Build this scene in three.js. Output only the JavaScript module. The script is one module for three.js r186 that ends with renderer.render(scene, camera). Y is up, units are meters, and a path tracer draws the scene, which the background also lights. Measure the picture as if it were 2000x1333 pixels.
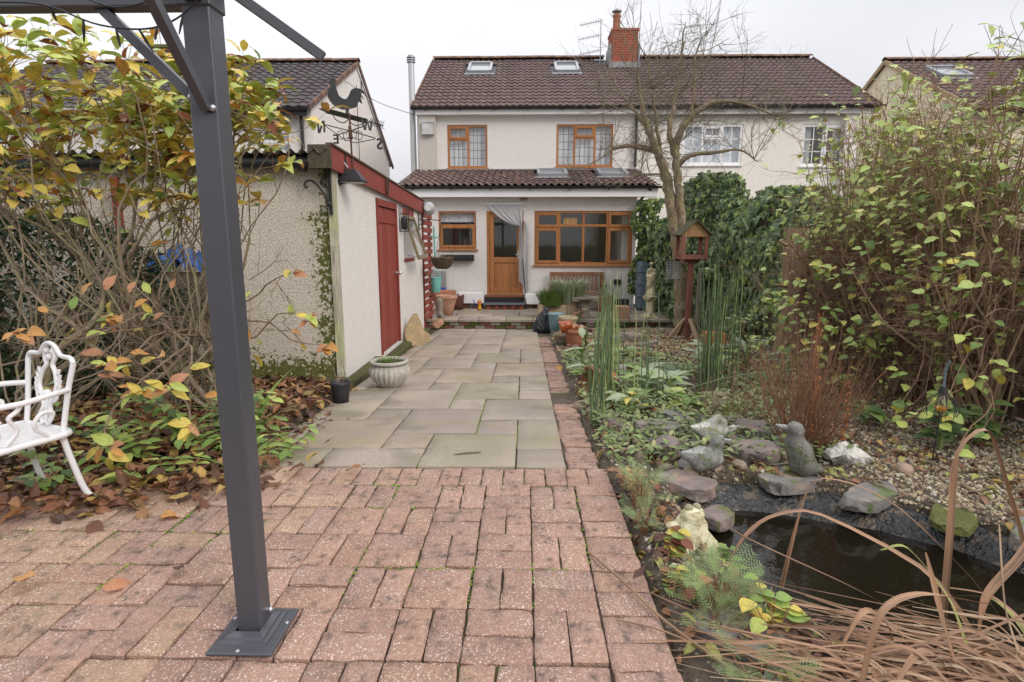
import * as THREE from 'three';
import { mergeGeometries, toCreasedNormals } from 'three/addons/utils/BufferGeometryUtils.js';
import { RoundedBoxGeometry } from 'three/addons/geometries/RoundedBoxGeometry.js';
import { MarchingCubes } from 'three/addons/objects/MarchingCubes.js';
import { FontLoader } from 'three/addons/loaders/FontLoader.js';
import { TextGeometry } from 'three/addons/geometries/TextGeometry.js';

// ---------- camera, sky, sun, exposure ----------
const scene = new THREE.Scene();
const camera = new THREE.PerspectiveCamera(61.5, 1024 / 682, 0.05, 600);
camera.position.set(0, 1.45, 0);
camera.rotation.order = 'YXZ';
camera.rotation.set(-0.17325, 0.0211, 0);

const renderer = new THREE.WebGLRenderer({ antialias: true });
renderer.toneMapping = THREE.LinearToneMapping;
renderer.toneMappingExposure = 1.2;
renderer.shadowMap.enabled = true;

const V = (x, y, z) => new THREE.Vector3(x, y, z);
function rng(seed) { let a = seed >>> 0; return () => { a |= 0; a = (a + 0x6D2B79F5) | 0; let t = Math.imul(a ^ (a >>> 15), 1 | a); t = (t + Math.imul(t ^ (t >>> 7), 61 | t)) ^ t; return ((t ^ (t >>> 14)) >>> 0) / 4294967296; }; }
const R = rng(20240611);
const rr = (a, b) => a + (b - a) * R();
const pick = (a) => a[Math.floor(R() * a.length)];
const lerp = (a, b, t) => a + (b - a) * t;
const clamp = (x, a = 0, b = 1) => Math.min(b, Math.max(a, x));
const sm = (a, b, x) => { const t = clamp((x - a) / (b - a)); return t * t * (3 - 2 * t); };
function hash(x, y, s) { let h = Math.imul(x, 374761393) ^ Math.imul(y, 668265263) ^ Math.imul(s, 1274126177); h = Math.imul(h ^ (h >>> 13), 1274126177); return ((h ^ (h >>> 16)) >>> 0) / 4294967296; }
// value noise that repeats every p cells
function vn(x, y, p, s) {
  const xi = Math.floor(x), yi = Math.floor(y), fx = x - xi, fy = y - yi, m = (n) => ((n % p) + p) % p;
  const u = fx * fx * (3 - 2 * fx), v = fy * fy * (3 - 2 * fy);
  return lerp(lerp(hash(m(xi), m(yi), s), hash(m(xi + 1), m(yi), s), u), lerp(hash(m(xi), m(yi + 1), s), hash(m(xi + 1), m(yi + 1), s), u), v);
}
function fbm(u, v, p, s, oct = 4) { let a = 0.5, t = 0, n = 0; for (let i = 0; i < oct; i++) { t += a * vn(u * p, v * p, p, s + i * 17); n += a; a *= 0.5; p *= 2; } return t / n; }
// nearest-cell noise (repeats): [distance to the nearest cell point, its random number]
function cells(u, v, p, s) {
  const x = u * p, y = v * p, xi = Math.floor(x), yi = Math.floor(y); let best = 9, id = 0;
  for (let j = -1; j <= 1; j++) for (let i = -1; i <= 1; i++) {
    const a = ((xi + i) % p + p) % p, b = ((yi + j) % p + p) % p;
    const dx = xi + i + hash(a, b, s) - x, dy = yi + j + hash(a, b, s + 5) - y, d = dx * dx + dy * dy;
    if (d < best) { best = d; id = hash(a, b, s + 9); }
  }
  return [Math.sqrt(best), id];
}

{ // overcast sky: brighter towards the zenith as under an even cloud cover, with soft cloud structure all round
  const w = 1024, h = 512, data = new Float32Array(w * h * 4);
  for (let j = 0; j < h; j++) for (let i = 0; i < w; i++) {
    const alt = ((j + 0.5) / h - 0.5) * Math.PI, az = (i + 0.5) / w;
    const s = Math.max(0, Math.sin(alt));
    const q = fbm(az, (alt / Math.PI + 0.5) * 0.9, 5, 11, 5) * 0.7 + fbm(az, (alt / Math.PI + 0.5) * 1.6, 14, 23, 4) * 0.3;
    const cl = 1 + 1.35 * (q - 0.5) * (0.35 + 0.65 * sm(-0.05, 0.3, alt));
    let L = 0.51 * (1 + 1.5 * s) * cl;
    if (alt < 0) L = 0.4;
    const k = (j * w + i) * 4;
    data[k] = L * 0.985; data[k + 1] = L * 0.995; data[k + 2] = L * 1.045; data[k + 3] = 1;
  }
  const sky = new THREE.DataTexture(data, w, h, THREE.RGBAFormat, THREE.FloatType);
  sky.mapping = THREE.EquirectangularReflectionMapping; sky.magFilter = THREE.LinearFilter; sky.needsUpdate = true;
  scene.background = sky; scene.environment = sky;
}
const sun = new THREE.DirectionalLight(0xfff4e8, 1.5);
sun.position.set(18, 17, 9); sun.target.position.set(0, 0, -7);
sun.castShadow = true; sun.shadow.radius = 45; sun.shadow.mapSize.set(2048, 2048);
Object.assign(sun.shadow.camera, { left: -24, right: 24, top: 24, bottom: -24, near: 1, far: 90 });
scene.add(sun, sun.target);

// ---------- building helpers ----------
const taken = {};
const numbered = (n) => { const k = taken[n] = (taken[n] || 0) + 1; return k === 1 ? n : `${n}_${String(k - 1).padStart(3, '0')}`; };
const shade = (o) => { o.castShadow = true; o.receiveShadow = true; return o; };
function tag(o, label, category, group, kind) { if (label) o.userData.label = label; if (category) o.userData.category = category; if (group) o.userData.group = group; if (kind) o.userData.kind = kind; return o; }
function thing(name, label, category, [x, y, z] = [0, 0, 0], turn = 0, group) {
  const o = new THREE.Group(); o.name = numbered(name); o.position.set(x, y, z); o.rotation.y = turn; scene.add(o);
  return tag(o, label, category, group);
}
function part(name, geo, mat, parent) { const m = shade(new THREE.Mesh(Array.isArray(geo) ? join(geo) : geo, mat)); m.name = name; parent.add(m); return m; }
function solid(name, geo, mat, label, category, pos, turn = 0, group) { const m = shade(new THREE.Mesh(Array.isArray(geo) ? join(geo) : geo, mat)); m.name = numbered(name); if (pos) m.position.set(...pos); m.rotation.y = turn; scene.add(m); return tag(m, label, category, group); }
function struct(name, geo, mat) { const m = shade(new THREE.Mesh(Array.isArray(geo) ? join(geo) : geo, mat)); m.name = name; m.userData.kind = 'structure'; scene.add(m); return m; }
function sub(name, parent) { const g = new THREE.Group(); g.name = name; parent.add(g); return g; }
function copyOf(o, pos, turn, label) { const c = o.clone(); c.name = numbered(o.name.replace(/_\d{3}$/, '')); c.position.set(...pos); c.rotation.y = turn; scene.add(c); if (label) { c.userData = { ...o.userData, label }; } return c; }
function join(list) {
  list = list.map((g) => { const q = g.index ? g.toNonIndexed() : g; for (const k of Object.keys(q.attributes)) if (!['position', 'normal', 'uv', 'color'].includes(k)) q.deleteAttribute(k); return q; });
  if (list.some((g) => !g.attributes.color)) list.forEach((g) => g.deleteAttribute('color'));
  return list.length === 1 ? list[0] : mergeGeometries(list);
}
// texture coordinates in metres from the dominant side each face points to
function metres(g, ou = 0, ov = 0) {
  g = g.index ? g.toNonIndexed() : g; const p = g.attributes.position, n = p.count, uv = new Float32Array(n * 2);
  const a = V(), b = V(), c = V(), e = V(), f = V();
  for (let i = 0; i < n; i += 3) {
    a.fromBufferAttribute(p, i); b.fromBufferAttribute(p, i + 1); c.fromBufferAttribute(p, i + 2);
    e.subVectors(b, a).cross(f.subVectors(c, a)); const ax = Math.abs(e.x), ay = Math.abs(e.y), az = Math.abs(e.z);
    for (let k = 0; k < 3; k++) { const q = [a, b, c][k]; const [u, v] = ax >= ay && ax >= az ? [q.z, q.y] : ay >= az ? [q.x, q.z] : [q.x, q.y]; uv[(i + k) * 2] = u + ou; uv[(i + k) * 2 + 1] = v + ov; }
  }
  g.setAttribute('uv', new THREE.BufferAttribute(uv, 2)); return g;
}
function box(x0, x1, y0, y1, z0, z1) { const g = new THREE.BoxGeometry(Math.abs(x1 - x0), Math.abs(y1 - y0), Math.abs(z1 - z0)); g.translate((x0 + x1) / 2, (y0 + y1) / 2, (z0 + z1) / 2); return metres(g); }
function rbox(x0, x1, y0, y1, z0, z1, r = 0.01, s = 1) { const g = new RoundedBoxGeometry(Math.abs(x1 - x0), Math.abs(y1 - y0), Math.abs(z1 - z0), s, r); g.translate((x0 + x1) / 2, (y0 + y1) / 2, (z0 + z1) / 2); return metres(g); }
function at(g, x, y, z, rx = 0, ry = 0, rz = 0) { g.applyMatrix4(new THREE.Matrix4().compose(V(x, y, z), new THREE.Quaternion().setFromEuler(new THREE.Euler(rx, ry, rz)), V(1, 1, 1))); return g; }
// bar of rectangular section between two points
function bar(a, b, w, h, up = V(0, 1, 0)) {
  const d = V().subVectors(b, a), L = d.length(); const g = metres(new THREE.BoxGeometry(w, h, L)); d.normalize();
  const x = V().crossVectors(up, d); if (x.lengthSq() < 1e-6) x.set(1, 0, 0); x.normalize(); const y = V().crossVectors(d, x);
  g.applyMatrix4(new THREE.Matrix4().makeBasis(x, y, d).setPosition((a.x + b.x) / 2, (a.y + b.y) / 2, (a.z + b.z) / 2)); return g;
}
// Soup collects triangles: position, uv
class Soup {
  constructor() { this.p = []; this.u = []; this.c = null; }
  tri(a, b, c, ua = [0, 0], ub = [1, 0], uc = [1, 1]) { this.p.push(a.x, a.y, a.z, b.x, b.y, b.z, c.x, c.y, c.z); this.u.push(...ua, ...ub, ...uc); }
  quad(a, b, c, d, ua, ub, uc, ud) { this.tri(a, b, c, ua, ub, uc); this.tri(a, c, d, ua, uc, ud); }
  grid(rows, uvs, close = false) { for (let i = 0; i + 1 < rows.length; i++) for (let j = 0; j + (close ? 0 : 1) < rows[i].length; j++) { const k = (j + 1) % rows[i].length; this.quad(rows[i][j], rows[i][k], rows[i + 1][k], rows[i + 1][j], uvs(i, j), uvs(i, j + 1), uvs(i + 1, j + 1), uvs(i + 1, j)); } }
  // round tube through points with radii
  tube(pts, rad, sides = 5, cap = true) {
    const rows = []; let up = V(0.31, 0.87, 0.38), len = 0; const lens = [];
    for (let i = 0; i < pts.length; i++) {
      const t = V().subVectors(pts[Math.min(i + 1, pts.length - 1)], pts[Math.max(i - 1, 0)]).normalize();
      let x = V().crossVectors(up, t); if (x.lengthSq() < 1e-5) x = V().crossVectors(V(1, 0, 0.2), t); x.normalize(); const y = V().crossVectors(t, x); up = y;
      if (i) len += pts[i].distanceTo(pts[i - 1]); lens.push(len);
      const r = Array.isArray(rad) ? rad[i] : rad, row = [];
      for (let k = 0; k < sides; k++) { const a = k / sides * 6.28318; row.push(V().copy(pts[i]).addScaledVector(x, Math.cos(a) * r).addScaledVector(y, Math.sin(a) * r)); }
      rows.push(row);
    }
    const r0 = Array.isArray(rad) ? rad[0] : rad;
    this.grid(rows, (i, j) => [j / sides * Math.max(0.02, 6.28 * r0), lens[i]], true);
    if (cap) for (const [row, q, f] of [[rows[0], pts[0], 0], [rows[rows.length - 1], pts[pts.length - 1], 1]]) for (let k = 0; k < sides; k++) { const a = row[k], b = row[(k + 1) % sides]; f ? this.tri(q, a, b) : this.tri(q, b, a); }
  }
  get count() { return this.p.length / 9; }
  geo(smooth = 0) { let g = new THREE.BufferGeometry(); g.setAttribute('position', new THREE.Float32BufferAttribute(this.p, 3)); g.setAttribute('uv', new THREE.Float32BufferAttribute(this.u, 2)); g.computeVertexNormals(); if (smooth) g = toCreasedNormals(g, smooth); return g; }
}
function tubeG(pts, rad, sides = 6, smooth = 1.2) { const s = new Soup(); s.tube(pts.map((p) => Array.isArray(p) ? V(...p) : p), rad, sides); return s.geo(smooth); }
function curve(pts, n) { return new THREE.CatmullRomCurve3(pts.map((p) => V(...p))).getPoints(n); }
function lathe(pts, seg = 28) { return new THREE.LatheGeometry(pts.map(([r, y]) => new THREE.Vector2(r, y)), seg); }
function cyl(r0, r1, h, seg = 16) { const g = new THREE.CylinderGeometry(r1, r0, h, seg); g.translate(0, h / 2, 0); return g; }
// smooth body from joined round bones: [[a, b, ra, rb], ...] meshed on an n-cell cube grid
function bones(list, n, blend, warp) {
  const bb = new THREE.Box3(); for (const [a, b, ra, rb] of list) { bb.expandByPoint(V(...a).addScalar(ra)); bb.expandByPoint(V(...a).addScalar(-ra)); bb.expandByPoint(V(...b).addScalar(rb)); bb.expandByPoint(V(...b).addScalar(-rb)); }
  const c = bb.getCenter(V()), s = bb.getSize(V()), half = Math.max(s.x, s.y, s.z) / 2 * 1.12;
  const mc = new MarchingCubes(n, new THREE.MeshStandardMaterial(), false, false, 60000); mc.isolation = 0;
  const L = list.map(([a, b, ra, rb]) => { const d = [b[0] - a[0], b[1] - a[1], b[2] - a[2]]; return [a, d, ra, rb, d[0] * d[0] + d[1] * d[1] + d[2] * d[2] + 1e-12]; });
  for (let k = 0; k < n; k++) for (let j = 0; j < n; j++) for (let i = 0; i < n; i++) {
    const x = c.x + (i - n / 2) / (n / 2) * half, y = c.y + (j - n / 2) / (n / 2) * half, z = c.z + (k - n / 2) / (n / 2) * half; let acc = 0;
    for (const [a, d, ra, rb, dd] of L) { const t = clamp(((x - a[0]) * d[0] + (y - a[1]) * d[1] + (z - a[2]) * d[2]) / dd); const q = Math.hypot(x - a[0] - d[0] * t, y - a[1] - d[1] * t, z - a[2] - d[2] * t) - lerp(ra, rb, t); acc += Math.exp(-q / blend); }
    mc.field[i + j * n + k * n * n] = blend * Math.log(Math.max(acc, 1e-30)) - (warp ? warp(x, y, z) : 0);
  }
  mc.update(); const g = new THREE.BufferGeometry(), m = mc.count;
  const p = new Float32Array(m * 3), nn = new Float32Array(m * 3); for (let i = 0; i < m; i++) { p[i * 3] = c.x + mc.positionArray[i * 3] * half; p[i * 3 + 1] = c.y + mc.positionArray[i * 3 + 1] * half; p[i * 3 + 2] = c.z + mc.positionArray[i * 3 + 2] * half; for (let q = 0; q < 3; q++) nn[i * 3 + q] = mc.normalArray[i * 3 + q]; }
  g.setAttribute('position', new THREE.BufferAttribute(p, 3)); g.setAttribute('normal', new THREE.BufferAttribute(nn, 3));
  return toCreasedNormals(metres(g), 1.2);
}

// ---------- procedural textures ----------
function tex(n, fn, srgb = true, m = n) {
  const d = new Uint8Array(n * m * 4);
  for (let j = 0; j < m; j++) for (let i = 0; i < n; i++) { const c = fn((i + 0.5) / n, (j + 0.5) / m), k = (j * n + i) * 4; for (let q = 0; q < 3; q++) { let x = Array.isArray(c) ? c[q] : c; if (srgb) x = x <= 0.0031308 ? 12.92 * x : 1.055 * Math.pow(Math.max(x, 0), 1 / 2.4) - 0.055; d[k + q] = clamp(x) * 255; } d[k + 3] = 255; }
  const t = new THREE.DataTexture(d, n, m); t.magFilter = THREE.LinearFilter; t.minFilter = THREE.LinearMipmapLinearFilter; t.generateMipmaps = true; t.wrapS = t.wrapT = THREE.RepeatWrapping; if (srgb) t.colorSpace = THREE.SRGBColorSpace; t.needsUpdate = true; return t;
}
const size = (t, s, s2) => { const c = t.clone(); c.repeat.set(1 / s, 1 / (s2 || s)); c.needsUpdate = true; return c; };   // s = metres that one repeat covers
const mix3 = (a, b, t) => [lerp(a[0], b[0], t), lerp(a[1], b[1], t), lerp(a[2], b[2], t)];
const lin = (r, g, b) => new THREE.Color().setRGB(r, g, b);
const mat = (color, rough, o = {}) => new THREE.MeshStandardMaterial({ color, roughness: rough, metalness: 0, side: THREE.DoubleSide, ...o });
const phys = (color, rough, o = {}) => new THREE.MeshPhysicalMaterial({ color, roughness: rough, metalness: 0, side: THREE.DoubleSide, ...o });

const T = {};
T.grain = tex(512, (u, v) => { const q = fbm(u, v, 8, 3, 5); return [0.75 + 0.5 * (q - 0.5), 0.75 + 0.5 * (q - 0.5), 0.75 + 0.5 * (q - 0.5)]; });
T.grainB = tex(512, (u, v) => fbm(u, v, 16, 31, 5), false);
// pebble-dashed render: small rounded lumps
T.dashB = tex(512, (u, v) => { const [d, id] = cells(u, v, 40, 7), [e] = cells(u, v, 24, 77); return clamp(0.65 * (1 - d * 1.15) * (0.55 + 0.45 * id) + 0.35 * (1 - e)); }, false);
T.dash = tex(512, (u, v) => { const [d, id] = cells(u, v, 40, 7), q = fbm(u, v, 4, 9, 5); const k = 0.9 + 0.14 * (id - 0.5) + 0.06 * (q - 0.5) - 0.16 * sm(0.35, 0.9, d); return [k, k * 0.99, k * 0.98]; });
// worn pink concrete blocks: pale exposed grit and dark lichen
T.paver = tex(1024, (u, v) => {
  const q = fbm(u, v, 4, 41, 5), l = fbm(u, v, 7, 57, 6), [d, id] = cells(u, v, 130, 12), [d2, id2] = cells(u, v, 70, 99);
  let c = mix3([0.3, 0.185, 0.145], [0.43, 0.285, 0.23], q); c = mix3(c, [0.37, 0.29, 0.2], sm(0.52, 0.75, fbm(u, v, 3, 5, 4)) * 0.5);
  const worn = 0.45 + 0.55 * sm(0.38, 0.66, fbm(u, v, 6, 71, 5));
  if (id > 0.72 && d < 0.34) c = mix3(c, [0.66, 0.56, 0.5], worn * 0.75); if (id2 > 0.84 && d2 < 0.22) c = mix3(c, [0.8, 0.74, 0.68], worn * 0.8);
  c = mix3(c, [0.13, 0.1, 0.085], sm(0.5, 0.78, fbm(u, v, 14, 57, 6)) * (0.25 + 0.6 * sm(0.4, 0.65, fbm(u, v, 48, 63, 3)))); const gq = 0.84 + 0.42 * fbm(u, v, 90, 67, 2); return [c[0] * gq, c[1] * gq, c[2] * gq];
});
T.paverB = tex(1024, (u, v) => { const [d] = cells(u, v, 130, 12); return clamp(0.5 * fbm(u, v, 10, 44, 6) + 0.28 * (1 - d) + 0.35 * fbm(u, v, 5, 61, 3)); }, false);
T.slab = tex(1024, (u, v) => { const q = fbm(u, v, 3, 141, 6), [d, id] = cells(u, v, 150, 15), l = fbm(u, v, 5, 157, 6); let c = mix3([0.25, 0.22, 0.185], [0.46, 0.395, 0.335], q); if (id > 0.72 && d < 0.33) c = mix3(c, [0.66, 0.63, 0.58], 0.6 * sm(0.35, 0.65, fbm(u, v, 4, 66, 4))); c = mix3(c, [0.17, 0.155, 0.11], sm(0.56, 0.8, l) * 0.5); c = mix3(c, [0.3, 0.28, 0.16], sm(0.55, 0.75, fbm(u, v, 4, 88, 5)) * 0.4); return c; });
T.slabB = tex(512, (u, v) => clamp(0.7 * fbm(u, v, 5, 91, 6) + 0.3 * fbm(u, v, 40, 94, 3)), false);
T.tile = tex(512, (u, v) => { const q = fbm(u, v, 6, 201, 5), [d, id] = cells(u, v, 60, 19), l = fbm(u, v, 5, 211, 6); let c = mix3([0.072, 0.047, 0.044], [0.15, 0.1, 0.092], q); c = mix3(c, [0.17, 0.145, 0.07], sm(0.62, 0.8, l) * 0.45); if (id > 0.93 && d < 0.3) c = [0.34, 0.33, 0.3]; return c; });
T.wood = tex(256, (u, v) => { const w = fbm(u, v * 0.12, 24, 301, 4), k = 0.72 + 0.6 * (w - 0.5) + 0.25 * (fbm(u, v * 0.3, 60, 307, 2) - 0.5); return [k, k, k]; });
T.bark = tex(512, (u, v) => { const q = fbm(u, v * 0.35, 22, 401, 5), l = fbm(u, v, 6, 411, 5); let k = 0.45 + 0.9 * (q - 0.3); const c = [k, k * 0.97, k * 0.92]; return mix3(c, [0.75, 0.85, 0.42], sm(0.52, 0.75, l) * 0.5); });
T.barkB = tex(512, (u, v) => fbm(u, v * 0.35, 22, 401, 5), false);
T.leaf = tex(128, (u, v) => { const x = Math.abs(u - 0.5), rib = sm(0.035, 0.01, x), side = sm(0.8, 0.97, Math.sin((v * 9 - x * 6) * 6.283)); const q = fbm(u, v, 5, 501, 4); let k = 0.86 + 0.32 * (q - 0.5); k += rib * 0.25 + side * 0.07; const sp = fbm(u, v, 13, 519, 3); if (sp > 0.7) k *= 0.6; return [k, k, k * 0.9]; });
T.leafTurn = tex(128, (u, v) => { const x = Math.abs(u - 0.5), rib = sm(0.04, 0.012, x); const q = fbm(u, v, 4, 531, 5), e = sm(0.42, 0.68, q); let c = mix3([0.8, 0.95, 0.55], [1.0, 0.62, 0.22], e); if (fbm(u, v, 11, 541, 3) > 0.68) c = [0.42, 0.25, 0.12]; return mix3(c, [1, 0.95, 0.6], rib * 0.5); });
T.straw = tex(256, (u, v) => { const k = 0.76 + 0.95 * (fbm(u, v * 0.06, 40, 601, 3) - 0.5) + 0.9 * (fbm(u, v, 6, 607, 5) - 0.5); return [k, k * 0.99, k * 0.97]; });
T.slate = tex(512, (u, v) => { const q = fbm(u, v * 2, 4, 701, 6), l = fbm(u, v, 6, 709, 5); let c = mix3([0.12, 0.113, 0.108], [0.25, 0.235, 0.22], q); c = mix3(c, [0.31, 0.24, 0.185], sm(0.55, 0.75, l) * 0.6); const m = fbm(u, v, 4, 719, 6); return mix3(c, [0.1, 0.14, 0.03], sm(0.6, 0.72, m) * 0.8); });
T.slateB = tex(512, (u, v) => fbm(u * 1, v * 1, 9, 733, 6), false);
T.soil = tex(512, (u, v) => { const q = fbm(u, v, 9, 801, 6), [d, id] = cells(u, v, 50, 41); let c = mix3([0.045, 0.034, 0.025], [0.13, 0.1, 0.07], q); if (id > 0.8 && d < 0.35) c = mix3([0.3, 0.27, 0.2], [0.16, 0.13, 0.1], d * 2.5); return c; });
T.joint = tex(512, (u, v) => { const q = fbm(u, v, 8, 821, 5), m = fbm(u, v, 5, 829, 6); return mix3(mix3([0.06, 0.044, 0.03], [0.15, 0.11, 0.08], q), [0.075, 0.1, 0.018], sm(0.46, 0.6, m) * 0.85); });
T.brick = tex(256, (u, v) => { const q = fbm(u, v, 6, 841, 5); return mix3([0.27, 0.075, 0.045], [0.44, 0.14, 0.085], q); });
// shed front: algae grows in grains out of the ground and down the corner (u to the right over 5 m, v up over 2.5 m)
T.algae = tex(1024, (u, v) => {
  const x = u * 5, y = v * 2.5, q = fbm(u, v, 8, 901, 6), [d, id] = cells(u, v * 0.5, 230, 43), [d2, id2] = cells(u, v * 0.5, 120, 47);
  let c = mix3([0.55, 0.5, 0.44], [0.68, 0.64, 0.57], q); if (d > 0.5) c = mix3(c, [0.36, 0.33, 0.26], 0.5);
  const base = sm(0.62 + 0.35 * (q - 0.5), 0.05, y), corner = sm(0.34, 0.0, 5 - x + 0.5 * (q - 0.5)) * 0.72, streak = sm(0.6, 0.8, fbm(u * 1, v * 0.08, 40, 911, 4)) * sm(1.6, 2.5, y) * 0.6;
  const den = Math.max(base, corner) ; const a = clamp(sm(1.02 - den * 1.05, 1.25 - den * 0.95, id * 0.6 + id2 * 0.4 + 0.12) * 0.9 + den * 0.25 + streak * id * 0.5); const g = mix3([0.13, 0.13, 0.035], [0.075, 0.09, 0.02], id);
  return mix3(c, g, clamp(a));
}, true, 512);
T.ridge = tex(256, (u, v) => { const q = fbm(u, v, 8, 951, 5); return mix3([0.1, 0.06, 0.055], [0.28, 0.16, 0.08], sm(0.35, 0.7, q)); });
T.fence = tex(256, (u, v) => { const k = 0.7 + 0.7 * (fbm(u * 0.15, v, 30, 961, 4) - 0.5); return [k, k, k]; });
T.liner = tex(256, (u, v) => { const q = fbm(u, v, 9, 971, 6); return q > 0.6 ? [0.1, 0.075, 0.05] : mix3([0.012, 0.013, 0.014], [0.05, 0.05, 0.05], q); });
T.statue = tex(256, (u, v) => { const q = fbm(u, v, 6, 981, 6); return mix3([0.22, 0.19, 0.1], [0.58, 0.52, 0.38], sm(0.3, 0.6, q)); });
T.duck = tex(256, (u, v) => { const q = fbm(u, v, 7, 991, 6), l = fbm(u, v, 5, 997, 5); let c = mix3([0.12, 0.12, 0.115], [0.3, 0.3, 0.28], q); c = mix3(c, [0.42, 0.42, 0.4], sm(0.52, 0.7, l) * sm(0.35, 0.6, fbm(u, v, 40, 95, 3))); return mix3(c, [0.1, 0.125, 0.04], sm(0.45, 0.3, l) * sm(0.3, 0.62, fbm(u, v, 50, 97, 3))); });
T.frog = tex(256, (u, v) => { const q = fbm(u, v, 6, 1001, 6); let c = mix3([0.42, 0.37, 0.22], [0.7, 0.66, 0.47], sm(0.3, 0.6, q)); return mix3(c, [0.36, 0.32, 0.13], sm(0.5, 0.66, fbm(u, v, 5, 1007, 5)) * sm(0.3, 0.65, fbm(u, v, 50, 99, 3)) * 0.8); });

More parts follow.
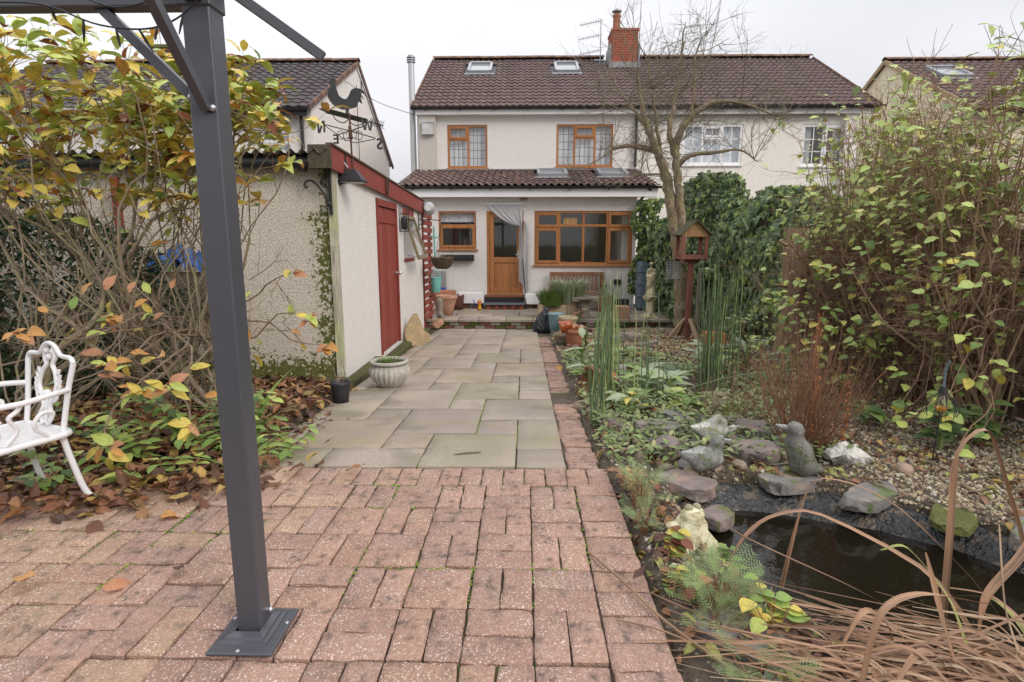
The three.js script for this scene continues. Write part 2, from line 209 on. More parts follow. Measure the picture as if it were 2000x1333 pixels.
const bump = (t, s, depth, s2) => ({ bumpMap: size(t, s, s2), bumpScale: depth });
const M = {
  dash: mat(lin(0.93, 0.89, 0.855), 0.95, { map: size(T.dash, 0.62), ...bump(T.dashB, 0.62, 0.016) }),
  dashCream: mat(lin(0.96, 0.935, 0.87), 0.95, { map: size(T.dash, 0.5), ...bump(T.dashB, 0.5, 0.006) }),
  dashYellow: mat(lin(0.84, 0.76, 0.58), 0.95, { map: size(T.dash, 0.5), ...bump(T.dashB, 0.5, 0.006) }),
  dashFine: mat(lin(0.95, 0.915, 0.885), 0.95, { map: size(T.dash, 0.4), ...bump(T.dashB, 0.4, 0.012) }),
  algae: mat(lin(1.25, 1.24, 1.22), 0.95, { map: size(T.algae, 5, 2.5), ...bump(T.dashB, 0.4, 0.014) }),
  plinth: mat(lin(0.8, 0.85, 0.6), 0.95, { map: size(T.joint, 0.6), ...bump(T.slabB, 0.4, 0.02) }),
  concreteGrey: mat(lin(0.5, 0.48, 0.44), 0.95, { map: size(T.grain, 0.8), ...bump(T.grainB, 0.5, 0.01) }),
  renderGrey: mat(lin(0.62, 0.59, 0.55), 0.95, { map: size(T.dash, 0.5), ...bump(T.dashB, 0.5, 0.008) }),
  oak: mat(lin(0.5, 0.205, 0.065), 0.42, { map: size(T.wood, 0.35, 1.2) }),
  oakDark: mat(lin(0.33, 0.125, 0.045), 0.45, { map: size(T.wood, 0.35, 1.2) }),
  white: mat(lin(0.83, 0.83, 0.84), 0.4),
  whiteDull: mat(lin(0.72, 0.72, 0.71), 0.6, { map: size(T.grain, 0.9) }),
  black: mat(lin(0.022, 0.022, 0.025), 0.45),
  lead: mat(lin(0.05, 0.055, 0.06), 0.5),
  leadGrey: mat(lin(0.36, 0.37, 0.38), 0.6, { map: size(T.grain, 0.4) }),
  red: mat(lin(0.345, 0.062, 0.045), 0.55, { map: size(T.wood, 0.5, 1.5), ...bump(T.wood, 0.5, 0.002, 1.5) }),
  redFaded: mat(lin(0.36, 0.085, 0.06), 0.7, { map: size(T.wood, 0.3, 0.9) }),
  brick: mat(lin(1, 1, 1), 0.9, { map: size(T.brick, 0.5), ...bump(T.grainB, 0.3, 0.006) }),
  brickBrown: mat(lin(0.42, 0.62, 0.62), 0.9, { map: size(T.brick, 0.5), ...bump(T.grainB, 0.3, 0.006) }),
  mortar: mat(lin(0.34, 0.27, 0.22), 0.95),
  tile: [mat(lin(1.0, 0.96, 1.0), 0.85, { map: size(T.tile, 1.3), ...bump(T.grainB, 0.3, 0.004) })],
  tileGrey: mat(lin(0.62, 0.72, 0.85), 0.85, { map: size(T.tile, 1.3), ...bump(T.grainB, 0.3, 0.004) }),
  ridge: mat(lin(1.1, 1.1, 1.1), 0.9, { map: size(T.ridge, 0.7), ...bump(T.grainB, 0.3, 0.006) }),
  glass: phys(lin(0.94, 0.96, 0.97), 0.02, { transmission: 1, thickness: 0, ior: 1.9 }),
  bulbGlass: phys(lin(0.95, 0.95, 0.95), 0.03, { transmission: 1, thickness: 0, ior: 1.5 }),
  amber: phys(lin(0.75, 0.42, 0.08), 0.25, { transmission: 0.5, thickness: 0 }),
  skyGlass: phys(lin(0.25, 0.27, 0.29), 0.04, { specularIntensity: 1, ior: 2.2 }),
  net: mat(lin(0.8, 0.82, 0.85), 0.9), blind: mat(lin(0.7, 0.72, 0.72), 0.8), room: mat(lin(0.8, 0.77, 0.7), 0.9), roomFloor: mat(lin(0.22, 0.15, 0.1), 0.7),
  slate: mat(lin(1, 1, 1), 0.8, { map: size(T.slate, 0.5), ...bump(T.slateB, 0.5, 0.02) }),
  slatePurple: mat(lin(1.15, 0.98, 0.95), 0.8, { map: size(T.slate, 0.6), ...bump(T.slateB, 0.5, 0.02) }),
  paleStone: mat(lin(0.74, 0.72, 0.66), 0.9, { map: size(T.grain, 0.3), ...bump(T.slateB, 0.25, 0.03) }),
  brownStone: mat(lin(0.36, 0.29, 0.21), 0.85, { map: size(T.grain, 0.3), ...bump(T.slateB, 0.3, 0.015) }),
  cobble: mat(lin(0.42, 0.3, 0.22), 0.7, { map: size(T.grain, 0.3) }),
  mossStone: mat(lin(0.2, 0.22, 0.06), 0.95, { map: size(T.grain, 0.2), ...bump(T.grainB, 0.1, 0.02) }),
  sandstone: mat(lin(0.5, 0.37, 0.21), 0.9, { map: size(T.grain, 0.5), ...bump(T.slabB, 0.4, 0.01) }),
  soil: mat(lin(1, 1, 1), 1, { map: size(T.soil, 0.9), ...bump(T.grainB, 0.4, 0.03) }),
  joint: mat(lin(1, 1, 1), 1, { map: size(T.joint, 0.9), ...bump(T.grainB, 0.3, 0.02) }),
  liner: mat(lin(1, 1, 1), 0.28, { map: size(T.liner, 0.7), ...bump(T.grainB, 0.5, 0.02) }),
  water: phys(lin(0.1, 0.085, 0.055), 0.015, { transmission: 0.9, thickness: 0, ior: 1.45, ...bump(T.grainB, 1.6, 0.0025) }),
  terracotta: mat(lin(0.5, 0.2, 0.11), 0.85, { map: size(T.grain, 0.5) }),
  terracottaPale: mat(lin(0.56, 0.31, 0.2), 0.85, { map: size(T.grain, 0.4) }),
  glazeOrange: mat(lin(0.42, 0.1, 0.03), 0.25, { map: size(T.grain, 0.3) }),
  buffPot: mat(lin(0.52, 0.43, 0.27), 0.9, { map: size(T.grain, 0.4), ...bump(T.grainB, 0.3, 0.006) }),
  greyPot: mat(lin(0.34, 0.31, 0.25), 0.9, { map: size(T.grain, 0.4), ...bump(T.grainB, 0.2, 0.008) }),
  blueGlaze: mat(lin(0.22, 0.36, 0.4), 0.3, { map: size(T.grain, 0.3) }),
  ribbed: mat(lin(0.6, 0.57, 0.5), 0.75, { map: size(T.grain, 0.25), ...bump(T.grainB, 0.2, 0.004) }),
  blackPlastic: mat(lin(0.022, 0.022, 0.027), 0.5), greyPlastic: mat(lin(0.36, 0.37, 0.38), 0.5), blueGrey: mat(lin(0.13, 0.18, 0.21), 0.5),
  turquoise: mat(lin(0.18, 0.5, 0.46), 0.5), blue: mat(lin(0.04, 0.09, 0.35), 0.5), blueTarp: mat(lin(0.03, 0.12, 0.36), 0.35), yellow: mat(lin(0.7, 0.36, 0.02), 0.5), pink: mat(lin(0.62, 0.12, 0.18), 0.5),
  gazebo: mat(lin(0.084, 0.087, 0.102), 0.5, { metalness: 0.2, roughnessMap: size(T.grain, 0.35), ...bump(T.grainB, 0.05, 0.0004) }),
  steel: mat(lin(0.6, 0.6, 0.62), 0.35, { metalness: 0.9 }), steelDull: mat(lin(0.42, 0.43, 0.45), 0.45, { metalness: 0.7 }), flue: mat(lin(0.55, 0.56, 0.58), 0.45, { metalness: 0.4 }),
  iron: mat(lin(0.03, 0.03, 0.03), 0.6, { map: size(T.grain, 0.2) }), rust: mat(lin(0.14, 0.07, 0.045), 0.8, { map: size(T.grain, 0.1) }), vane: mat(lin(0.04, 0.042, 0.045), 0.55, { map: size(T.grain, 0.2) }),
  vaneMoss: mat(lin(0.1, 0.1, 0.04), 0.9, { map: size(T.joint, 0.2) }),
  alu: mat(lin(0.82, 0.82, 0.83), 0.35), aluDull: mat(lin(0.6, 0.6, 0.57), 0.6, { map: size(T.grain, 0.3) }),
  treeBark: mat(lin(0.4, 0.32, 0.23), 0.95, { map: size(T.bark, 0.5, 0.5), ...bump(T.barkB, 0.5, 0.02) }),
  twig: mat(lin(0.26, 0.22, 0.175), 0.95, { map: size(T.bark, 0.3) }),
  magBark: mat(lin(0.44, 0.37, 0.29), 0.9, { map: size(T.bark, 0.4), ...bump(T.barkB, 0.4, 0.005) }),
  magTwig: mat(lin(0.34, 0.25, 0.2), 0.9, { map: size(T.bark, 0.2) }),
  shrubStem: mat(lin(0.5, 0.35, 0.24), 0.9, { map: size(T.bark, 0.25) }), shrubTwig: mat(lin(0.36, 0.22, 0.17), 0.9, { map: size(T.bark, 0.2) }),
  redStem: mat(lin(0.32, 0.16, 0.1), 0.8, { map: size(T.bark, 0.2) }),
  stump: mat(lin(0.52, 0.35, 0.25), 0.95, { map: size(T.bark, 0.3, 0.9), ...bump(T.barkB, 0.25, 0.03, 0.8) }),
  cutWood: mat(lin(0.5, 0.35, 0.22), 0.85, { map: size(T.wood, 0.2, 0.5) }), rawWood: mat(lin(0.42, 0.27, 0.16), 0.8, { map: size(T.wood, 0.2, 0.6) }),
  feederRed: mat(lin(0.27, 0.1, 0.065), 0.6, { map: size(T.wood, 0.15, 0.6) }), feederTan: mat(lin(0.4, 0.22, 0.09), 0.7, { map: size(T.wood, 0.15, 0.6) }), feltMoss: mat(lin(0.1, 0.1, 0.05), 0.95, { map: size(T.grain, 0.1) }),
  fence: mat(lin(0.28, 0.185, 0.14), 0.9, { map: size(T.fence, 1.2, 0.4), ...bump(T.fence, 1.2, 0.006, 0.4) }), benchWood: mat(lin(0.34, 0.16, 0.09), 0.8, { map: size(T.wood, 0.2, 0.8) }),
  statue: mat(lin(1.3, 1.28, 1.2), 0.9, { map: size(T.statue, 0.35), ...bump(T.grainB, 0.1, 0.004) }), duck: mat(lin(1, 1, 1), 0.9, { map: size(T.duck, 0.25), ...bump(T.grainB, 0.1, 0.005) }), frog: mat(lin(1, 1, 1), 0.85, { map: size(T.frog, 0.3), ...bump(T.grainB, 0.12, 0.004) }),
  wicker: mat(lin(0.13, 0.09, 0.06), 0.9, { map: size(T.bark, 0.1) }), voile: phys(lin(0.72, 0.73, 0.76), 0.9, { transmission: 0.45, thickness: 0 }),
  moss: mat(lin(0.12, 0.2, 0.025), 1, { map: size(T.grain, 0.05) }),
};
// leaves let some light through
const leafM = (r, g, b, t = T.leaf, o = {}) => phys(lin(r, g, b), 0.6, { map: t, transmission: 0.3, thickness: 0, ...o });
const L = {
  green: leafM(0.24, 0.38, 0.09), lime: leafM(0.58, 0.68, 0.17), yellow: leafM(0.86, 0.68, 0.15), turn: leafM(0.75, 0.68, 0.25, T.leafTurn), orange: leafM(0.72, 0.36, 0.1, T.leaf), salmon: leafM(0.62, 0.3, 0.17), rust: leafM(0.27, 0.075, 0.03),
  ivy: leafM(0.07, 0.125, 0.045, T.leaf, { roughness: 0.45 }), ivyPale: leafM(0.13, 0.2, 0.07, T.leaf, { roughness: 0.45 }), ivyLime: leafM(0.26, 0.36, 0.08), yew: leafM(0.035, 0.075, 0.03), yewB: leafM(0.06, 0.12, 0.04),
  fresh: leafM(0.32, 0.47, 0.12), bush: leafM(0.52, 0.64, 0.2), bushY: leafM(0.7, 0.66, 0.22, T.leafTurn), bushD: leafM(0.18, 0.28, 0.06), grey: leafM(0.42, 0.5, 0.33), maroon: leafM(0.13, 0.03, 0.045), bramble: leafM(0.1, 0.18, 0.06),
  litter1: leafM(0.3, 0.13, 0.065), litter2: leafM(0.2, 0.08, 0.045), litter3: leafM(0.42, 0.22, 0.1), litter4: leafM(0.13, 0.055, 0.035), litterY: leafM(0.5, 0.36, 0.1, T.leafTurn), fern: leafM(0.34, 0.46, 0.2), grass: leafM(0.17, 0.3, 0.05), horsetail: mat(lin(0.15, 0.22, 0.105), 0.6, { map: size(T.grain, 0.1) }), horsetailPale: mat(lin(0.3, 0.4, 0.14), 0.6),
  straw1: leafM(0.46, 0.27, 0.16, T.straw, { transmission: 0.15 }), straw2: leafM(0.42, 0.24, 0.14, T.straw, { transmission: 0.15 }), straw3: leafM(0.56, 0.4, 0.26, T.straw, { transmission: 0.15 }), straw4: leafM(0.32, 0.18, 0.11, T.straw, { transmission: 0.15 }), strawG: leafM(0.4, 0.42, 0.12, T.straw),
};

// ---------- ground, terrace, path, patio ----------
const SL = 0.051;                                                     // the path falls towards the house
const path = (d) => (d < 3.52 ? 0 : -SL * (Math.min(d, 12.5) - 3.52));   // level of the paving d metres from the camera
const nz = (x, z, s = 1) => vn(x * s + 100, z * s + 100, 4096, 5);
// pond outline at the waterline (x, z)
const POND = [[1.06, -3.16], [1.31, -3.25], [1.55, -3.19], [1.76, -3.12], [1.96, -3.03], [2.14, -2.92], [2.3, -2.78], [2.45, -2.6], [2.7, -2.3], [2.78, -1.9], [2.5, -1.5], [2.0, -1.4], [1.55, -1.55], [1.36, -1.9], [1.2, -2.25], [1.06, -2.56], [1.0, -2.8]];
function pondDist(x, z) {   // signed distance to the outline, negative inside
  let d = 1e9, inside = false;
  for (let i = 0, j = POND.length - 1; i < POND.length; j = i++) {
    const [ax, az] = POND[j], [bx, bz] = POND[i]; const ex = bx - ax, ez = bz - az, t = clamp(((x - ax) * ex + (z - az) * ez) / (ex * ex + ez * ez));
    d = Math.min(d, Math.hypot(x - ax - ex * t, z - az - ez * t));
    if ((az > z) !== (bz > z) && x < (bx - ax) * (z - az) / (bz - az) + ax) inside = !inside;
  }
  return inside ? -d : d;
}
const paved = (x, z) => { const d = -z; return (d < 3.53 && x < 0.54 && x > -9) || (d >= 3.5 && d < 12.6 && x > -1.85 && x < 0.46 - 0.004 * d) || (d >= 12.3 && d < 15 && x > -3 && x < 3.3); };
function level(x, z) {
  const d = -z; let y = path(d);
  if (d > 16) y = -0.5;
  if (paved(x, z) || paved(x - 0.06, z) || paved(x + 0.06, z)) return y - 0.07;
  y += 0.035 * (nz(x, z, 2.3) - 0.5) + 0.02 * (nz(x, z, 7) - 0.5) - 0.015;
  if (x > 0.5) { y += 0.05 * sm(0.6, 2.2, x) * sm(3, 5, d); const q = pondDist(x, z); if (q < 0.2) y = lerp(y, -0.9, sm(0.17, 0.02, q)); else y += 0.02 * sm(0.6, 0.25, q); }
  if (x < -1.3 && d < 6.2 && d > 2.7) y += 0.05 * sm(-1.4, -2.6, x) + 0.01;
  return y;
}
{
  const xs = [], zs = []; for (const a of [-260, -140, -80, -50, -30, -20, -14, -10]) xs.push(a); for (let x = -7; x <= 6.01; x += 0.06) xs.push(x); for (const a of [7, 9, 12, 16, 22, 32, 50, 80, 140, 260]) xs.push(a);
  for (const a of [120, 60, 30, 14, 8, 4, 2, 1]) zs.push(a); for (let z = 0; z >= -14.41; z -= 0.06) zs.push(z); for (const a of [-15.5, -17, -20, -26, -34, -50, -90, -160, -300]) zs.push(a);
  const p = [], u = [], ix = [];
  for (const z of zs) for (const x of xs) { p.push(x, level(x, z), z); u.push(x, z); }
  for (let j = 0; j + 1 < zs.length; j++) for (let i = 0; i + 1 < xs.length; i++) { const a = j * xs.length + i, b = a + 1, c = a + xs.length, d = c + 1; ix.push(a, b, c, b, d, c); }
  const g = new THREE.BufferGeometry(); g.setAttribute('position', new THREE.Float32BufferAttribute(p, 3)); g.setAttribute('uv', new THREE.Float32BufferAttribute(u, 2)); g.setIndex(ix); g.computeVertexNormals();
  struct('ground', g, M.soil);
}
// a paving block: worn, slightly domed top with rounded, uneven edges (unit footprint l x w, top at 0)
function blockG(l, w, h, seed, wear, nx, ny) {
  const s = new Soup(), q = rng(seed), ph = q() * 50, rows = [];
  const e = Math.min(0.007, w * 0.06);
  const su = [-l / 2, -l / 2 + e], sv = [-w / 2, -w / 2 + e]; for (let i = 1; i < nx; i++) su.push(-l / 2 + l * i / nx); su.push(l / 2 - e, l / 2); for (let i = 1; i < ny; i++) sv.push(-w / 2 + w * i / ny); sv.push(w / 2 - e, w / 2);
  const nv = sv.length - 1, nu = su.length - 1, tilt = [(q() - 0.5) * 0.02, (q() - 0.5) * 0.02];
  for (let j = 0; j <= nv; j++) { const row = []; for (let i = 0; i <= nu; i++) { const edge = (i === 0 || i === nu ? 1 : 0) + (j === 0 || j === nv ? 1 : 0); const jx = (vn(su[i] * 14 + ph, sv[j] * 14, 4096, seed) - 0.5) * wear * 0.9, jz = (vn(su[i] * 14, sv[j] * 14 + ph, 4096, seed + 3) - 0.5) * wear * 0.9; let y = (vn(su[i] * 22 + ph, sv[j] * 22 + ph, 4096, seed + 1) - 0.5) * wear * 0.8 + tilt[0] * su[i] + tilt[1] * sv[j]; if (edge) y -= 0.005 + 0.003 * q(); if (edge === 2) y -= 0.002; const ins = edge === 2 ? 0.985 : 1; row.push(V(su[i] * ins + jx, y, sv[j] * ins + jz)); } rows.push(row); }
  s.grid(rows.map((r) => r.slice().reverse()), () => [0, 0]);
  const ring = []; for (let i = 0; i < nu; i++) ring.push(rows[0][i]); for (let j = 0; j < nv; j++) ring.push(rows[j][nu]); for (let i = nu; i > 0; i--) ring.push(rows[nv][i]); for (let j = nv; j > 0; j--) ring.push(rows[j][0]);
  s.grid([ring.map((p) => V(p.x, -h, p.z)), ring], () => [0, 0], true);
  const g = toCreasedNormals(metres(s.geo(), q() * 7, q() * 7), 0.9);
  return g;
}
const paverM = [[1, 1, 1], [0.96, 0.95, 0.95], [1.04, 1.03, 1.01], [1.02, 1.0, 0.95], [0.94, 0.95, 0.96]].map(([r, g, b]) => mat(lin(r * 0.93, g * 0.91, b * 0.89), 0.92, { map: size(T.paver, 1), ...bump(T.paverB, 1, 0.012) }));
const buffM = [[1.0, 1.02, 0.9], [1.08, 1.1, 0.98], [0.96, 0.98, 0.88]].map(([r, g, b]) => mat(lin(r, g, b), 0.92, { map: size(T.paver, 1), ...bump(T.paverB, 1, 0.012) }));
const paverG = []; for (let k = 0; k < 10; k++) paverG.push(blockG(0.2595, 0.13, 0.05, 700 + k * 13, 0.011, 7, 4));
{
  const terrace = sub('brick_terrace', scene); terrace.userData.kind = 'structure';
  part('joint_bed', metres(new THREE.PlaneGeometry(10, 9).rotateX(-Math.PI / 2).translate(-4.46, -0.024, 1.0)), M.joint, terrace);
  const rest = []; const X0 = 0.306, BX = 0.2643, Z0 = -3.256, BZ = 0.2955; let shown = 0;
  const put = (x, z, turn, sx, sz, keep) => {
    const g = paverG[Math.floor(R() * 10)], m = R() < 0.6 * sm(-0.7, -2.0, x) ? pick(buffM) : pick(paverM); const y = -0.009 + 0.013 * R();
    if (keep && shown < 296) { shown++; const b = part('paver', g, m, terrace); b.position.set(x, y, z); b.rotation.set((R() - 0.5) * 0.02, turn + (R() - 0.5) * 0.02 + (R() < 0.5 ? Math.PI : 0), (R() - 0.5) * 0.02); b.scale.set(sx, 1, sz); }
    else { const c = g.clone(); c.scale(sx, 1, sz); c.rotateY(turn + (R() < 0.5 ? Math.PI : 0)); c.translate(x, y, z); rest.push(c); }
  };
  for (let k = 0; k < 23; k++) { const x = X0 + 0.16 - k * 0.132; put(x, -3.39, Math.PI / 2, 1.0, 0.96, x > -3.0); }               // soldier course
  for (let j = 0; j < 11; j++) for (let i = 0; i < 24; i++) {
    const cx = X0 - BX * (i + 0.5), cz = Z0 + BZ * (j + 0.5), d = -cz, keep = d > 1.45 && cx > -1.02 * d * 0.9 - 0.3 && i < 13;
    if (cx < -1.6 - d && d > 1) { if (cx < -4.5) continue; }
    if ((i + j) % 2 === 0) { for (const s of [-1, 1]) put(cx + s * BX / 4, cz, Math.PI / 2, 1.1, 0.965, keep); } else for (const s of [-1, 1]) put(cx, cz + s * BZ / 4, 0, 0.985, 1.08, keep);
  }
  for (let k = 0; k < 21; k++) { const z = -3.2 + k * 0.153; put(0.424, z, 0, 0.86, 1.1, -z > 1.5); }                                  // right-hand border
  const more = part('paver_field', rest, paverM[0], terrace); more.userData.kind = 'stuff';
}
// sandstone path
const slabM = [[0.92, 0.89, 0.86], [0.84, 0.82, 0.81], [0.97, 0.9, 0.84], [0.88, 0.84, 0.86], [0.94, 0.92, 0.88], [0.89, 0.88, 0.8]].map(([r, g, b]) => mat(lin(r, g, b), 0.88, { map: size(T.slab, 1.7), ...bump(T.slabB, 0.9, 0.012) }));
{
  const P = sub('stone_path', scene); P.userData.kind = 'structure';
  const bed = metres(new THREE.PlaneGeometry(2.75, 9.4).rotateX(-Math.PI / 2)); bed.rotateX(-Math.atan(SL)); bed.translate(-0.88, path(7.9) - 0.026, -7.9); part('joint_bed', bed, M.joint, P);
  const gx = [0.28, -0.05, -0.375, -0.7, -1.03, -1.365, -1.7, -1.86], gz = [3.53, 3.92, 4.3, 4.73, 5.12, 5.53, 5.95, 6.37, 6.8, 7.31, 7.76, 8.25, 8.7, 9.23, 9.78, 10.27, 10.72, 11.1, 11.5, 12.0, 12.42];
  const S = [[0, 1, 0, 1], [0, 1, 1, 3], [1, 3, 0, 2], [3, 5, 0, 1], [5, 7, 0, 1], [1, 2, 2, 3], [2, 4, 2, 4], [3, 4, 1, 2], [4, 6, 1, 3], [4, 5, 3, 4], [0, 2, 3, 5], [2, 3, 4, 5], [3, 5, 4, 6], [5, 7, 3, 5], [1, 3, 5, 7], [0, 1, 5, 6], [0, 1, 6, 8], [3, 4, 6, 7], [1, 2, 7, 8], [2, 4, 7, 9], [0, 2, 8, 10], [2, 3, 9, 10], [3, 5, 9, 11], [4, 5, 8, 9], [4, 6, 6, 8], [1, 3, 10, 12], [0, 1, 10, 11], [0, 1, 11, 13], [3, 4, 11, 12], [2, 4, 12, 14], [1, 2, 12, 13], [0, 2, 13, 15], [4, 6, 11, 13]];
  const used = {}; const mark = ([a, b, c, d]) => { for (let i = a; i < b; i++) for (let j = c; j < d; j++) used[i + '_' + j] = 1; }; S.forEach(mark);
  const free = (a, b, c, d) => { if (b > 7 || d > 20) return false; for (let i = a; i < b; i++) for (let j = c; j < d; j++) if (used[i + '_' + j]) return false; return true; };
  for (let j = 0; j < 20; j++) for (let i = 0; i < 7; i++) { if (used[i + '_' + j]) continue; const opt = [[2, 2], [2, 1], [1, 2], [1, 1]]; const k = R() < 0.5 ? 0 : 1; for (const [w, h] of opt.slice(k)) if (free(i, i + w, j, j + h)) { const q = [i, i + w, j, j + h]; S.push(q); mark(q); break; } }
  S.forEach(([a, b, c, d], n) => {
    const x0 = gx[b], x1 = gx[a], d0 = gz[c], d1 = gz[d], w = x1 - x0 - 0.01, h = d1 - d0 - 0.012; const g = blockG(w, h, 0.05, 1500 + n * 7, 0.009, Math.max(2, Math.round(w / 0.11)), Math.max(2, Math.round(h / 0.11)));
    const m = part('paving_slab', g, slabM[(n * 5 + (n >> 1)) % 6], P); const dm = (d0 + d1) / 2; m.position.set((x0 + x1) / 2, path(dm) + (R() - 0.5) * 0.006, -dm); m.rotation.x = -Math.atan(SL) + (R() - 0.5) * 0.008; m.rotation.z = (R() - 0.5) * 0.008;
  });
  // brick edging beside the slabs
  const E = sub('brick_edging', scene); E.userData.kind = 'structure';
  let d = 3.62, k = 0; while (d < 11.9) { const z = -d, gone = (d > 5.4 && d < 5.9) || (d > 7.4 && R() < 0.25) || (d > 9.5 && R() < 0.5); if (!gone) { const b = part('edging_brick', paverG[k % 10], pick(paverM), E); b.scale.set(0.72 + 0.12 * R(), 1, 0.78); b.position.set(0.4 - 0.002 * d + (R() - 0.5) * 0.02, path(d) - 0.012 + (R() - 0.5) * 0.014, z); b.rotation.set(-SL + (R() - 0.5) * 0.05, (R() - 0.5) * 0.07, (R() - 0.5) * 0.05); } d += 0.112; k++; }
}
// raised patio in front of the house
{
  const P = sub('patio', scene); P.userData.kind = 'structure'; const y = -0.24;
  part('core', box(-3.2, 3.25, -0.62, y - 0.058, -15, -12.47), M.concreteGrey, P);
  let n = 0; for (const [z0, z1] of [[-12.36, -12.9], [-12.9, -13.35], [-13.35, -13.95], [-13.95, -14.6]]) { let x = -3.1 - (n % 2) * 0.3; while (x < 3.2) { const w = pick([0.6, 0.9, 0.6, 0.45]); const x1 = Math.min(x + w, 3.25); if (x1 - x > 0.1) { const g = blockG(x1 - x - 0.012, z0 - z1 - 0.012, 0.055, 2500 + n * 3, 0.006, 4, 3); const s = part('paving_slab', g, slabM[n % 6], P); s.position.set((x + x1) / 2, y + (R() - 0.5) * 0.004, (z0 + z1) / 2); } x = x1; n++; } n++; }
  let k = 0; for (let r = 0; r < 2; r++) for (let x = -3.1 + (r % 2) * 0.11; x < 3.2; x += 0.225) { const b = part('riser_brick', rbox(-0.106, 0.106, -0.034, 0.034, -0.05, 0.05, 0.008), k++ % 3 === 0 ? M.plinth : k % 2 ? M.brickBrown : M.greyPot, P); b.position.set(x, y - 0.1 - r * 0.078, -12.45 + (R() - 0.5) * 0.012); }
}
// ---------- pond ----------
{
  const off = (k) => POND.map(([x, z], i) => { const a = POND[(i + POND.length - 1) % POND.length], b = POND[(i + 1) % POND.length]; const tx = b[0] - a[0], tz = b[1] - a[1], l = Math.hypot(tx, tz); return [x - tz / l * k, z + tx / l * k]; });
  const sg = pondDist(off(0.05)[3][0], off(0.05)[3][1]) > 0 ? 1 : -1;
  const fine = (pts) => { const c = new THREE.CatmullRomCurve3(pts.map(([x, z]) => V(x, 0, z)), true); return c.getPoints(90).slice(0, 90); };
  const ring = (k, y, w) => fine(off(k * sg)).map((p, i) => V(p.x + (vn(i * 0.4, k * 9, 36, 3) - 0.5) * w, y + (vn(i * 0.5, k * 5 + 3, 45, 8) - 0.5) * w, p.z + (vn(i * 0.45, k * 7, 40, 5) - 0.5) * w));
  const rows = [ring(0.24, -0.03, 0.04), ring(0.14, -0.045, 0.03), ring(0.06, -0.09, 0.025), ring(0, -0.15, 0.015), ring(-0.12, -0.3, 0.02), ring(-0.3, -0.5, 0.03)];
  const s = new Soup(); s.grid(rows, (i, j) => [j * 0.07, i * 0.12], true); const c = V(1.9, -0.56, -2.4); rows[5].forEach((p, i) => s.tri(c, p, rows[5][(i + 1) % 90], [2, 2], [p.x, p.z], [p.x, p.z]));
  struct('pond_liner', s.geo(0.8), M.liner);
  const sh = new THREE.Shape(fine(off(0.03 * sg)).map((p) => new THREE.Vector2(p.x, -p.z))); const w = new THREE.ShapeGeometry(sh); w.rotateX(-Math.PI / 2); w.translate(0, -0.15, 0); struct('pond_water', metres(w), M.water);
}

// ---------- houses ----------
const rectShape = (x0, x1, y0, y1, holes = []) => { const s = new THREE.Shape([new THREE.Vector2(x0, y0), new THREE.Vector2(x1, y0), new THREE.Vector2(x1, y1), new THREE.Vector2(x0, y1)]); for (const [a, b, c, d] of holes) s.holes.push(new THREE.Path([new THREE.Vector2(a, c), new THREE.Vector2(a, d), new THREE.Vector2(b, d), new THREE.Vector2(b, c)])); return s; };
const slabG = (shape, z0, z1, bevel = 0) => { const g = new THREE.ExtrudeGeometry(shape, { depth: z1 - z0 - 2 * bevel, bevelEnabled: bevel > 0, bevelSize: bevel, bevelThickness: bevel, bevelOffset: -bevel, bevelSegments: 1, curveSegments: 8 }); g.translate(0, 0, z0 + bevel); return metres(g); };
// window in a wall facing +z. cells: [u0, u1, v0, v1, opens] as shares of the frame, v from the bottom
function makeWindow(parent, [x0, x1, y0, y1], z, frameM, cells, o = {}) {
  const w = sub('window', parent), W = x1 - x0, H = y1 - y0, fw = o.fw || 0.055; const holes = cells.map(([a, b, c, d]) => [x0 + W * a + (a > 0 ? fw / 2 : fw), x0 + W * b - (b < 1 ? fw / 2 : fw), y0 + H * c + (c > 0 ? fw / 2 : fw), y0 + H * d - (d < 1 ? fw / 2 : fw)]);
  part('frame', slabG(rectShape(x0, x1, y0, y1, holes), z - 0.06, z, 0.006), frameM, w);
  cells.forEach((c, i) => {
    let [a, b, d, e] = holes[i];
    if (c[4]) { const k = o.sash || 0.05; part('sash', slabG(rectShape(a - 0.015, b + 0.015, d - 0.015, e + 0.015, [[a + k, b - k, d + k, e - k]]), z - 0.03, z + 0.018, 0.006), frameM, w); a += k; b -= k; d += k; e -= k; }
    const p = part('pane', new THREE.PlaneGeometry(b - a + 0.01, e - d + 0.01).translate((a + b) / 2, (d + e) / 2, z - 0.032), M.glass, w); p.castShadow = false;
    if (o.lead) { const bars = [], nx = Math.max(1, Math.round((b - a) / o.lead[0])), ny = Math.max(1, Math.round((e - d) / o.lead[1])), t = o.leadW || 0.006; for (let k = 1; k < nx; k++) { const x = lerp(a, b, k / nx); bars.push(box(x - t, x + t, d, e, z - 0.03, z - 0.022)); } for (let k = 1; k < ny; k++) { const y = lerp(d, e, k / ny); bars.push(box(a, b, y - t, y + t, z - 0.031, z - 0.021)); } if (bars.length) part('glazing_bars', bars, o.leadM || M.lead, w).userData.kind = 'stuff'; }
  });
  if (o.sill !== false) part('sill', rbox(x0 - 0.04, x1 + 0.04, y0 - 0.045, y0 - 0.002, z - 0.05, z + 0.07, 0.006), o.sillM || frameM, w);
  if (o.curtain) for (const [a, b, c, d, m] of o.curtain) { const s = new Soup(), n = 24, rows = []; for (const v of [c, d]) { const r = []; for (let k = 0; k <= n; k++) r.push(V(x0 + W * lerp(a, b, k / n), y0 + H * v, z - 0.16 + 0.018 * Math.sin(k * 1.9))); rows.push(r); } s.grid(rows, (i, j) => [j * 0.05, i]); part('curtain', s.geo(2), m || M.net, w); }
  return w;
}
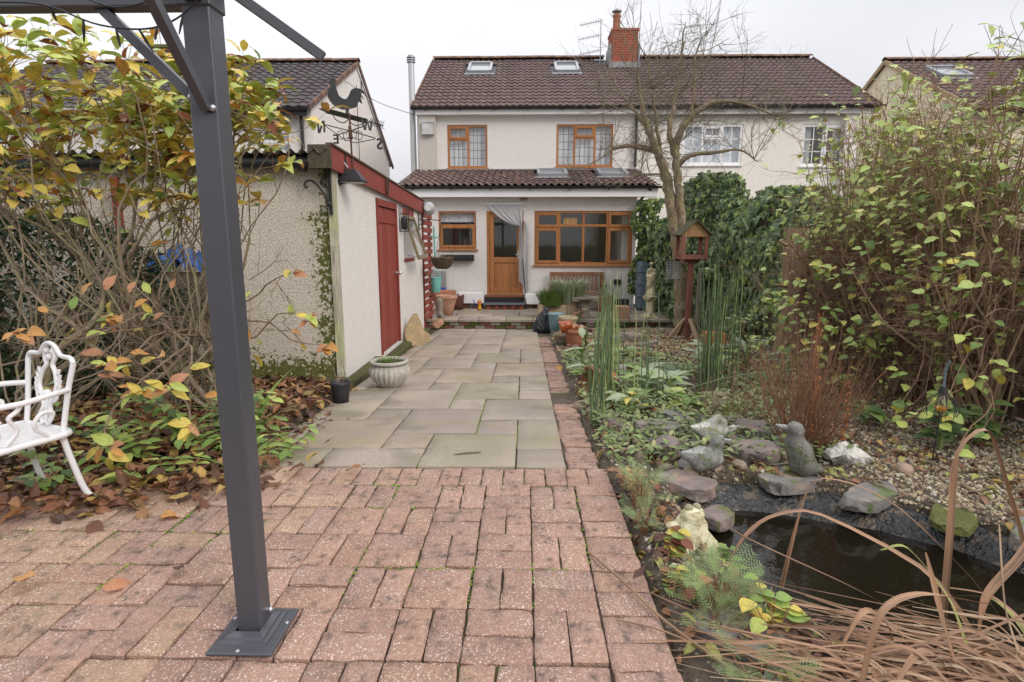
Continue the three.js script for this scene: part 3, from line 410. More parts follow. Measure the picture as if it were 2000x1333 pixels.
// rows of pantiles on a slope from eave to ridge
function tileField(x0, x1, zE, yE, zR, yR, rows, pitch, skip) {
  const s = new Soup(), n = Math.round((x1 - x0) / pitch), per = 6, dz = zR - zE, dy = yR - yE, Ls = Math.hypot(dz, dy), ny = Math.abs(dz) / Ls, nzz = dy / Ls * (dz < 0 ? 1 : -1);
  const prof = (f) => 0.026 * Math.max(0, Math.sin(f * 6.283)) - 0.008 * Math.max(0, -Math.sin(f * 6.283));
  for (let r = 0; r < rows; r++) {
    const a = r / rows - 0.12 / rows, b = (r + 1) / rows, lo = [], lip = [], up = [];
    for (let k = 0; k <= n * per; k++) { const f = k / per, c = Math.floor(f), x = lerp(x0, x1, k / (n * per)), h = prof(f - c), j = (hash(c, r, 77) - 0.5) * 0.012, dn = (hash(c, r, 79) - 0.5) * 0.02 / Ls; const P = (t, hh) => V(x, lerp(yE, yR, t) + ny * hh, lerp(zE, zR, t) + nzz * hh); lip.push(P(a + dn, h * 0.7)); lo.push(P(a + dn, h + 0.034 + j)); up.push(P(b, h + 0.002)); }
    const keep = (k) => !skip || !skip(lerp(x0, x1, k / (n * per)), (r + 0.5) / rows);
    for (let k = 0; k < n * per; k++) { if (!keep(k + 0.5)) continue; const u = (i, t) => [i.x, t * Ls + r * 0.37]; s.quad(lip[k], lip[k + 1], lo[k + 1], lo[k], u(lip[k], a), u(lip[k + 1], a), u(lip[k + 1], a + 0.01), u(lip[k], a + 0.01)); s.quad(lo[k], lo[k + 1], up[k + 1], up[k], u(lo[k], a), u(lo[k + 1], a), u(lo[k + 1], b), u(lo[k], b)); }
  }
  return s.geo(0.9);
}
function ridgeTiles(parent, x0, x1, y, z, m) { const n = Math.round((x1 - x0) / 0.42); const g = new THREE.CylinderGeometry(0.13, 0.13, (x1 - x0) / n + 0.01, 10, 1, true, 0, Math.PI); g.rotateX(-Math.PI / 2).rotateY(0); const q = metres(at(g.clone(), 0, 0, 0, 0, 0, 0)); const h = new Soup(); const L2 = (x1 - x0) / n * 0.5 + 0.005, rows = [[], []]; for (let k = 0; k <= 8; k++) { const a = Math.PI * (k / 8) * 0.9 + 0.157; for (const e of [0, 1]) rows[e].push(V(e ? L2 : -L2, Math.sin(a) * 0.11, Math.cos(a) * 0.15)); } h.grid(rows, (i, j) => [i * 0.4, j * 0.05]); const G = h.geo(1); for (let k = 0; k < n; k++) { const t = part('ridge_tile', G, m, parent); t.position.set(x0 + (k + 0.5) * (x1 - x0) / n, y + (hash(k, 3, 4) - 0.5) * 0.012, z); t.rotation.z = (hash(k, 5, 4) - 0.5) * 0.02; } }
function gutterRun(parent, x0, x1, y, z, m, r = 0.06) { const s = new Soup(), rows = [[], []]; for (let k = 0; k <= 8; k++) { const a = Math.PI + Math.PI * k / 8; rows[0].push(V(x0, y + Math.sin(a) * r, z + Math.cos(a) * r)); rows[1].push(V(x1, y + Math.sin(a) * r, z + Math.cos(a) * r)); } s.grid(rows, (i, j) => [i, j]); const g = [s.geo(1)]; for (let x = x0 + 0.4; x < x1; x += 0.95) g.push(box(x - 0.012, x + 0.012, y - r - 0.03, y + 0.01, z - r - 0.02, z + r * 0.4)); g.push(box(x0 - 0.004, x0 + 0.004, y - r, y, z - r, z + r), box(x1 - 0.004, x1 + 0.004, y - r, y, z - r, z + r)); part('gutter', g, m, parent); }
function skylight(parent, x0, x1, zA, yA, zB, yB) {   // A lower edge, B upper edge, on the slope
  const g = sub('skylight', parent), e = V(0, yB - yA, zB - zA), n = V(0, -(zB - zA), yB - yA).normalize(); const q = (x, t, h) => V(x, yA, zA).addScaledVector(e, t).addScaledVector(n, h);
  part('frame', [bar(q(x0, 0, 0.06), q(x1, 0, 0.06), 0.09, 0.12, n), bar(q(x0, 1, 0.07), q(x1, 1, 0.07), 0.08, 0.13, n), bar(q(x0, 0, 0.065), q(x0, 1, 0.065), 0.08, 0.12, n), bar(q(x1, 0, 0.065), q(x1, 1, 0.065), 0.08, 0.12, n)], M.steelDull, g);
  part('flashing', [bar(q(x0 - 0.12, -0.13, 0.035), q(x1 + 0.12, -0.13, 0.035), 0.16, 0.02, n)], M.leadGrey, g);
  const s = new Soup(); s.quad(q(x0, 0, 0.075), q(x1, 0, 0.075), q(x1, 1, 0.075), q(x0, 1, 0.075), [0, 0], [1, 0], [1, 1], [0, 1]); part('pane', s.geo(), M.skyGlass, g);
}
function brickStack(parent, x0, x1, y0, y1, z0, z1, m, name = 'brickwork') {   // real bricks, too small to pick apart
  const out = [], bl = 0.215, bh = 0.075; let r = 0; for (let y = y0; y < y1 - 0.03; y += bh, r++) { const o = (r % 2) * bl / 2; for (const [z, ax] of [[z1, 0], [z0, 0]]) { const W = x1 - x0; for (let k = -1; k * (bl + 0.01) < W; k++) { const a = Math.max(x0, x0 + k * (bl + 0.01) + o), b = Math.min(x1, x0 + k * (bl + 0.01) + o + bl); if (b - a > 0.03) out.push(box(a, b, y + 0.005, y + bh - 0.005, z - 0.02, z + 0.02)); } } for (const x of [x0, x1]) for (let k = -1; k * (bl + 0.01) < z1 - z0; k++) { const a = Math.max(z0 + 0.02, z0 + k * (bl + 0.01) + o), b = Math.min(z1 - 0.02, z0 + k * (bl + 0.01) + o + bl); if (b - a > 0.03) out.push(box(x - 0.019, x + 0.019, y + 0.005, y + bh - 0.005, a, b)); } }
  part(name, out, m, parent).userData.kind = 'stuff'; part('mortar_core', box(x0 + 0.004, x1 - 0.004, y0, y1 - 0.01, z0 + 0.004, z1 - 0.004), M.mortar, parent);
}
// the house at the end of the path
const house = thing('semi_detached_house', 'white rendered house with brown windows, brown tiled roof and rear extension', 'house', [0, 0, 0]);
{
  const ext = [[-2.147, -1.205, 1.24, 2.175], [-0.945, -0.02, 0.1, 2.18], [0.252, 2.7, 0.85, 2.18]];
  part('extension_wall', slabG(rectShape(-2.95, 2.78, -0.3, 2.6, ext), -14.86, -14.6), M.dash, house);
  for (const [a, b] of [[-2.948, -2.7], [2.53, 2.778]]) part('extension_side_wall', box(a, b, -0.3, 2.72, -17.2, -14.863), M.dash, house);
  const up = [[-2.2, -1.06, 3.5, 4.68], [0.897, 2.5, 3.53, 4.685]];
  part('upper_wall', slabG(rectShape(-3.05, 3.15, -0.3, 5.12, [...up, [-2.6, 2.5, -0.2, 2.4]]), -17.26, -17.0), M.dashFine, house);
  part('side_wall', slabG(new THREE.Shape([[-24.9, -0.4], [-17.02, -0.4], [-17.02, 5.1], [-20.95, 7.38], [-24.9, 5.1]].map(([z, y]) => new THREE.Vector2(-z, y))), 0, 0.25).rotateY(Math.PI / 2).translate(-3.052, 0, 0), M.dashFine, house);
  part('back_wall', box(-2.8, 3.15, -0.4, 5.2, -25.1, -24.91), M.dashFine, house);
  part('room_floor', box(-2.7, 2.52, -0.12, -0.08, -19.5, -14.87), M.cutWood, house); part('room_shell', [box(-2.7, 2.52, 2.38, 2.42, -19.5, -14.87), box(-2.7, 2.52, -0.08, 2.38, -19.54, -19.5), box(-2.699, -2.66, -0.08, 2.38, -19.5, -14.9), box(2.48, 2.529, -0.08, 2.38, -19.5, -14.9), box(-2.79, 3.1, 3.2, 3.24, -19.5, -17.27), box(-2.79, 3.1, 3.24, 5.1, -19.54, -19.5), box(-0.4, -0.36, 3.24, 5.1, -19.5, -17.27)], M.room, house);
  const K = [[0, 0.255, 0.69, 1, 1], [0.255, 0.5, 0.73, 1], [0.5, 0.745, 0.73, 1], [0.745, 1, 0.69, 1, 1], [0, 0.255, 0, 0.69, 1], [0.255, 0.5, 0, 0.73], [0.5, 0.745, 0, 0.73], [0.745, 1, 0, 0.69, 1]];
  makeWindow(house, [0.252, 2.7, 0.85, 2.18], -14.62, M.oak, K, { fw: 0.06, curtain: [[0.3, 0.44, 0.72, 0.88, M.yellow]] });
  makeWindow(house, [-2.147, -1.205, 1.24, 2.175], -14.62, M.oak, [[0, 1, 0.63, 1], [0, 1, 0, 0.63, 1]], { fw: 0.05, curtain: [[0.02, 0.98, 0.72, 0.98, M.net]] });
  makeWindow(house, [-2.2, -1.06, 3.5, 4.68], -17.02, M.oak, [[0, 0.52, 0.66, 1, 1], [0, 0.52, 0, 0.66], [0.52, 1, 0, 1]], { fw: 0.06, lead: [0.13, 0.2], curtain: [[0.02, 0.98, 0.02, 0.98, M.net]] });
  makeWindow(house, [0.897, 2.5, 3.53, 4.685], -17.02, M.oak, [[0, 0.32, 0, 1], [0.32, 0.68, 0.68, 1, 1], [0.32, 0.68, 0, 0.68], [0.68, 1, 0, 1]], { fw: 0.06, lead: [0.14, 0.2], curtain: [[0.02, 0.98, 0.02, 0.98, M.net]] });
  // back door
  const dr = sub('door', house); part('frame', slabG(rectShape(-0.943, -0.022, 0.102, 2.178, [[-0.885, -0.08, 0.16, 2.12]]), -14.7, -14.6, 0.008), M.oak, dr);
  part('leaf', slabG(rectShape(-0.883, -0.082, 0.162, 2.118, [[-0.765, -0.19, 1.04, 2.02], [-0.755, -0.2, 0.29, 0.9]]), -14.69, -14.63, 0.008), M.oak, dr);
  part('panel', slabG(rectShape(-0.756, -0.199, 0.289, 0.901), -14.68, -14.652, 0.01), M.oak, dr);
  part('pane', new THREE.PlaneGeometry(0.58, 0.985).translate(-0.4775, 1.53, -14.655), M.glass, dr); part('handle', [box(-0.235, -0.1, 1.1, 1.118, -14.61, -14.585), box(-0.17, -0.14, 1.0, 1.2, -14.631, -14.62)], M.steel, dr);
  part('door_sill', rbox(-0.99, 0.02, 0.03, 0.098, -14.75, -14.52, 0.01), M.oakDark, house);
  // roofs
  const roof = sub('roof', house);
  part('tiles', tileField(-3.13, 3.15, -16.78, 5.13, -21, 7.55, 16, 0.185, (x, t) => (x > 2.35 && t > 0.86) || (x > -1.95 && x < -0.95 && t > 0.63 && t < 0.86) || (x > 0.85 && x < 1.85 && t > 0.63 && t < 0.86)), M.tile[0], roof).userData.kind = 'stuff';
  part('underlay', [bar(V(0.01, 5.06, -16.75), V(0.01, 7.5, -21), 6.28, 0.05), bar(V(0.01, 5.06, -25.2), V(0.01, 7.49, -21.02), 6.28, 0.05)], M.lead, roof);
  ridgeTiles(roof, -3.14, 2.7, 7.57, -21, M.ridge);
  const eY = (z) => 5.13 + (-16.78 - z) / 4.22 * 2.42; skylight(roof, -1.8, -1.1, -19.55, eY(-19.55), -20.35, eY(-20.35)); skylight(roof, 1.0, 1.7, -19.55, eY(-19.55), -20.35, eY(-20.35));
  part('verge', [bar(V(-3.15, 5.1, -16.75), V(-3.15, 7.52, -20.98), 0.04, 0.14)], M.ridge, roof);
  // lean-to roof of the extension: each tile is a piece of its own
  const er = sub('extension_roof', house); const zE = -14.3, yE = 2.76, zR = -17.0, yR = 3.43, ang = Math.atan2(yR - yE, zE - zR), cols = 36, rows = 7, w = 6.34 / cols, len = Math.hypot(zR - zE, yR - yE) / rows;
  const tg = [0, 1, 2].map((v) => { const s = new Soup(), rr2 = [[], [], []]; for (let k = 0; k <= 7; k++) { const f = k / 7, h = 0.045 * Math.max(0, Math.sin(f * 6.283 * 0.86 + 0.1)) - 0.008 * Math.max(0, -Math.sin(f * 6.283 * 0.86 + 0.1)); const x = (f - 0.5) * w * 1.1; rr2[0].push(V(x, h + 0.012, len * 0.56)); rr2[1].push(V(x, h + 0.036, len * 0.565)); rr2[2].push(V(x, h + 0.004, -len * 0.5)); } s.grid(rr2, (i, j) => [v * 0.4 + j * 0.03, v * 0.3 + i * 0.2]); return s.geo(0.9); });
  const tm = [[1.15, 1.12, 1.12], [1.35, 1.22, 1.18], [1.0, 1.0, 1.0], [1.55, 1.32, 1.22]].map(([r, g, b]) => mat(lin(r, g, b), 0.85, { map: size(T.tile, 0.9), ...bump(T.grainB, 0.2, 0.004) }));
  for (let r = 0; r < rows; r++) for (let c = 0; c < cols; c++) { const t = (r + 0.5) / rows, x = -3.09 + (c + 0.5) * w; if (r > 2 && r < 6 && ((x > 0.3 && x < 1.2) || (x > 1.9 && x < 2.8))) continue; const m = part('roof_tile', tg[Math.floor(R() * 3)], pick(tm), er); m.position.set(x, lerp(yE, yR, t) + (R() - 0.5) * 0.008, lerp(zE, zR, t)); m.rotation.set(ang, (R() - 0.5) * 0.03, 0); }
  part('underlay', bar(V(0.08, yE - 0.05, zE), V(0.08, yR - 0.03, zR), 6.3, 0.04), M.lead, er);
  const zy = (z) => yE + (zE - z) / (zE - zR) * (yR - yE); skylight(er, 0.38, 1.1, -15.55, zy(-15.55), -16.45, zy(-16.45)); skylight(er, 2.0, 2.7, -15.55, zy(-15.55), -16.45, zy(-16.45));
  part('abutment_flashing', bar(V(-3.1, 3.45, -16.96), V(3.2, 3.45, -16.96), 0.1, 0.03), M.leadGrey, er);
  gutterRun(house, -3.12, 3.28, 2.745, -14.24, M.black); part('fascia', [box(-3.05, 3.22, 2.5, 2.69, -14.32, -14.3), box(-3.05, 3.22, 2.5, 2.52, -14.6, -14.322)], M.white, house);
  gutterRun(house, -3.16, 3.15, 5.1, -16.7, M.black); part('fascia', [box(-3.05, 3.15, 4.92, 5.08, -16.8, -16.78), box(-3.05, 3.15, 4.92, 4.94, -16.998, -16.802)], M.white, house);
  part('downpipe', [tubeG([[3.13, 5.0, -16.92], [3.13, 3.5, -16.92]], 0.04, 8), tubeG([[3.05, 2.68, -14.3], [2.86, 2.45, -14.5], [2.86, -0.25, -14.52]], 0.04, 8)], M.black, house);
  part('pier', box(-2.98, -2.5, 3.3, 4.92, -16.998, -16.86), M.renderGrey, house); part('vent_cowl', [box(-2.87, -2.57, 4.4, 4.7, -16.858, -16.76), box(-2.89, -2.55, 4.7, 4.73, -16.858, -16.74), box(-2.89, -2.55, 4.385, 4.4, -16.858, -16.74)], M.whiteDull, house);
  part('air_brick', [...Array(5)].map((_, k) => box(-0.12, 0.07, 2.43 + k * 0.015, 2.437 + k * 0.015, -14.602, -14.585)), M.terracottaPale, house).userData.kind = 'stuff';
  const fl = sub('flue_pipe', house); part('pipe', tubeG([[-3.2, 3.0, -17.15], [-3.2, 6.35, -17.15]], 0.085, 14), M.flue, fl); part('cowl', [...[0, 1, 2].map((k) => at(cyl(0.12, 0.12, 0.025, 14), -3.2, 6.38 + k * 0.06, -17.15)), at(cyl(0.08, 0.08, 0.22, 12), -3.2, 6.35, -17.15)], M.steelDull, fl);
  part('wall_wire', tubeG(curve([[-5.2, 6.0, -17.5], [-4.2, 5.35, -17.2], [-3.1, 4.95, -17.0]], 8), 0.008, 4), M.black, house);
  const ch = sub('chimney', house); brickStack(ch, 2.84, 3.66, 6.9, 8.15, -20.95, -20.1, M.brick); part('cap_course', [rbox(2.8, 3.7, 8.15, 8.23, -20.99, -20.06, 0.01)], M.brick, ch); part('flashing', [box(2.74, 3.76, 6.95, 7.2, -20.08, -20.05), box(2.76, 2.815, 7.0, 7.75, -21, -20.04), box(3.685, 3.74, 7.0, 7.75, -21, -20.04)], M.leadGrey, ch);
  part('chimney_pot', at(lathe([[0.15, 0], [0.15, 0.05], [0.125, 0.08], [0.115, 0.45], [0.14, 0.47], [0.14, 0.53], [0.1, 0.53]], 16), 3.02, 8.23, -20.5), M.terracotta, ch); part('pot_cowl', [at(cyl(0.16, 0.16, 0.02, 16), 3.02, 8.86, -20.5), at(lathe([[0.16, 0], [0.1, 0.06], [0, 0.08]], 16), 3.02, 8.88, -20.5), at(cyl(0.02, 0.02, 0.12, 6), 3.1, 8.75, -20.5), at(cyl(0.02, 0.02, 0.12, 6), 2.94, 8.75, -20.5)], M.steelDull, ch);
}
{ const a = thing('television_aerial', 'grey three-boom television aerial on a mast beside the brick chimney', 'aerial', [2.5, 7.2, -20.45]); part('mast', tubeG([[0, 0, 0], [0, 1.45, 0]], 0.018, 6), M.steelDull, a); for (const [y, dy] of [[1.38, -0.14], [0.95, -0.14], [0.48, -0.14]]) { const b = [tubeG([[0.05, y + 0.01, 0], [-0.72, y + dy, 0]], 0.012, 5)]; for (let k = 1; k < 9; k++) { const t = k / 9; b.push(tubeG([[-0.72 * t, y + dy * t - 0.03, -0.12], [-0.72 * t, y + dy * t + 0.03, 0.12]], 0.006, 4)); } part('boom', b, M.steelDull, a); }
  solid('aerial_pole', tubeG([[0, 0, 0], [0.02, 1.0, 0], [0.03, 2.2, 0]], [0.02, 0.018, 0.012], 6), M.steelDull, 'tall thin aerial pole clamped to the corner of the brick chimney', 'aerial', [3.74, 7.55, -20.3]); }
// adjoining half of the pair
{
  const h = thing('adjoining_house', 'cream rendered house half with white windows, joined to the brown-windowed house', 'house');
  const holes = [[4.45, 6.13, 3.57, 4.67], [7.8, 9.0, 3.53, 4.66]];
  part('upper_wall', slabG(rectShape(3.152, 9.25, -0.4, 5.12, holes), -17.26, -17.0), M.dashCream, h); part('pier', box(8.9, 9.248, -0.4, 5.0, -16.998, -16.85), M.dashCream, h);
  part('side_wall', slabG(new THREE.Shape([[-24.9, -0.4], [-17.02, -0.4], [-17.02, 5.1], [-20.95, 7.38], [-24.9, 5.1]].map(([z, y]) => new THREE.Vector2(-z, y))), 0, 0.25).rotateY(Math.PI / 2).translate(9.0, 0, 0), M.dashCream, h); part('room_shell', [box(3.2, 8.9, 3.2, 3.24, -19.5, -17.27), box(3.2, 8.9, 3.24, 5.1, -19.54, -19.5)], M.room, h);
  makeWindow(h, [4.45, 6.13, 3.57, 4.67], -17.02, M.white, [[0, 0.34, 0, 1], [0.34, 0.66, 0.66, 1, 1], [0.34, 0.66, 0, 0.66], [0.66, 1, 0, 1]], { fw: 0.07, lead: [0.22, 0.33], leadW: 0.012, leadM: M.white, curtain: [[0.02, 0.98, 0.02, 0.98, M.net]] });
  makeWindow(h, [7.8, 9.0, 3.53, 4.66], -17.02, M.white, [[0, 0.5, 0, 1], [0.5, 1, 0, 1, 1]], { fw: 0.07, lead: [0.24, 0.33], leadW: 0.012, leadM: M.white, curtain: [[0.02, 0.25, 0.02, 0.98, M.blind], [0.75, 0.98, 0.02, 0.98, M.blind]] });
  const roof = sub('roof', h); part('tiles', tileField(3.152, 9.72, -16.78, 5.13, -21, 7.55, 16, 0.185, (x, t) => x < 3.75 && t > 0.86), M.tile[0], roof).userData.kind = 'stuff'; part('underlay', [bar(V(6.43, 5.06, -16.75), V(6.43, 7.5, -21), 6.5, 0.05), bar(V(6.43, 5.06, -25.2), V(6.43, 7.49, -21.02), 6.5, 0.05)], M.lead, roof); ridgeTiles(roof, 3.75, 9.7, 7.57, -21, M.ridge); part('verge', bar(V(9.74, 5.1, -16.75), V(9.74, 7.52, -20.98), 0.04, 0.14), M.ridge, roof);
  gutterRun(h, 3.16, 9.82, 5.1, -16.7, M.black); part('fascia', [box(3.154, 9.72, 4.9, 5.08, -16.8, -16.78), box(3.154, 9.72, 4.9, 4.92, -16.848, -16.802)], M.whiteDull, h);
}
// house beyond the shed
{
  const h = thing('neighbour_house', 'white roughcast house with dark grey tiled gable roof behind the shed', 'house');
  part('front_wall', slabG(rectShape(-15, -5.2, -0.4, 4.6, [[-6.5, -5.72, 3.3, 4.15], [-9.6, -8.4, 3.2, 4.15]]), -14.86, -14.6), M.dash, h);
  part('gable_wall', slabG(new THREE.Shape([[-22.8, -0.4], [-14.62, -0.4], [-14.62, 4.62], [-18.75, 6.78], [-22.8, 4.4]].map(([z, y]) => new THREE.Vector2(-z, y))), 0, 0.25).rotateY(Math.PI / 2).translate(-5.452, 0, 0), M.dash, h);
  part('room_shell', [box(-15, -5.5, 2.9, 2.94, -17.5, -14.87), box(-15, -5.5, 2.94, 4.5, -17.54, -17.5)], M.room, h);
  makeWindow(h, [-6.5, -5.72, 3.3, 4.15], -14.62, M.white, [[0, 1, 0.6, 1, 1], [0, 1, 0, 0.6]], { fw: 0.05, curtain: [[0.02, 0.98, 0.02, 0.98, M.net]] }); makeWindow(h, [-9.6, -8.4, 3.2, 4.15], -14.62, M.white, [[0, 0.5, 0, 1, 1], [0.5, 1, 0, 1]], { fw: 0.06, curtain: [[0.02, 0.98, 0.02, 0.98, M.net]] });
  const roof = sub('roof', h); part('tiles', tileField(-15, -5.15, -14.3, 4.6, -18.75, 6.85, 15, 0.27), M.tileGrey, roof).userData.kind = 'stuff'; part('underlay', [bar(V(-10.1, 4.52, -14.3), V(-10.1, 6.8, -18.75), 9.8, 0.05), bar(V(-10.1, 4.3, -23.1), V(-10.1, 6.78, -18.77), 9.8, 0.05)], M.lead, roof); ridgeTiles(roof, -15, -5.1, 6.87, -18.75, M.ridge); part('verge', [bar(V(-5.13, 4.58, -14.28), V(-5.13, 6.82, -18.73), 0.05, 0.13), bar(V(-5.13, 4.25, -23.1), V(-5.13, 6.8, -18.77), 0.05, 0.13)], M.ridge, roof);
  gutterRun(h, -10.2, -5.12, 4.56, -14.22, M.black); gutterRun(h, -15, -10.3, 4.56, -14.22, M.white); part('fascia', box(-15, -5.2, 4.4, 4.52, -14.32, -14.3), M.black, h); part('downpipe', tubeG([[-5.42, 4.5, -14.52], [-5.42, -0.3, -14.52]], 0.045, 8), M.black, h);
  const sw = sub('side_window', h); part('frame', box(-5.21, -5.17, 2.35, 2.95, -17.9, -17.1), M.white, sw); part('pane', box(-5.169, -5.164, 2.42, 2.88, -17.83, -17.17), M.skyGlass, sw); part('wall_bracket', [tubeG([[-5.15, 5.9, -18.5], [-5.0, 5.9, -18.5], [-5.0, 6.25, -18.5]], 0.02, 5), tubeG([[-5.12, 2.6, -18.4], [-5.12, 6.1, -18.4]], 0.012, 4)], M.iron, h);
  const ch = sub('chimney', h); brickStack(ch, -11.3, -10.5, 6.3, 7.2, -18.95, -18.4, M.brickBrown); part('cap_course', rbox(-11.34, -10.46, 7.2, 7.3, -18.99, -18.36, 0.01), M.mossStone, ch);
  solid('mast_aerial', [tubeG([[0, 0, 0], [0, 1.1, 0]], 0.015, 5), tubeG([[-0.12, 1.02, 0], [0.12, 1.08, 0]], 0.01, 4)], M.steelDull, 'short aerial mast standing on the mossy brick chimney', 'aerial', [-11.2, 7.28, -18.7]);
}
{
  const h = thing('yellow_gable_house', 'pale yellow rendered house with brown roof beyond the adjoining house', 'house');
  part('front_wall', slabG(rectShape(12.6, 24, -0.4, 5.0), -17.56, -17.3), M.dashYellow, h);
  part('gable_wall', slabG(new THREE.Shape([[-26, -0.4], [-17.32, -0.4], [-17.32, 5.1], [-21.6, 7.5], [-26, 5.1]].map(([z, y]) => new THREE.Vector2(-z, y))), 0, 0.25).rotateY(Math.PI / 2).translate(12.598, 0, 0), M.dashYellow, h);
  const roof = sub('roof', h); part('tiles', tileField(12.52, 24, -17, 5.05, -21.6, 7.6, 16, 0.27), M.tile[0], roof).userData.kind = 'stuff'; part('underlay', [bar(V(18.2, 4.98, -17), V(18.2, 7.55, -21.6), 11.3, 0.05), bar(V(18.2, 4.98, -26.2), V(18.2, 7.54, -21.62), 11.3, 0.05)], M.lead, roof); ridgeTiles(roof, 12.5, 24, 7.62, -21.6, M.ridge); part('verge', [bar(V(12.5, 5.02, -17), V(12.5, 7.57, -21.58), 0.05, 0.13), bar(V(12.5, 5.02, -26.2), V(12.5, 7.55, -21.62), 0.05, 0.13)], M.sandstone, roof);
  const ey = (z) => 5.05 + (-17 - z) / 4.6 * 2.55; skylight(roof, 13.3, 14.2, -19.7, ey(-19.7), -20.6, ey(-20.6)); part('downpipe', tubeG([[12.5, 5.6, -20], [12.5, 4.6, -20]], 0.06, 6), M.white, h);
}

// ---------- shed ----------
const SX = -2.03;
const shed = thing('shed', 'white pebble-dashed shed with red door and red fascia beside the path', 'shed');
{
  const g1 = slabG(rectShape(-7.03, SX - 0.02, -0.2, 2.3), -6.42, -6.22); { const uv = g1.attributes.uv, p = g1.attributes.position; for (let i = 0; i < uv.count; i++) uv.setXY(i, p.getX(i) + 7.03, p.getY(i) + 0.2); } part('front_wall', g1, M.algae, shed);
  const zs = (z) => 2.3 - (-6.2 - z) * 0.042; // roof line
  const sh = new THREE.Shape([[6.24, -0.5], [11.5, -0.5], [11.5, zs(-11.5) - 0.06], [6.24, zs(-6.2) - 0.06]].map(([a, b]) => new THREE.Vector2(a, b)));
  for (const [a, b, c, d] of [[7.98, 9.24, -0.16, 2.03], [9.75, 10.6, 1.13, 1.86]]) sh.holes.push(new THREE.Path([[a, c], [a, d], [b, d], [b, c]].map(([x, y]) => new THREE.Vector2(x, y))));
  part('side_wall', slabG(sh, 0, 0.2).rotateY(Math.PI / 2).translate(SX - 0.2, 0, 0), M.dashFine, shed);
  part('corner_board', [box(SX - 0.05, SX + 0.012, -0.1, 2.2, -6.24, -6.19), box(SX - 0.014, SX + 0.016, -0.1, 2.2, -6.3, -6.243)], mat(lin(0.62, 0.6, 0.5), 0.9, { map: size(T.bark, 0.3, 1.4) }), shed);
  part('back_walls', [box(-7, SX - 0.2, -0.5, 2.0, -11.5, -11.3), box(-7.03, -6.85, -0.4, 2.1, -11.3, -6.43)], M.dashFine, shed);
  part('plinth', [rbox(-7, SX + 0.14, -0.35, -0.05, -6.22, -6.06, 0.03), rbox(SX + 0.002, SX + 0.14, -0.42, -0.09, -7.6, -6.2, 0.03), rbox(SX + 0.002, SX + 0.16, -0.5, -0.2, -9.4, -7.6, 0.03), rbox(SX + 0.002, SX + 0.13, -0.6, -0.29, -11.5, -9.4, 0.03)], M.plinth, shed);
  // corrugated roof
  const s = new Soup(), rows = [[], []]; for (let k = 0; k <= 260; k++) { const x = -7.1 + k * 5.1 / 260; const h = 0.024 * Math.sin(k * 6.283 / 6); rows[0].push(V(x, 2.345 + h, -5.98)); rows[1].push(V(x, zs(-11.6) + 0.05 + h, -11.6)); } s.grid(rows, (i, j) => [j * 0.02, i * 5]); part('roof_sheet', s.geo(1.2), M.concreteGrey, shed);
  const gt = sub('gutter', shed); part('channel', [tubeG([[-7.1, 2.25, -6.1], [-2.08, 2.25, -6.1]], 0.062, 12), tubeG([[-2.3, 2.25, -6.1], [-2.3, 2.16, -6.12]], 0.045, 10)], M.black, gt);
  part('eaves_board', box(-7.1, -2.1, 2.2, 2.3, -6.2, -6.17), mat(lin(0.16, 0.12, 0.07), 0.9, { map: size(T.bark, 0.4) }), shed);
  // red fascia boards
  const A = V(-1.985, 2.295, -6.03), B = V(-1.985, 2.09, -11.48); const fb = sub('fascia', shed); const mid = A.clone().lerp(B, 0.43);
  part('fascia_board', bar(A, mid.clone().lerp(A, 0.003), 0.03, 0.23), M.red, fb); part('fascia_board', bar(mid, B, 0.03, 0.23), M.red, fb); part('capping', bar(A.clone().add(V(0, 0.127, 0)), B.clone().add(V(0, 0.127, 0)), 0.07, 0.02), mat(lin(0.14, 0.1, 0.07), 0.9, { map: size(T.bark, 0.3) }), fb);
  part('end_board', [box(-2.2, -1.965, 2.18, 2.41, -6.035, -6.005)], mat(lin(0.12, 0.1, 0.075), 0.9, { map: size(T.bark, 0.3) }), fb); part('metal_strap', bar(V(-1.965, 2.41, -6.5), V(-1.965, 2.18, -6.5), 0.035, 0.006, V(1, 0, 0)), M.iron, fb);
  // door of vertical boards
  const d = sub('door', shed); part('frame', [box(SX - 0.06, SX + 0.02, -0.16, 2.03, -8.05, -7.99), box(SX - 0.06, SX + 0.02, -0.16, 2.03, -9.23, -9.17), box(SX - 0.06, SX + 0.022, 1.93, 2.026, -9.166, -8.054)], M.red, d);
  for (let k = 0; k < 9; k++) { const a = -8.06 - k * 0.1225; part('board', rbox(SX - 0.045, SX - 0.005 - (k % 3) * 0.001, -0.15, 1.92, a - 0.1195, a, 0.004), k % 4 === 1 ? M.redFaded : M.red, d); } part('handle', [at(cyl(0.025, 0.025, 0.05, 12), SX + 0.005, 0.95, -9.05, 0, 0, -Math.PI / 2), at(new THREE.SphereGeometry(0.03, 10, 8), SX + 0.07, 0.95, -9.05)], M.steel, d); part('rail', rbox(SX - 0.004, SX + 0.008, 1.7, 1.8, -9.16, -8.07, 0.003), M.red, d);
  // top-hung window, propped open
  const w = sub('window', shed); part('frame', [box(SX - 0.1, SX + 0.012, 1.86, 2.0, -10.65, -9.72), box(SX - 0.1, SX + 0.012, 1.09, 1.14, -10.62, -9.73)], M.red, w);
  const sa = new THREE.Group(); sa.name = 'sash'; w.add(sa); sa.position.set(SX + 0.02, 1.87, 0); sa.rotation.z = 0.3; // hinge at the top edge
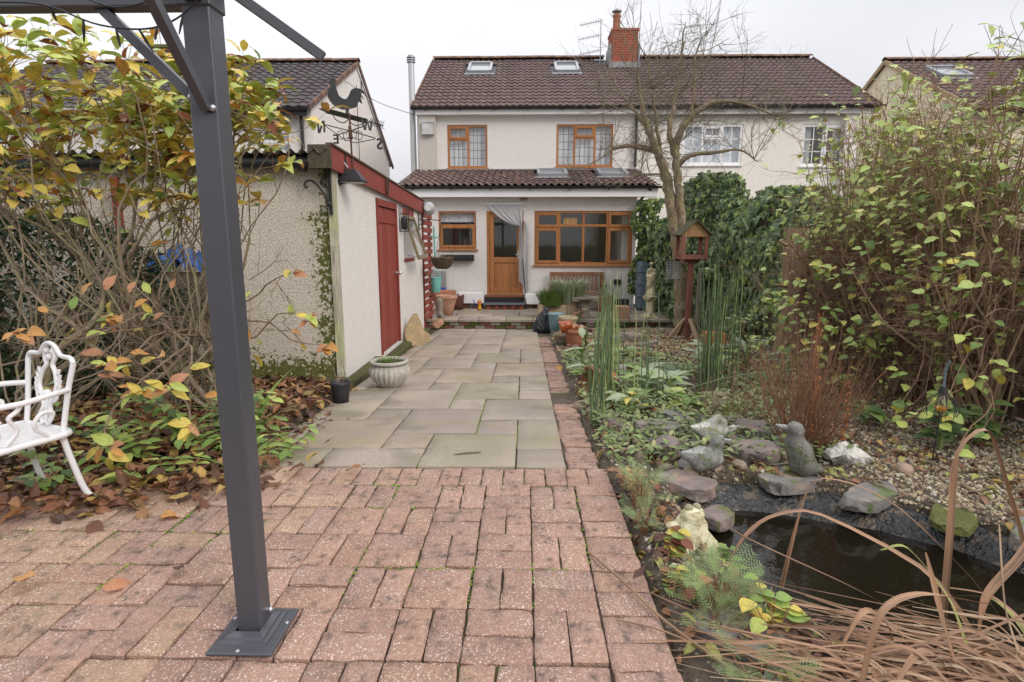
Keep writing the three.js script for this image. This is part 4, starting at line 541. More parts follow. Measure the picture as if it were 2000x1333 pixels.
  const fr = [box(-0.02, 0.02, -0.76, 0, -9.82, -9.76), box(-0.02, 0.02, -0.76, 0, -10.59, -10.53), box(-0.021, 0.021, -0.06, 0.002, -10.53, -9.82), box(-0.021, 0.021, -0.77, -0.7, -10.53, -9.82)]; const m1 = shade(new THREE.Mesh(join(fr), mat(lin(0.3, 0.24, 0.16), 0.9, { map: size(T.bark, 0.3) }))); const m2 = new THREE.Mesh(box(-0.004, 0.004, -0.7, -0.06, -10.53, -9.82), M.glass); sa.updateMatrix(); w.remove(sa);
  for (const [n, m] of [['sash', m1], ['pane', m2]]) { m.geometry.applyMatrix4(sa.matrix); m.name = n; w.add(m); }
  part('stay', tubeG([[SX, 1.2, -10.1], [SX + 0.2, 1.16, -10.1]], 0.01, 5), M.steelDull, w);
}
// slatted red screen between shed and house
{ const t = thing('slatted_screen', 'red slatted wooden screen filling the gap between shed and patio', 'screen', [-2.0, 0, 0]); for (let k = 0; k < 15; k++) { const y = -0.14 + k * 0.146; part('slat', rbox(-0.012, 0.012, y, y + 0.1, -12.55, -11.52, 0.004), k % 3 ? M.red : M.redFaded, t); } for (const z of [-11.6, -12.45]) part('post', box(-0.07, -0.014, -0.45, 2.02, z - 0.03, z + 0.03), M.red, t); }
// weather vane
const font = await new FontLoader().loadAsync('fonts/droid/droid_sans_bold.typeface.json');
{
  const t = thing('weather_vane', 'black cockerel weather vane with compass letters on the shed fascia', 'weather vane', [-1.96, 2.2, -6.74]); t.rotation.z = 0.03;
  part('mast', tubeG([[0, 0, 0], [0.01, 0.66, 0]], 0.011, 8), M.rust, t); part('hub', [at(cyl(0.022, 0.018, 0.1, 10), 0.005, 0.42, 0), at(new THREE.SphereGeometry(0.026, 10, 8), 0.006, 0.4, 0)], M.rust, t);
  const arm = (v) => tubeG([[0.005, 0.47, 0], v], 0.0065, 5), scroll = (dx, dz) => tubeG(curve([[dx * 0.02, 0.4, dz * 0.02], [dx * 0.12, 0.38, dz * 0.12], [dx * 0.14, 0.45, dz * 0.14], [dx * 0.09, 0.47, dz * 0.09], [dx * 0.075, 0.44, dz * 0.075]], 14), 0.004, 4);
  part('compass_arms', [arm([-0.25, 0.53, 0.1]), arm([0.26, 0.4, -0.1]), arm([-0.2, 0.46, -0.16]), arm([0.22, 0.49, 0.16]), scroll(-0.9, 0.3), scroll(0.9, -0.3), scroll(-0.7, -0.6), scroll(0.7, 0.6), tubeG([[-0.25, 0.52, 0.1], [-0.05, 0.37, 0.02], [0.005, 0.36, 0]], 0.005, 4), tubeG([[0.26, 0.39, -0.1], [0.06, 0.345, -0.02], [0.005, 0.35, 0]], 0.005, 4)], M.iron, t);
  const letter = (ch, x, y, z, ry, sz = 0.125) => { const g = new TextGeometry(ch, { font, size: sz, depth: 0.006, curveSegments: 4, bevelEnabled: false }); g.computeBoundingBox(); const b = g.boundingBox; g.translate(-(b.min.x + b.max.x) / 2, -(b.min.y + b.max.y) / 2, -0.003); g.rotateY(ry); g.translate(x, y, z); part('letter', metres(g), M.vane, t); };
  letter('N', -0.28, 0.5, 0.12, 2.75); letter('S', 0.3, 0.34, -0.12, 2.75); letter('E', -0.22, 0.42, -0.18, 3.5, 0.105); letter('W', 0.25, 0.49, 0.18, 3.9, 0.11);
  const poly = (pts) => new THREE.Shape(new THREE.SplineCurve(pts.map(([x, y]) => new THREE.Vector2(x, y))).getPoints(pts.length * 4));
  const cock = poly([[-0.05, 0.02], [-0.14, 0.07], [-0.19, 0.15], [-0.185, 0.22], [-0.15, 0.27], [-0.165, 0.285], [-0.15, 0.3], [-0.16, 0.325], [-0.14, 0.345], [-0.12, 0.36], [-0.1, 0.345], [-0.085, 0.33], [-0.1, 0.3], [-0.085, 0.22], [-0.06, 0.16], [0.0, 0.13], [0.04, 0.17], [0.07, 0.225], [0.13, 0.245], [0.2, 0.22], [0.23, 0.15], [0.2, 0.19], [0.17, 0.2], [0.205, 0.12], [0.17, 0.15], [0.18, 0.08], [0.14, 0.1], [0.12, 0.05], [0.06, 0.03], [0.03, 0.02], [0.02, -0.02], [-0.005, -0.02], [-0.01, 0.02]]);
  const cg = slabG(cock, -0.004, 0.004); cg.translate(-0.02, 0.68, 0); cg.rotateY(0.1); part('cockerel', cg, M.vane, t);
  part('arrow_beam', [bar(V(-0.24, 0.69, 0.02), V(0.2, 0.57, -0.02), 0.008, 0.055), ], M.vaneMoss, t); part('arrow_head', slabG(new THREE.Shape([[-0.34, 0.72], [-0.23, 0.73], [-0.25, 0.675]].map(([x, y]) => new THREE.Vector2(x, y))), -0.003, 0.004), M.iron, t);
  const fe = [bar(V(0.2, 0.57, -0.02), V(0.38, 0.52, -0.03), 0.006, 0.012)]; for (let k = 0; k < 8; k++) { const x = 0.22 + k * 0.02, y = 0.565 - k * 0.006; fe.push(bar(V(x, y, -0.022), V(x + 0.035, y + 0.04, -0.024), 0.004, 0.006), bar(V(x, y, -0.022), V(x + 0.028, y - 0.045, -0.024), 0.004, 0.006)); } part('arrow_tail', fe, M.iron, t);
  part('scroll_stay', [tubeG(curve([[0, 0.6, 0], [-0.06, 0.56, 0], [-0.15, 0.6, 0.01], [-0.17, 0.65, 0.01]], 10), 0.006, 5), tubeG(curve([[0, 0.58, 0], [0.06, 0.53, 0], [0.14, 0.54, -0.01], [0.17, 0.58, -0.01]], 10), 0.006, 5)], M.iron, t);
}
{ // lamps and fittings on the shed
  const f = thing('floodlight', 'black square floodlight under the near end of the red fascia', 'floodlight', [-1.93, 2.13, -6.45]); const s = new Soup(); const a = [V(-0.05, 0.09, -0.1), V(0.08, 0.09, -0.1), V(0.08, 0.09, 0.02), V(-0.05, 0.09, 0.02)], b = [V(-0.09, -0.03, -0.14), V(0.17, -0.03, -0.14), V(0.17, -0.03, 0.06), V(-0.09, -0.03, 0.06)], top = V(0.01, 0.09, -0.04); s.grid([b, a], (i, j) => [j, i], true); a.forEach((p, i) => s.tri(p, a[(i + 1) % 4], top)); part('housing', [s.geo(), rbox(-0.1, 0.18, -0.045, -0.028, -0.15, 0.07, 0.006)], M.blackPlastic, f); part('lens', box(-0.08, 0.16, -0.052, -0.047, -0.13, 0.05), M.whiteDull, f); part('bracket', [box(-0.1, -0.045, -0.06, 0.12, -0.06, 0.0), tubeG([[-0.08, 0.12, -0.03], [-0.01, 0.03, 0.04]], 0.012, 6), at(new THREE.SphereGeometry(0.03, 10, 8), -0.06, 0.0, 0.02), at(new THREE.SphereGeometry(0.026, 10, 8), -0.09, -0.06, 0.02)], M.iron, f); part('adjuster', tubeG([[-0.04, 0.16, 0.0], [0.01, 0.1, 0.03]], 0.008, 6), M.steel, f);
  const g = thing('floodlight', 'round grey sensor lamp at the far end of the red fascia', 'floodlight', [-1.86, 2.08, -11.4]); part('housing', at(lathe([[0, 0.1], [0.07, 0.09], [0.11, 0.04], [0.12, -0.02], [0.1, -0.1], [0.06, -0.13], [0, -0.13]], 18), 0, 0, 0, 0.5, 0, 0), M.greyPlastic, g); part('mount', box(-0.13, -0.06, -0.06, 0.08, -0.06, 0.02), M.black, g); part('lens', at(new THREE.CircleGeometry(0.07, 16), 0.0, 0.0, 0.125, -0.2, 0, 0), M.whiteDull, g);
  const b1 = thing('hanging_bracket', 'black wrought iron hanging bracket on the shed corner', 'bracket', [-2.045, 0, -6.17]); part('back_plate', box(-0.015, 0.015, 1.72, 2.19, -0.01, 0.012), M.iron, b1); part('scroll_arm', tubeG(curve([[0, 1.82, 0.02], [-0.05, 1.93, 0.04], [-0.13, 2.04, 0.05], [-0.2, 2.07, 0.05], [-0.25, 2.03, 0.05], [-0.235, 1.995, 0.05], [-0.215, 2.01, 0.05]], 20), 0.011, 6), M.iron, b1); part('leaf_ornament', [tubeG(curve([[-0.01, 2.14, 0.03], [-0.06, 2.1, 0.03], [-0.07, 2.02, 0.03], [-0.02, 2.0, 0.03], [-0.03, 2.06, 0.03]], 16), 0.007, 5), at(bones([[[0, 0, 0], [0.03, 0.1, 0], 0.02, 0.012]], 14, 0.01), -0.075, 2.04, 0.03)], M.iron, b1); part('boss', at(new THREE.SphereGeometry(0.03, 10, 8), -0.01, 1.83, 0.02), M.iron, b1);
  const b2 = thing('hanging_bracket', 'black scrolled bracket holding the wicker hanging basket', 'bracket', [SX + 0.014, 0, -11.1]); part('back_plate', box(0, 0.014, 1.62, 1.98, -0.012, 0.012), M.iron, b2); part('arm', tubeG([[0.01, 1.86, 0], [0.42, 1.83, -0.1]], 0.009, 5), M.iron, b2); part('scroll', [tubeG(curve([[0.01, 1.66, 0], [0.06, 1.7, 0], [0.05, 1.76, 0], [0.02, 1.74, 0]], 12), 0.007, 5), tubeG(curve([[0.02, 1.84, 0], [0.08, 1.8, 0], [0.06, 1.76, 0], [0.03, 1.78, 0]], 12), 0.007, 5)], M.iron, b2);
  const hb = thing('hanging_basket', 'brown wicker hanging basket with dry stems beside the shed', 'basket', [-1.6, 0.92, -11.25]); const ws = new Soup(); for (let k = 0; k < 11; k++) { const y = k * 0.02, r = 0.1 + 0.12 * Math.sqrt(k / 10); const pts = []; for (let i = 0; i <= 24; i++) { const a = i / 24 * 6.283; pts.push(V(Math.cos(a) * (r + 0.008 * Math.sin(i * 1.57 + k * 3.14)), y + 0.006 * Math.sin(i * 2 + k), Math.sin(a) * (r + 0.008 * Math.sin(i * 1.57 + k * 3.14)))); } ws.tube(pts, 0.012, 5, false); } part('bowl', [ws.geo(1), at(cyl(0.08, 0.2, 0.2, 18), 0, 0.004, 0)], M.wicker, hb); const st = new Soup(); for (let k = 0; k < 60; k++) { const a = rr(0, 6.28), r = rr(0, 0.2); st.tube([V(Math.cos(a) * r, 0.2, Math.sin(a) * r), V(Math.cos(a) * r * 1.3, 0.2 + rr(0.02, 0.08), Math.sin(a) * r * 1.3)], 0.003, 3); } part('dry_stems', st.geo(), M.magTwig, hb).userData.kind = 'stuff'; part('chain', [0, 1, 2].map((k) => tubeG([[0.21 * Math.cos(k * 2.1), 0.21, 0.21 * Math.sin(k * 2.1)], [0, 0.88, 0]], 0.004, 4)), M.iron, hb);
  const ln = thing('wall_lantern', 'black wall lantern in a wire cage beside the shed door', 'lantern', [-2.0, 1.6, -9.5]); part('cage', [...[-0.07, 0.07].flatMap((z) => [-0.02, 0.1].map((x) => tubeG([[x, 0, z], [x, 0.4, z]], 0.006, 4))), ...[0, 0.28, 0.4].map((y) => tubeG([[-0.02, y, -0.07], [0.1, y, -0.07], [0.1, y, 0.07], [-0.02, y, 0.07]], 0.006, 4))], M.iron, ln); part('lamp_body', at(lathe([[0, 0], [0.05, 0.02], [0.055, 0.18], [0.03, 0.22], [0, 0.22]], 12), 0.045, 0.02, 0), M.blackPlastic, ln);
  const hs = new Soup(), pts = []; for (let k = 0; k <= 14; k++) { const a = Math.PI * (1.12 + 0.76 * k / 14 + 0.5) ; pts.push(V(0, -Math.cos(a - Math.PI * 0.5 - 0.0) * 0.0, 0)); } const us = []; for (let k = 0; k <= 14; k++) { const t = k / 14, a = Math.PI + Math.PI * t; us.push(V(0, Math.sin(a) * 0.09 + (t < 0.02 || t > 0.98 ? 0.07 : 0), Math.cos(a) * 0.07)); } us.unshift(V(0, 0.11, -0.062)); us.push(V(0, 0.11, 0.062)); solid('horseshoe', tubeG(us, 0.014, 6), M.rust, 'old rusty horseshoe nailed to the red fascia', 'horseshoe', [-1.95, 2.2, -8.39]);
}
// ---------- metal gazebo ----------
{
  const t = thing('gazebo', 'dark grey metal gazebo post with base plate and braces on brick paving', 'gazebo', [-1.01, 0, -1.925]); const h = 0.0445;
  part('post', rbox(-h, h, 0.012, 2.5, -h, h, 0.008, 2), M.gazebo, t);
  const bp = sub('base_plate', t); part('plate', at(new RoundedBoxGeometry(0.235, 0.012, 0.26, 2, 0.005), 0.008, 0.012, 0.02), M.gazebo, bp); const s = new Soup(), ring = (rx, rz, y) => [V(-rx, y, rz + 0.01), V(rx, y, rz + 0.01), V(rx, y, -rz + 0.01), V(-rx, y, -rz + 0.01)]; s.grid([ring(0.092, 0.1, 0.017), ring(0.088, 0.096, 0.024), ring(0.074, 0.082, 0.026), ring(0.07, 0.077, 0.034), ring(0.046, 0.05, 0.04)], () => [0, 0], true); part('raised_collar', s.geo(), M.gazebo, bp);
  for (const [x, z] of [[-0.095, -0.04], [0.112, -0.02], [0.0, 0.135], [0.02, -0.1]]) part('screw', at(lathe([[0.008, 0], [0.008, 0.003], [0.004, 0.006], [0, 0.006]], 10), x, 0.018, z), M.steelDull, bp); part('bolt', [at(cyl(0.009, 0.009, 0.012, 10), h, 0.08, -0.012, 0, 0, -Math.PI / 2), at(new THREE.SphereGeometry(0.011, 10, 8), h + 0.012, 0.08, -0.012)], M.steel, t);
  part('beam', rbox(-2.2, -h - 0.002, 2.163, 2.29, -0.03, 0.03, 0.006), M.gazebo, t); part('beam', rbox(-0.03, 0.03, 2.17, 2.295, h + 0.002, 2.4, 0.006), M.gazebo, t); part('beam_cap', rbox(-0.06, 0.05, 2.158, 2.3, -0.05, 0.05, 0.006), M.gazebo, t);
  const br = (a, b) => { const g = sub('brace', t); part('bar', bar(V(...a), V(...b), 0.028, 0.03), M.gazebo, g); for (const p of [a, b]) part('bolt', at(new THREE.SphereGeometry(0.011, 10, 8), p[0] + (a[0] === b[0] ? 0.02 : 0), p[1], p[2] + (a[0] === b[0] ? 0 : 0.018)), M.steel, g); };
  br([-0.05, 1.9, 0.0], [-0.34, 2.19, 0.0]); br([0.012, 1.86, 0.05], [0.012, 2.19, 0.38]); part('swing_arm', bar(V(0.0, 2.285, -0.06), V(0.33, 2.06, -0.13), 0.028, 0.03), M.gazebo, t);
  const sl = thing('string_lights', 'dark cable of small string lights looped below the gazebo beam', 'string lights', [-1.01, 2.1, -1.83]); const c = curve([[-1.4, 0.06, 0], [-0.6, 0.05, 0.01], [-0.42, 0.04, 0.01], [-0.25, -0.02, 0.02], [-0.1, -0.03, 0.02], [0.0, 0.0, 0.03], [0.08, 0.06, 0.04]], 40); part('cable', tubeG(c, 0.0028, 5), M.blackPlastic, sl); part('cable', tubeG(curve([[-0.35, 0.08, 0.01], [-0.2, 0.03, 0.015], [-0.05, 0.05, 0.03], [0.06, 0.065, 0.04]], 20), 0.0025, 5), M.blackPlastic, sl); for (const k of [14, 18, 22, 25, 28, 31, 34]) { const p = c[k]; const e = V(p.x + rr(-0.02, 0.03), p.y - rr(0.03, 0.06), p.z + rr(-0.02, 0.02)); part('light', tubeG([p, p.clone().lerp(e, 0.5), e], [0.003, 0.0045, 0.002], 6), M.blackPlastic, sl); }
}
// ---------- cast garden chair ----------
{
  const t = thing('garden_chair', 'white ornate cast metal garden chair among the fallen leaves', 'chair', [-2.72, 0.02, -2.82], -0.42); const W = M.alu;
  // local: seat faces +z; x is the sitter's side
  const tb = (p, r, n = 16, s = 8) => tubeG(curve(p, n), r, s);
  for (const s of [-1, 1]) { part('leg', [tb([[s * 0.2, 0.4, 0.17], [s * 0.23, 0.36, 0.2], [s * 0.24, 0.2, 0.235], [s * 0.26, 0.05, 0.28], [s * 0.275, 0.0, 0.315]], 0.018), at(bones([[[0, 0.02, 0], [0, 0.012, 0.03], 0.022, 0.018]], 14, 0.008), s * 0.272, 0, 0.3), tb([[s * 0.1, 0.375, 0.19], [s * 0.16, 0.38, 0.195], [s * 0.22, 0.36, 0.2]], 0.016)], W, t); part('leg', [tb([[s * 0.18, 0.4, -0.17], [s * 0.2, 0.25, -0.19], [s * 0.22, 0.06, -0.23], [s * 0.24, 0.0, -0.26]], 0.016), at(bones([[[0, 0.018, 0], [0, 0.01, -0.025], 0.02, 0.014]], 14, 0.008), s * 0.235, 0, -0.25)], W, t); }
  const se = sub('seat', t); part('rim', [tb([[-0.21, 0.41, -0.19], [-0.23, 0.41, 0.0], [-0.225, 0.41, 0.19], [-0.15, 0.41, 0.225], [0, 0.41, 0.235], [0.15, 0.41, 0.225], [0.225, 0.41, 0.19], [0.23, 0.41, 0.0], [0.21, 0.41, -0.19], [0, 0.41, -0.2], [-0.21, 0.41, -0.19]], 0.017, 40), rbox(-0.2, 0.2, 0.37, 0.415, 0.19, 0.215, 0.006)], W, se);
  for (let k = 0; k < 9; k++) part('slat', rbox(-0.2 + k * 0.05 - 0.019, -0.2 + k * 0.05 + 0.019, 0.413, 0.421, -0.19, 0.21, 0.003), W, se);
  // back: side posts, top rail, leaf-shaped splat
  const bk = sub('backrest', t); const post = (s) => tb([[s * 0.18, 0.42, -0.18], [s * 0.185, 0.52, -0.2], [s * 0.2, 0.66, -0.225], [s * 0.22, 0.78, -0.25]], 0.014); part('post', post(-1), W, bk); part('post', post(1), W, bk); part('top_rail', [tb([[-0.22, 0.78, -0.25], [-0.2, 0.805, -0.252], [-0.1, 0.815, -0.254], [-0.05, 0.86, -0.256], [0, 0.875, -0.256], [0.05, 0.86, -0.256], [0.1, 0.815, -0.254], [0.2, 0.805, -0.252], [0.22, 0.78, -0.25]], 0.013, 40)], W, bk);
  const sp = []; for (const s of [-1, 1]) { sp.push(tb([[s * 0.02, 0.43, -0.185], [s * 0.055, 0.48, -0.195], [s * 0.03, 0.53, -0.205], [s * 0.05, 0.58, -0.213], [s * 0.085, 0.65, -0.225], [s * 0.06, 0.72, -0.238], [s * 0.03, 0.76, -0.245], [s * 0.05, 0.8, -0.252], [s * 0.03, 0.85, -0.256]], 0.012, 40)); for (let k = 0; k < 6; k++) { const y = 0.56 + k * 0.028, x = 0.06 + 0.03 * Math.sin((k + 0.5) / 6 * 3.1); sp.push(tb([[s * x, y, -0.21 - k * 0.005], [s * (x + 0.025), y + 0.02, -0.212 - k * 0.005], [s * (x + 0.028), y + 0.038, -0.214 - k * 0.005]], 0.009, 6, 6)); } } sp.push(at(new THREE.SphereGeometry(0.022, 12, 8), 0, 0.6, -0.215), tb([[0, 0.44, -0.188], [0, 0.5, -0.2], [0, 0.58, -0.212]], 0.012), at(new THREE.SphereGeometry(0.018, 10, 8), 0, 0.8, -0.25), at(new THREE.SphereGeometry(0.015, 10, 8), -0.03, 0.83, -0.253), at(new THREE.SphereGeometry(0.015, 10, 8), 0.03, 0.83, -0.253)); part('splat', sp, W, bk);
  for (const s of [-1, 1]) { const ar = sub('armrest', t); part('arm', tb([[s * 0.2, 0.64, -0.22], [s * 0.255, 0.645, -0.12], [s * 0.27, 0.635, 0.02], [s * 0.255, 0.63, 0.14], [s * 0.23, 0.6, 0.17]], 0.015, 24), W, ar); part('scroll', [tb([[s * 0.23, 0.43, 0.16], [s * 0.25, 0.5, 0.13], [s * 0.255, 0.57, 0.16], [s * 0.24, 0.62, 0.16]], 0.013), tb([[s * 0.235, 0.43, -0.08], [s * 0.25, 0.5, -0.02], [s * 0.255, 0.56, -0.06], [s * 0.25, 0.55, -0.11], [s * 0.24, 0.51, -0.1]], 0.011), tb([[s * 0.235, 0.43, 0.1], [s * 0.25, 0.5, 0.05], [s * 0.255, 0.57, 0.08], [s * 0.255, 0.6, 0.04], [s * 0.26, 0.635, 0.02]], 0.011)], W, ar); }
}

// ---------- stones ----------
function rockG(seed, sx, sy, sz, rough = 0.25, detail = 3, flat = 0) {
  const g0 = new THREE.IcosahedronGeometry(1, detail), p = g0.attributes.position, q = V(); const f = (x, y, z, s) => (vn(x * 1.3 + seed * 7.1 + z * 0.9, y * 1.3 + seed * 3.3 - z * 0.7, 4096, s) - 0.5) * 2;
  for (let i = 0; i < p.count; i++) { q.fromBufferAttribute(p, i); const n = 1 + rough * f(q.x * 1.2, q.y * 1.2, q.z * 1.2, seed) + rough * 0.6 * f(q.x * 3.4, q.y * 3.4, q.z * 3.4, seed + 1); q.multiplyScalar(n); if (flat) { const e = flat; q.set(Math.sign(q.x) * Math.pow(Math.abs(q.x), 1 - e * 0.5), Math.sign(q.y) * Math.pow(Math.abs(q.y), 1 - e), Math.sign(q.z) * Math.pow(Math.abs(q.z), 1 - e * 0.5)); q.y = clamp(q.y, -0.8, 0.72 + 0.08 * f(q.x * 2, q.z * 2, 1, seed + 2)); } p.setXYZ(i, q.x * sx, q.y * sy, q.z * sz); }
  return toCreasedNormals(metres(g0, seed * 0.37, seed * 0.61), flat ? 0.35 : 0.8);
}
function stone(name, label, seed, [sx, sy, sz], [x, z], m, o = {}) { sx *= 0.86; sz *= 0.86; const y = (o.y ?? level(x, z)) + sy * (o.sink ?? 0.35); const s = solid(name, rockG(seed, sx, sy, sz, o.rough ?? 0.22, o.detail ?? 3, o.flat ?? 0), m, label, 'rock', [x, y, z], 0, o.group); s.rotation.set(o.rx || 0, o.ry || 0, o.rz || 0); return s; }
const SLG = 'slate slabs around the pond';
stone('slate_rock', 'flat grey slate block with a rusty top behind the stone ducks', 11, [0.22, 0.075, 0.12], [1.8, -4.2], M.slatePurple, { flat: 0.7, ry: -0.3, rz: -0.08, rx: 0.12 });
stone('slate_rock', 'broad rounded slate boulder between the ducks and the heron-necked bird', 12, [0.19, 0.1, 0.14], [1.56, -3.72], M.slatePurple, { flat: 0.4, ry: 0.4 });
stone('slate_rock', 'blue-grey slate wedge behind the standing stone bird', 13, [0.18, 0.07, 0.12], [1.93, -3.95], M.slate, { flat: 0.6, ry: 0.5, rz: 0.15 });
stone('pale_boulder', 'lumpy whitish boulder at the foot of the red stems', 14, [0.16, 0.1, 0.12], [2.13, -3.68], M.paleStone, { rough: 0.4 });
stone('slate_rock', 'mossy slate slab carrying the standing stone bird', 15, [0.24, 0.05, 0.13], [1.66, -3.38], M.slate, { flat: 0.7, ry: 0.2, y: -0.03 });
stone('slate_rock', 'long dark slate slab overhanging the pond edge', 16, [0.24, 0.05, 0.11], [2.02, -3.17], M.slate, { flat: 0.7, ry: 0.55, y: -0.03 });
stone('slate_rock', 'mossy green slate slab along the pond liner', 17, [0.27, 0.032, 0.11], [2.33, -2.94], M.mossStone, { flat: 0.6, ry: 0.75, y: -0.03 });
stone('slate_rock', 'large grey slate slab at the pond corner beside the reeds', 18, [0.2, 0.06, 0.13], [2.55, -2.68], M.slate, { flat: 0.6, ry: 0.9, y: -0.02 });
stone('slate_rock', 'brown-grey slate slab in front of the swimming stone duck', 19, [0.2, 0.05, 0.14], [0.99, -3.28], M.slatePurple, { flat: 0.7, ry: -0.75, y: -0.02 });
stone('slate_rock', 'tall slate piece leaning beside the swimming stone duck', 20, [0.1, 0.12, 0.1], [0.98, -3.75], M.slatePurple, { flat: 0.4, ry: 0.5, rz: 0.3 });
stone('slate_rock', 'tilted slate plate at the foot of the green horsetails', 21, [0.19, 0.05, 0.16], [0.8, -4.5], M.slatePurple, { flat: 0.7, ry: 0.4, rz: -0.35 });
stone('slate_rock', 'dark slate block among fallen leaves below the broad-leaved plants', 22, [0.2, 0.1, 0.15], [1.05, -4.3], M.slate, { flat: 0.5, ry: -0.5 });
stone('slate_rock', 'grey slate shard with orange leaves on it', 23, [0.22, 0.05, 0.09], [1.33, -4.62], M.slate, { flat: 0.8, ry: -0.6, rz: -0.2 });
stone('slate_rock', 'thin slate chip next to the mossy stone', 24, [0.13, 0.05, 0.09], [1.7, -4.6], M.slate, { flat: 0.7, ry: 0.3, rz: 0.2 });
stone('slate_rock', 'slate plate at the near pond rim under the ferny leaves', 25, [0.26, 0.04, 0.14], [0.86, -1.93], M.slate, { flat: 0.8, ry: -0.7, y: -0.04 });
stone('slate_rock', 'slate plate at the bottom of the reed bed', 26, [0.24, 0.04, 0.16], [1.0, -1.66], M.slate, { flat: 0.8, ry: -0.5, y: -0.05 });
stone('brown_boulder', 'smooth brown boulder under the second horsetail clump', 27, [0.2, 0.11, 0.14], [1.74, -5.2], M.brownStone, { rough: 0.12, ry: 0.2 });
stone('mossy_stone', 'yellow-green mossy stone under the brown boulder', 28, [0.15, 0.1, 0.13], [1.75, -4.72], M.mossStone, { rough: 0.2 });
stone('slate_rock', 'small slate pebble slab at the waterfall lip', 29, [0.12, 0.05, 0.08], [1.09, -3.02], M.slatePurple, { flat: 0.6, y: -0.1, ry: 0.8 });
stone('slate_rock', 'dark grey rock pile stone among the gravel beside the bird table', 30, [0.28, 0.15, 0.18], [1.87, -9.9], M.slatePurple, { flat: 0.5, ry: 0.3, rz: -0.1 });
stone('slate_rock', 'flat pale-grey slate on the gravel next to the rock pile', 31, [0.22, 0.06, 0.18], [2.0, -9.3], M.slate, { flat: 0.6, ry: -0.4, rz: 0.2 });
stone('slate_rock', 'grey slate wedge behind the maroon heuchera', 32, [0.26, 0.14, 0.14], [1.55, -9.7], M.slate, { flat: 0.4, ry: 0.9 });
stone('lichen_rock', 'lichen-covered grey rock lying in the leaf litter by the shed', 33, [0.13, 0.065, 0.09], [-1.9, -4.42], mat(lin(0.32, 0.29, 0.22), 0.95, { map: size(T.slab, 0.5), ...bump(T.slateB, 0.2, 0.03) }), { rough: 0.3, ry: 0.4 });
stone('log', 'grey weathered log lying between the broad-leaved plants', 34, [0.42, 0.06, 0.06], [1.5, -6.7], M.cutWood, { rough: 0.12, ry: 0.25 }).userData.category = 'log';
stone('white_stone', 'small white stone on the end of the weathered log', 35, [0.09, 0.05, 0.06], [1.16, -6.75], M.paleStone, { y: -0.08 });
{ const spots = [[1.15, -3.55, 0.05], [0.93, -3.35, 0.045], [1.05, -3.42, 0.055], [1.3, -3.95, 0.05], [1.42, -3.95, 0.045], [1.55, -4.1, 0.06], [1.4, -4.35, 0.06], [1.2, -4.05, 0.05], [0.8, -3.75, 0.05], [0.72, -3.9, 0.04], [1.85, -4.75, 0.06], [1.6, -4.9, 0.05], [1.75, -3.72, 0.06], [0.62, -5.0, 0.07], [0.55, -5.2, 0.08], [0.7, -5.15, 0.06], [1.38, -3.5, 0.045], [1.0, -3.95, 0.045], [1.95, -4.5, 0.05], [0.85, -4.05, 0.05], [0.9, -3.0, 0.05], [2.42, -3.5, 0.06]];
  spots.forEach(([x, z, r], k) => stone('cobble', 'rounded cobble among the slate and gravel near the pond', 60 + k, [r * rr(1, 1.5), r * 0.75, r], [x, z], k % 3 ? M.brownStone : M.cobble, { rough: 0.12, detail: 2, ry: rr(0, 3), group: 'cobbles near the pond' })); }
{ const a = solid('stone_offcut', slabG(new THREE.Shape(new THREE.SplineCurve([[-0.14, 0.02], [-0.2, 0.22], [-0.08, 0.42], [0.06, 0.56], [0.12, 0.46], [0.19, 0.2], [0.13, 0.02], [0, -0.01]].map(([x, y]) => new THREE.Vector2(x, y))).getPoints(24)), -0.03, 0.03, 0.008), M.sandstone, 'tall pointed sandstone offcut leaning on the shed wall', 'stone slab', [-1.82, -0.31, -9.5], 0.75); a.rotation.order = 'YXZ'; a.rotation.x = -0.2;
  const b = solid('stone_offcut', slabG(new THREE.Shape(new THREE.SplineCurve([[-0.15, 0], [-0.16, 0.15], [0, 0.24], [0.15, 0.14], [0.14, 0]].map(([x, y]) => new THREE.Vector2(x, y))).getPoints(18)), -0.025, 0.025, 0.008), M.sandstone, 'low rounded sandstone offcut behind the pointed one', 'stone slab', [-1.78, -0.34, -9.95], 0.75); b.rotation.order = 'YXZ'; b.rotation.x = -0.25; }

{ const sh = [0, 1, 2, 3].map((k) => rockG(130 + k * 3, 0.09, 0.035, 0.06, 0.35, 1, 0.6)); for (let k = 0; k < 46; k++) { const x = rr(0.62, 2.0), z = rr(-3.35, -5.0); if (pondDist(x, z) < 0.3) continue; const m = solid('slate_shard', sh[k % 4], pick([M.slate, M.slatePurple, M.slate, M.brownStone]), 'small broken slate shard in the bed between pond and horsetails', 'rock', [x, level(x, z) + 0.012, z], rr(0, 6), 'slate shards in the pond bed'); m.scale.setScalar(rr(0.5, 1.25)); m.rotation.x = rr(-0.5, 0.5); m.rotation.z = rr(-0.5, 0.5); } }
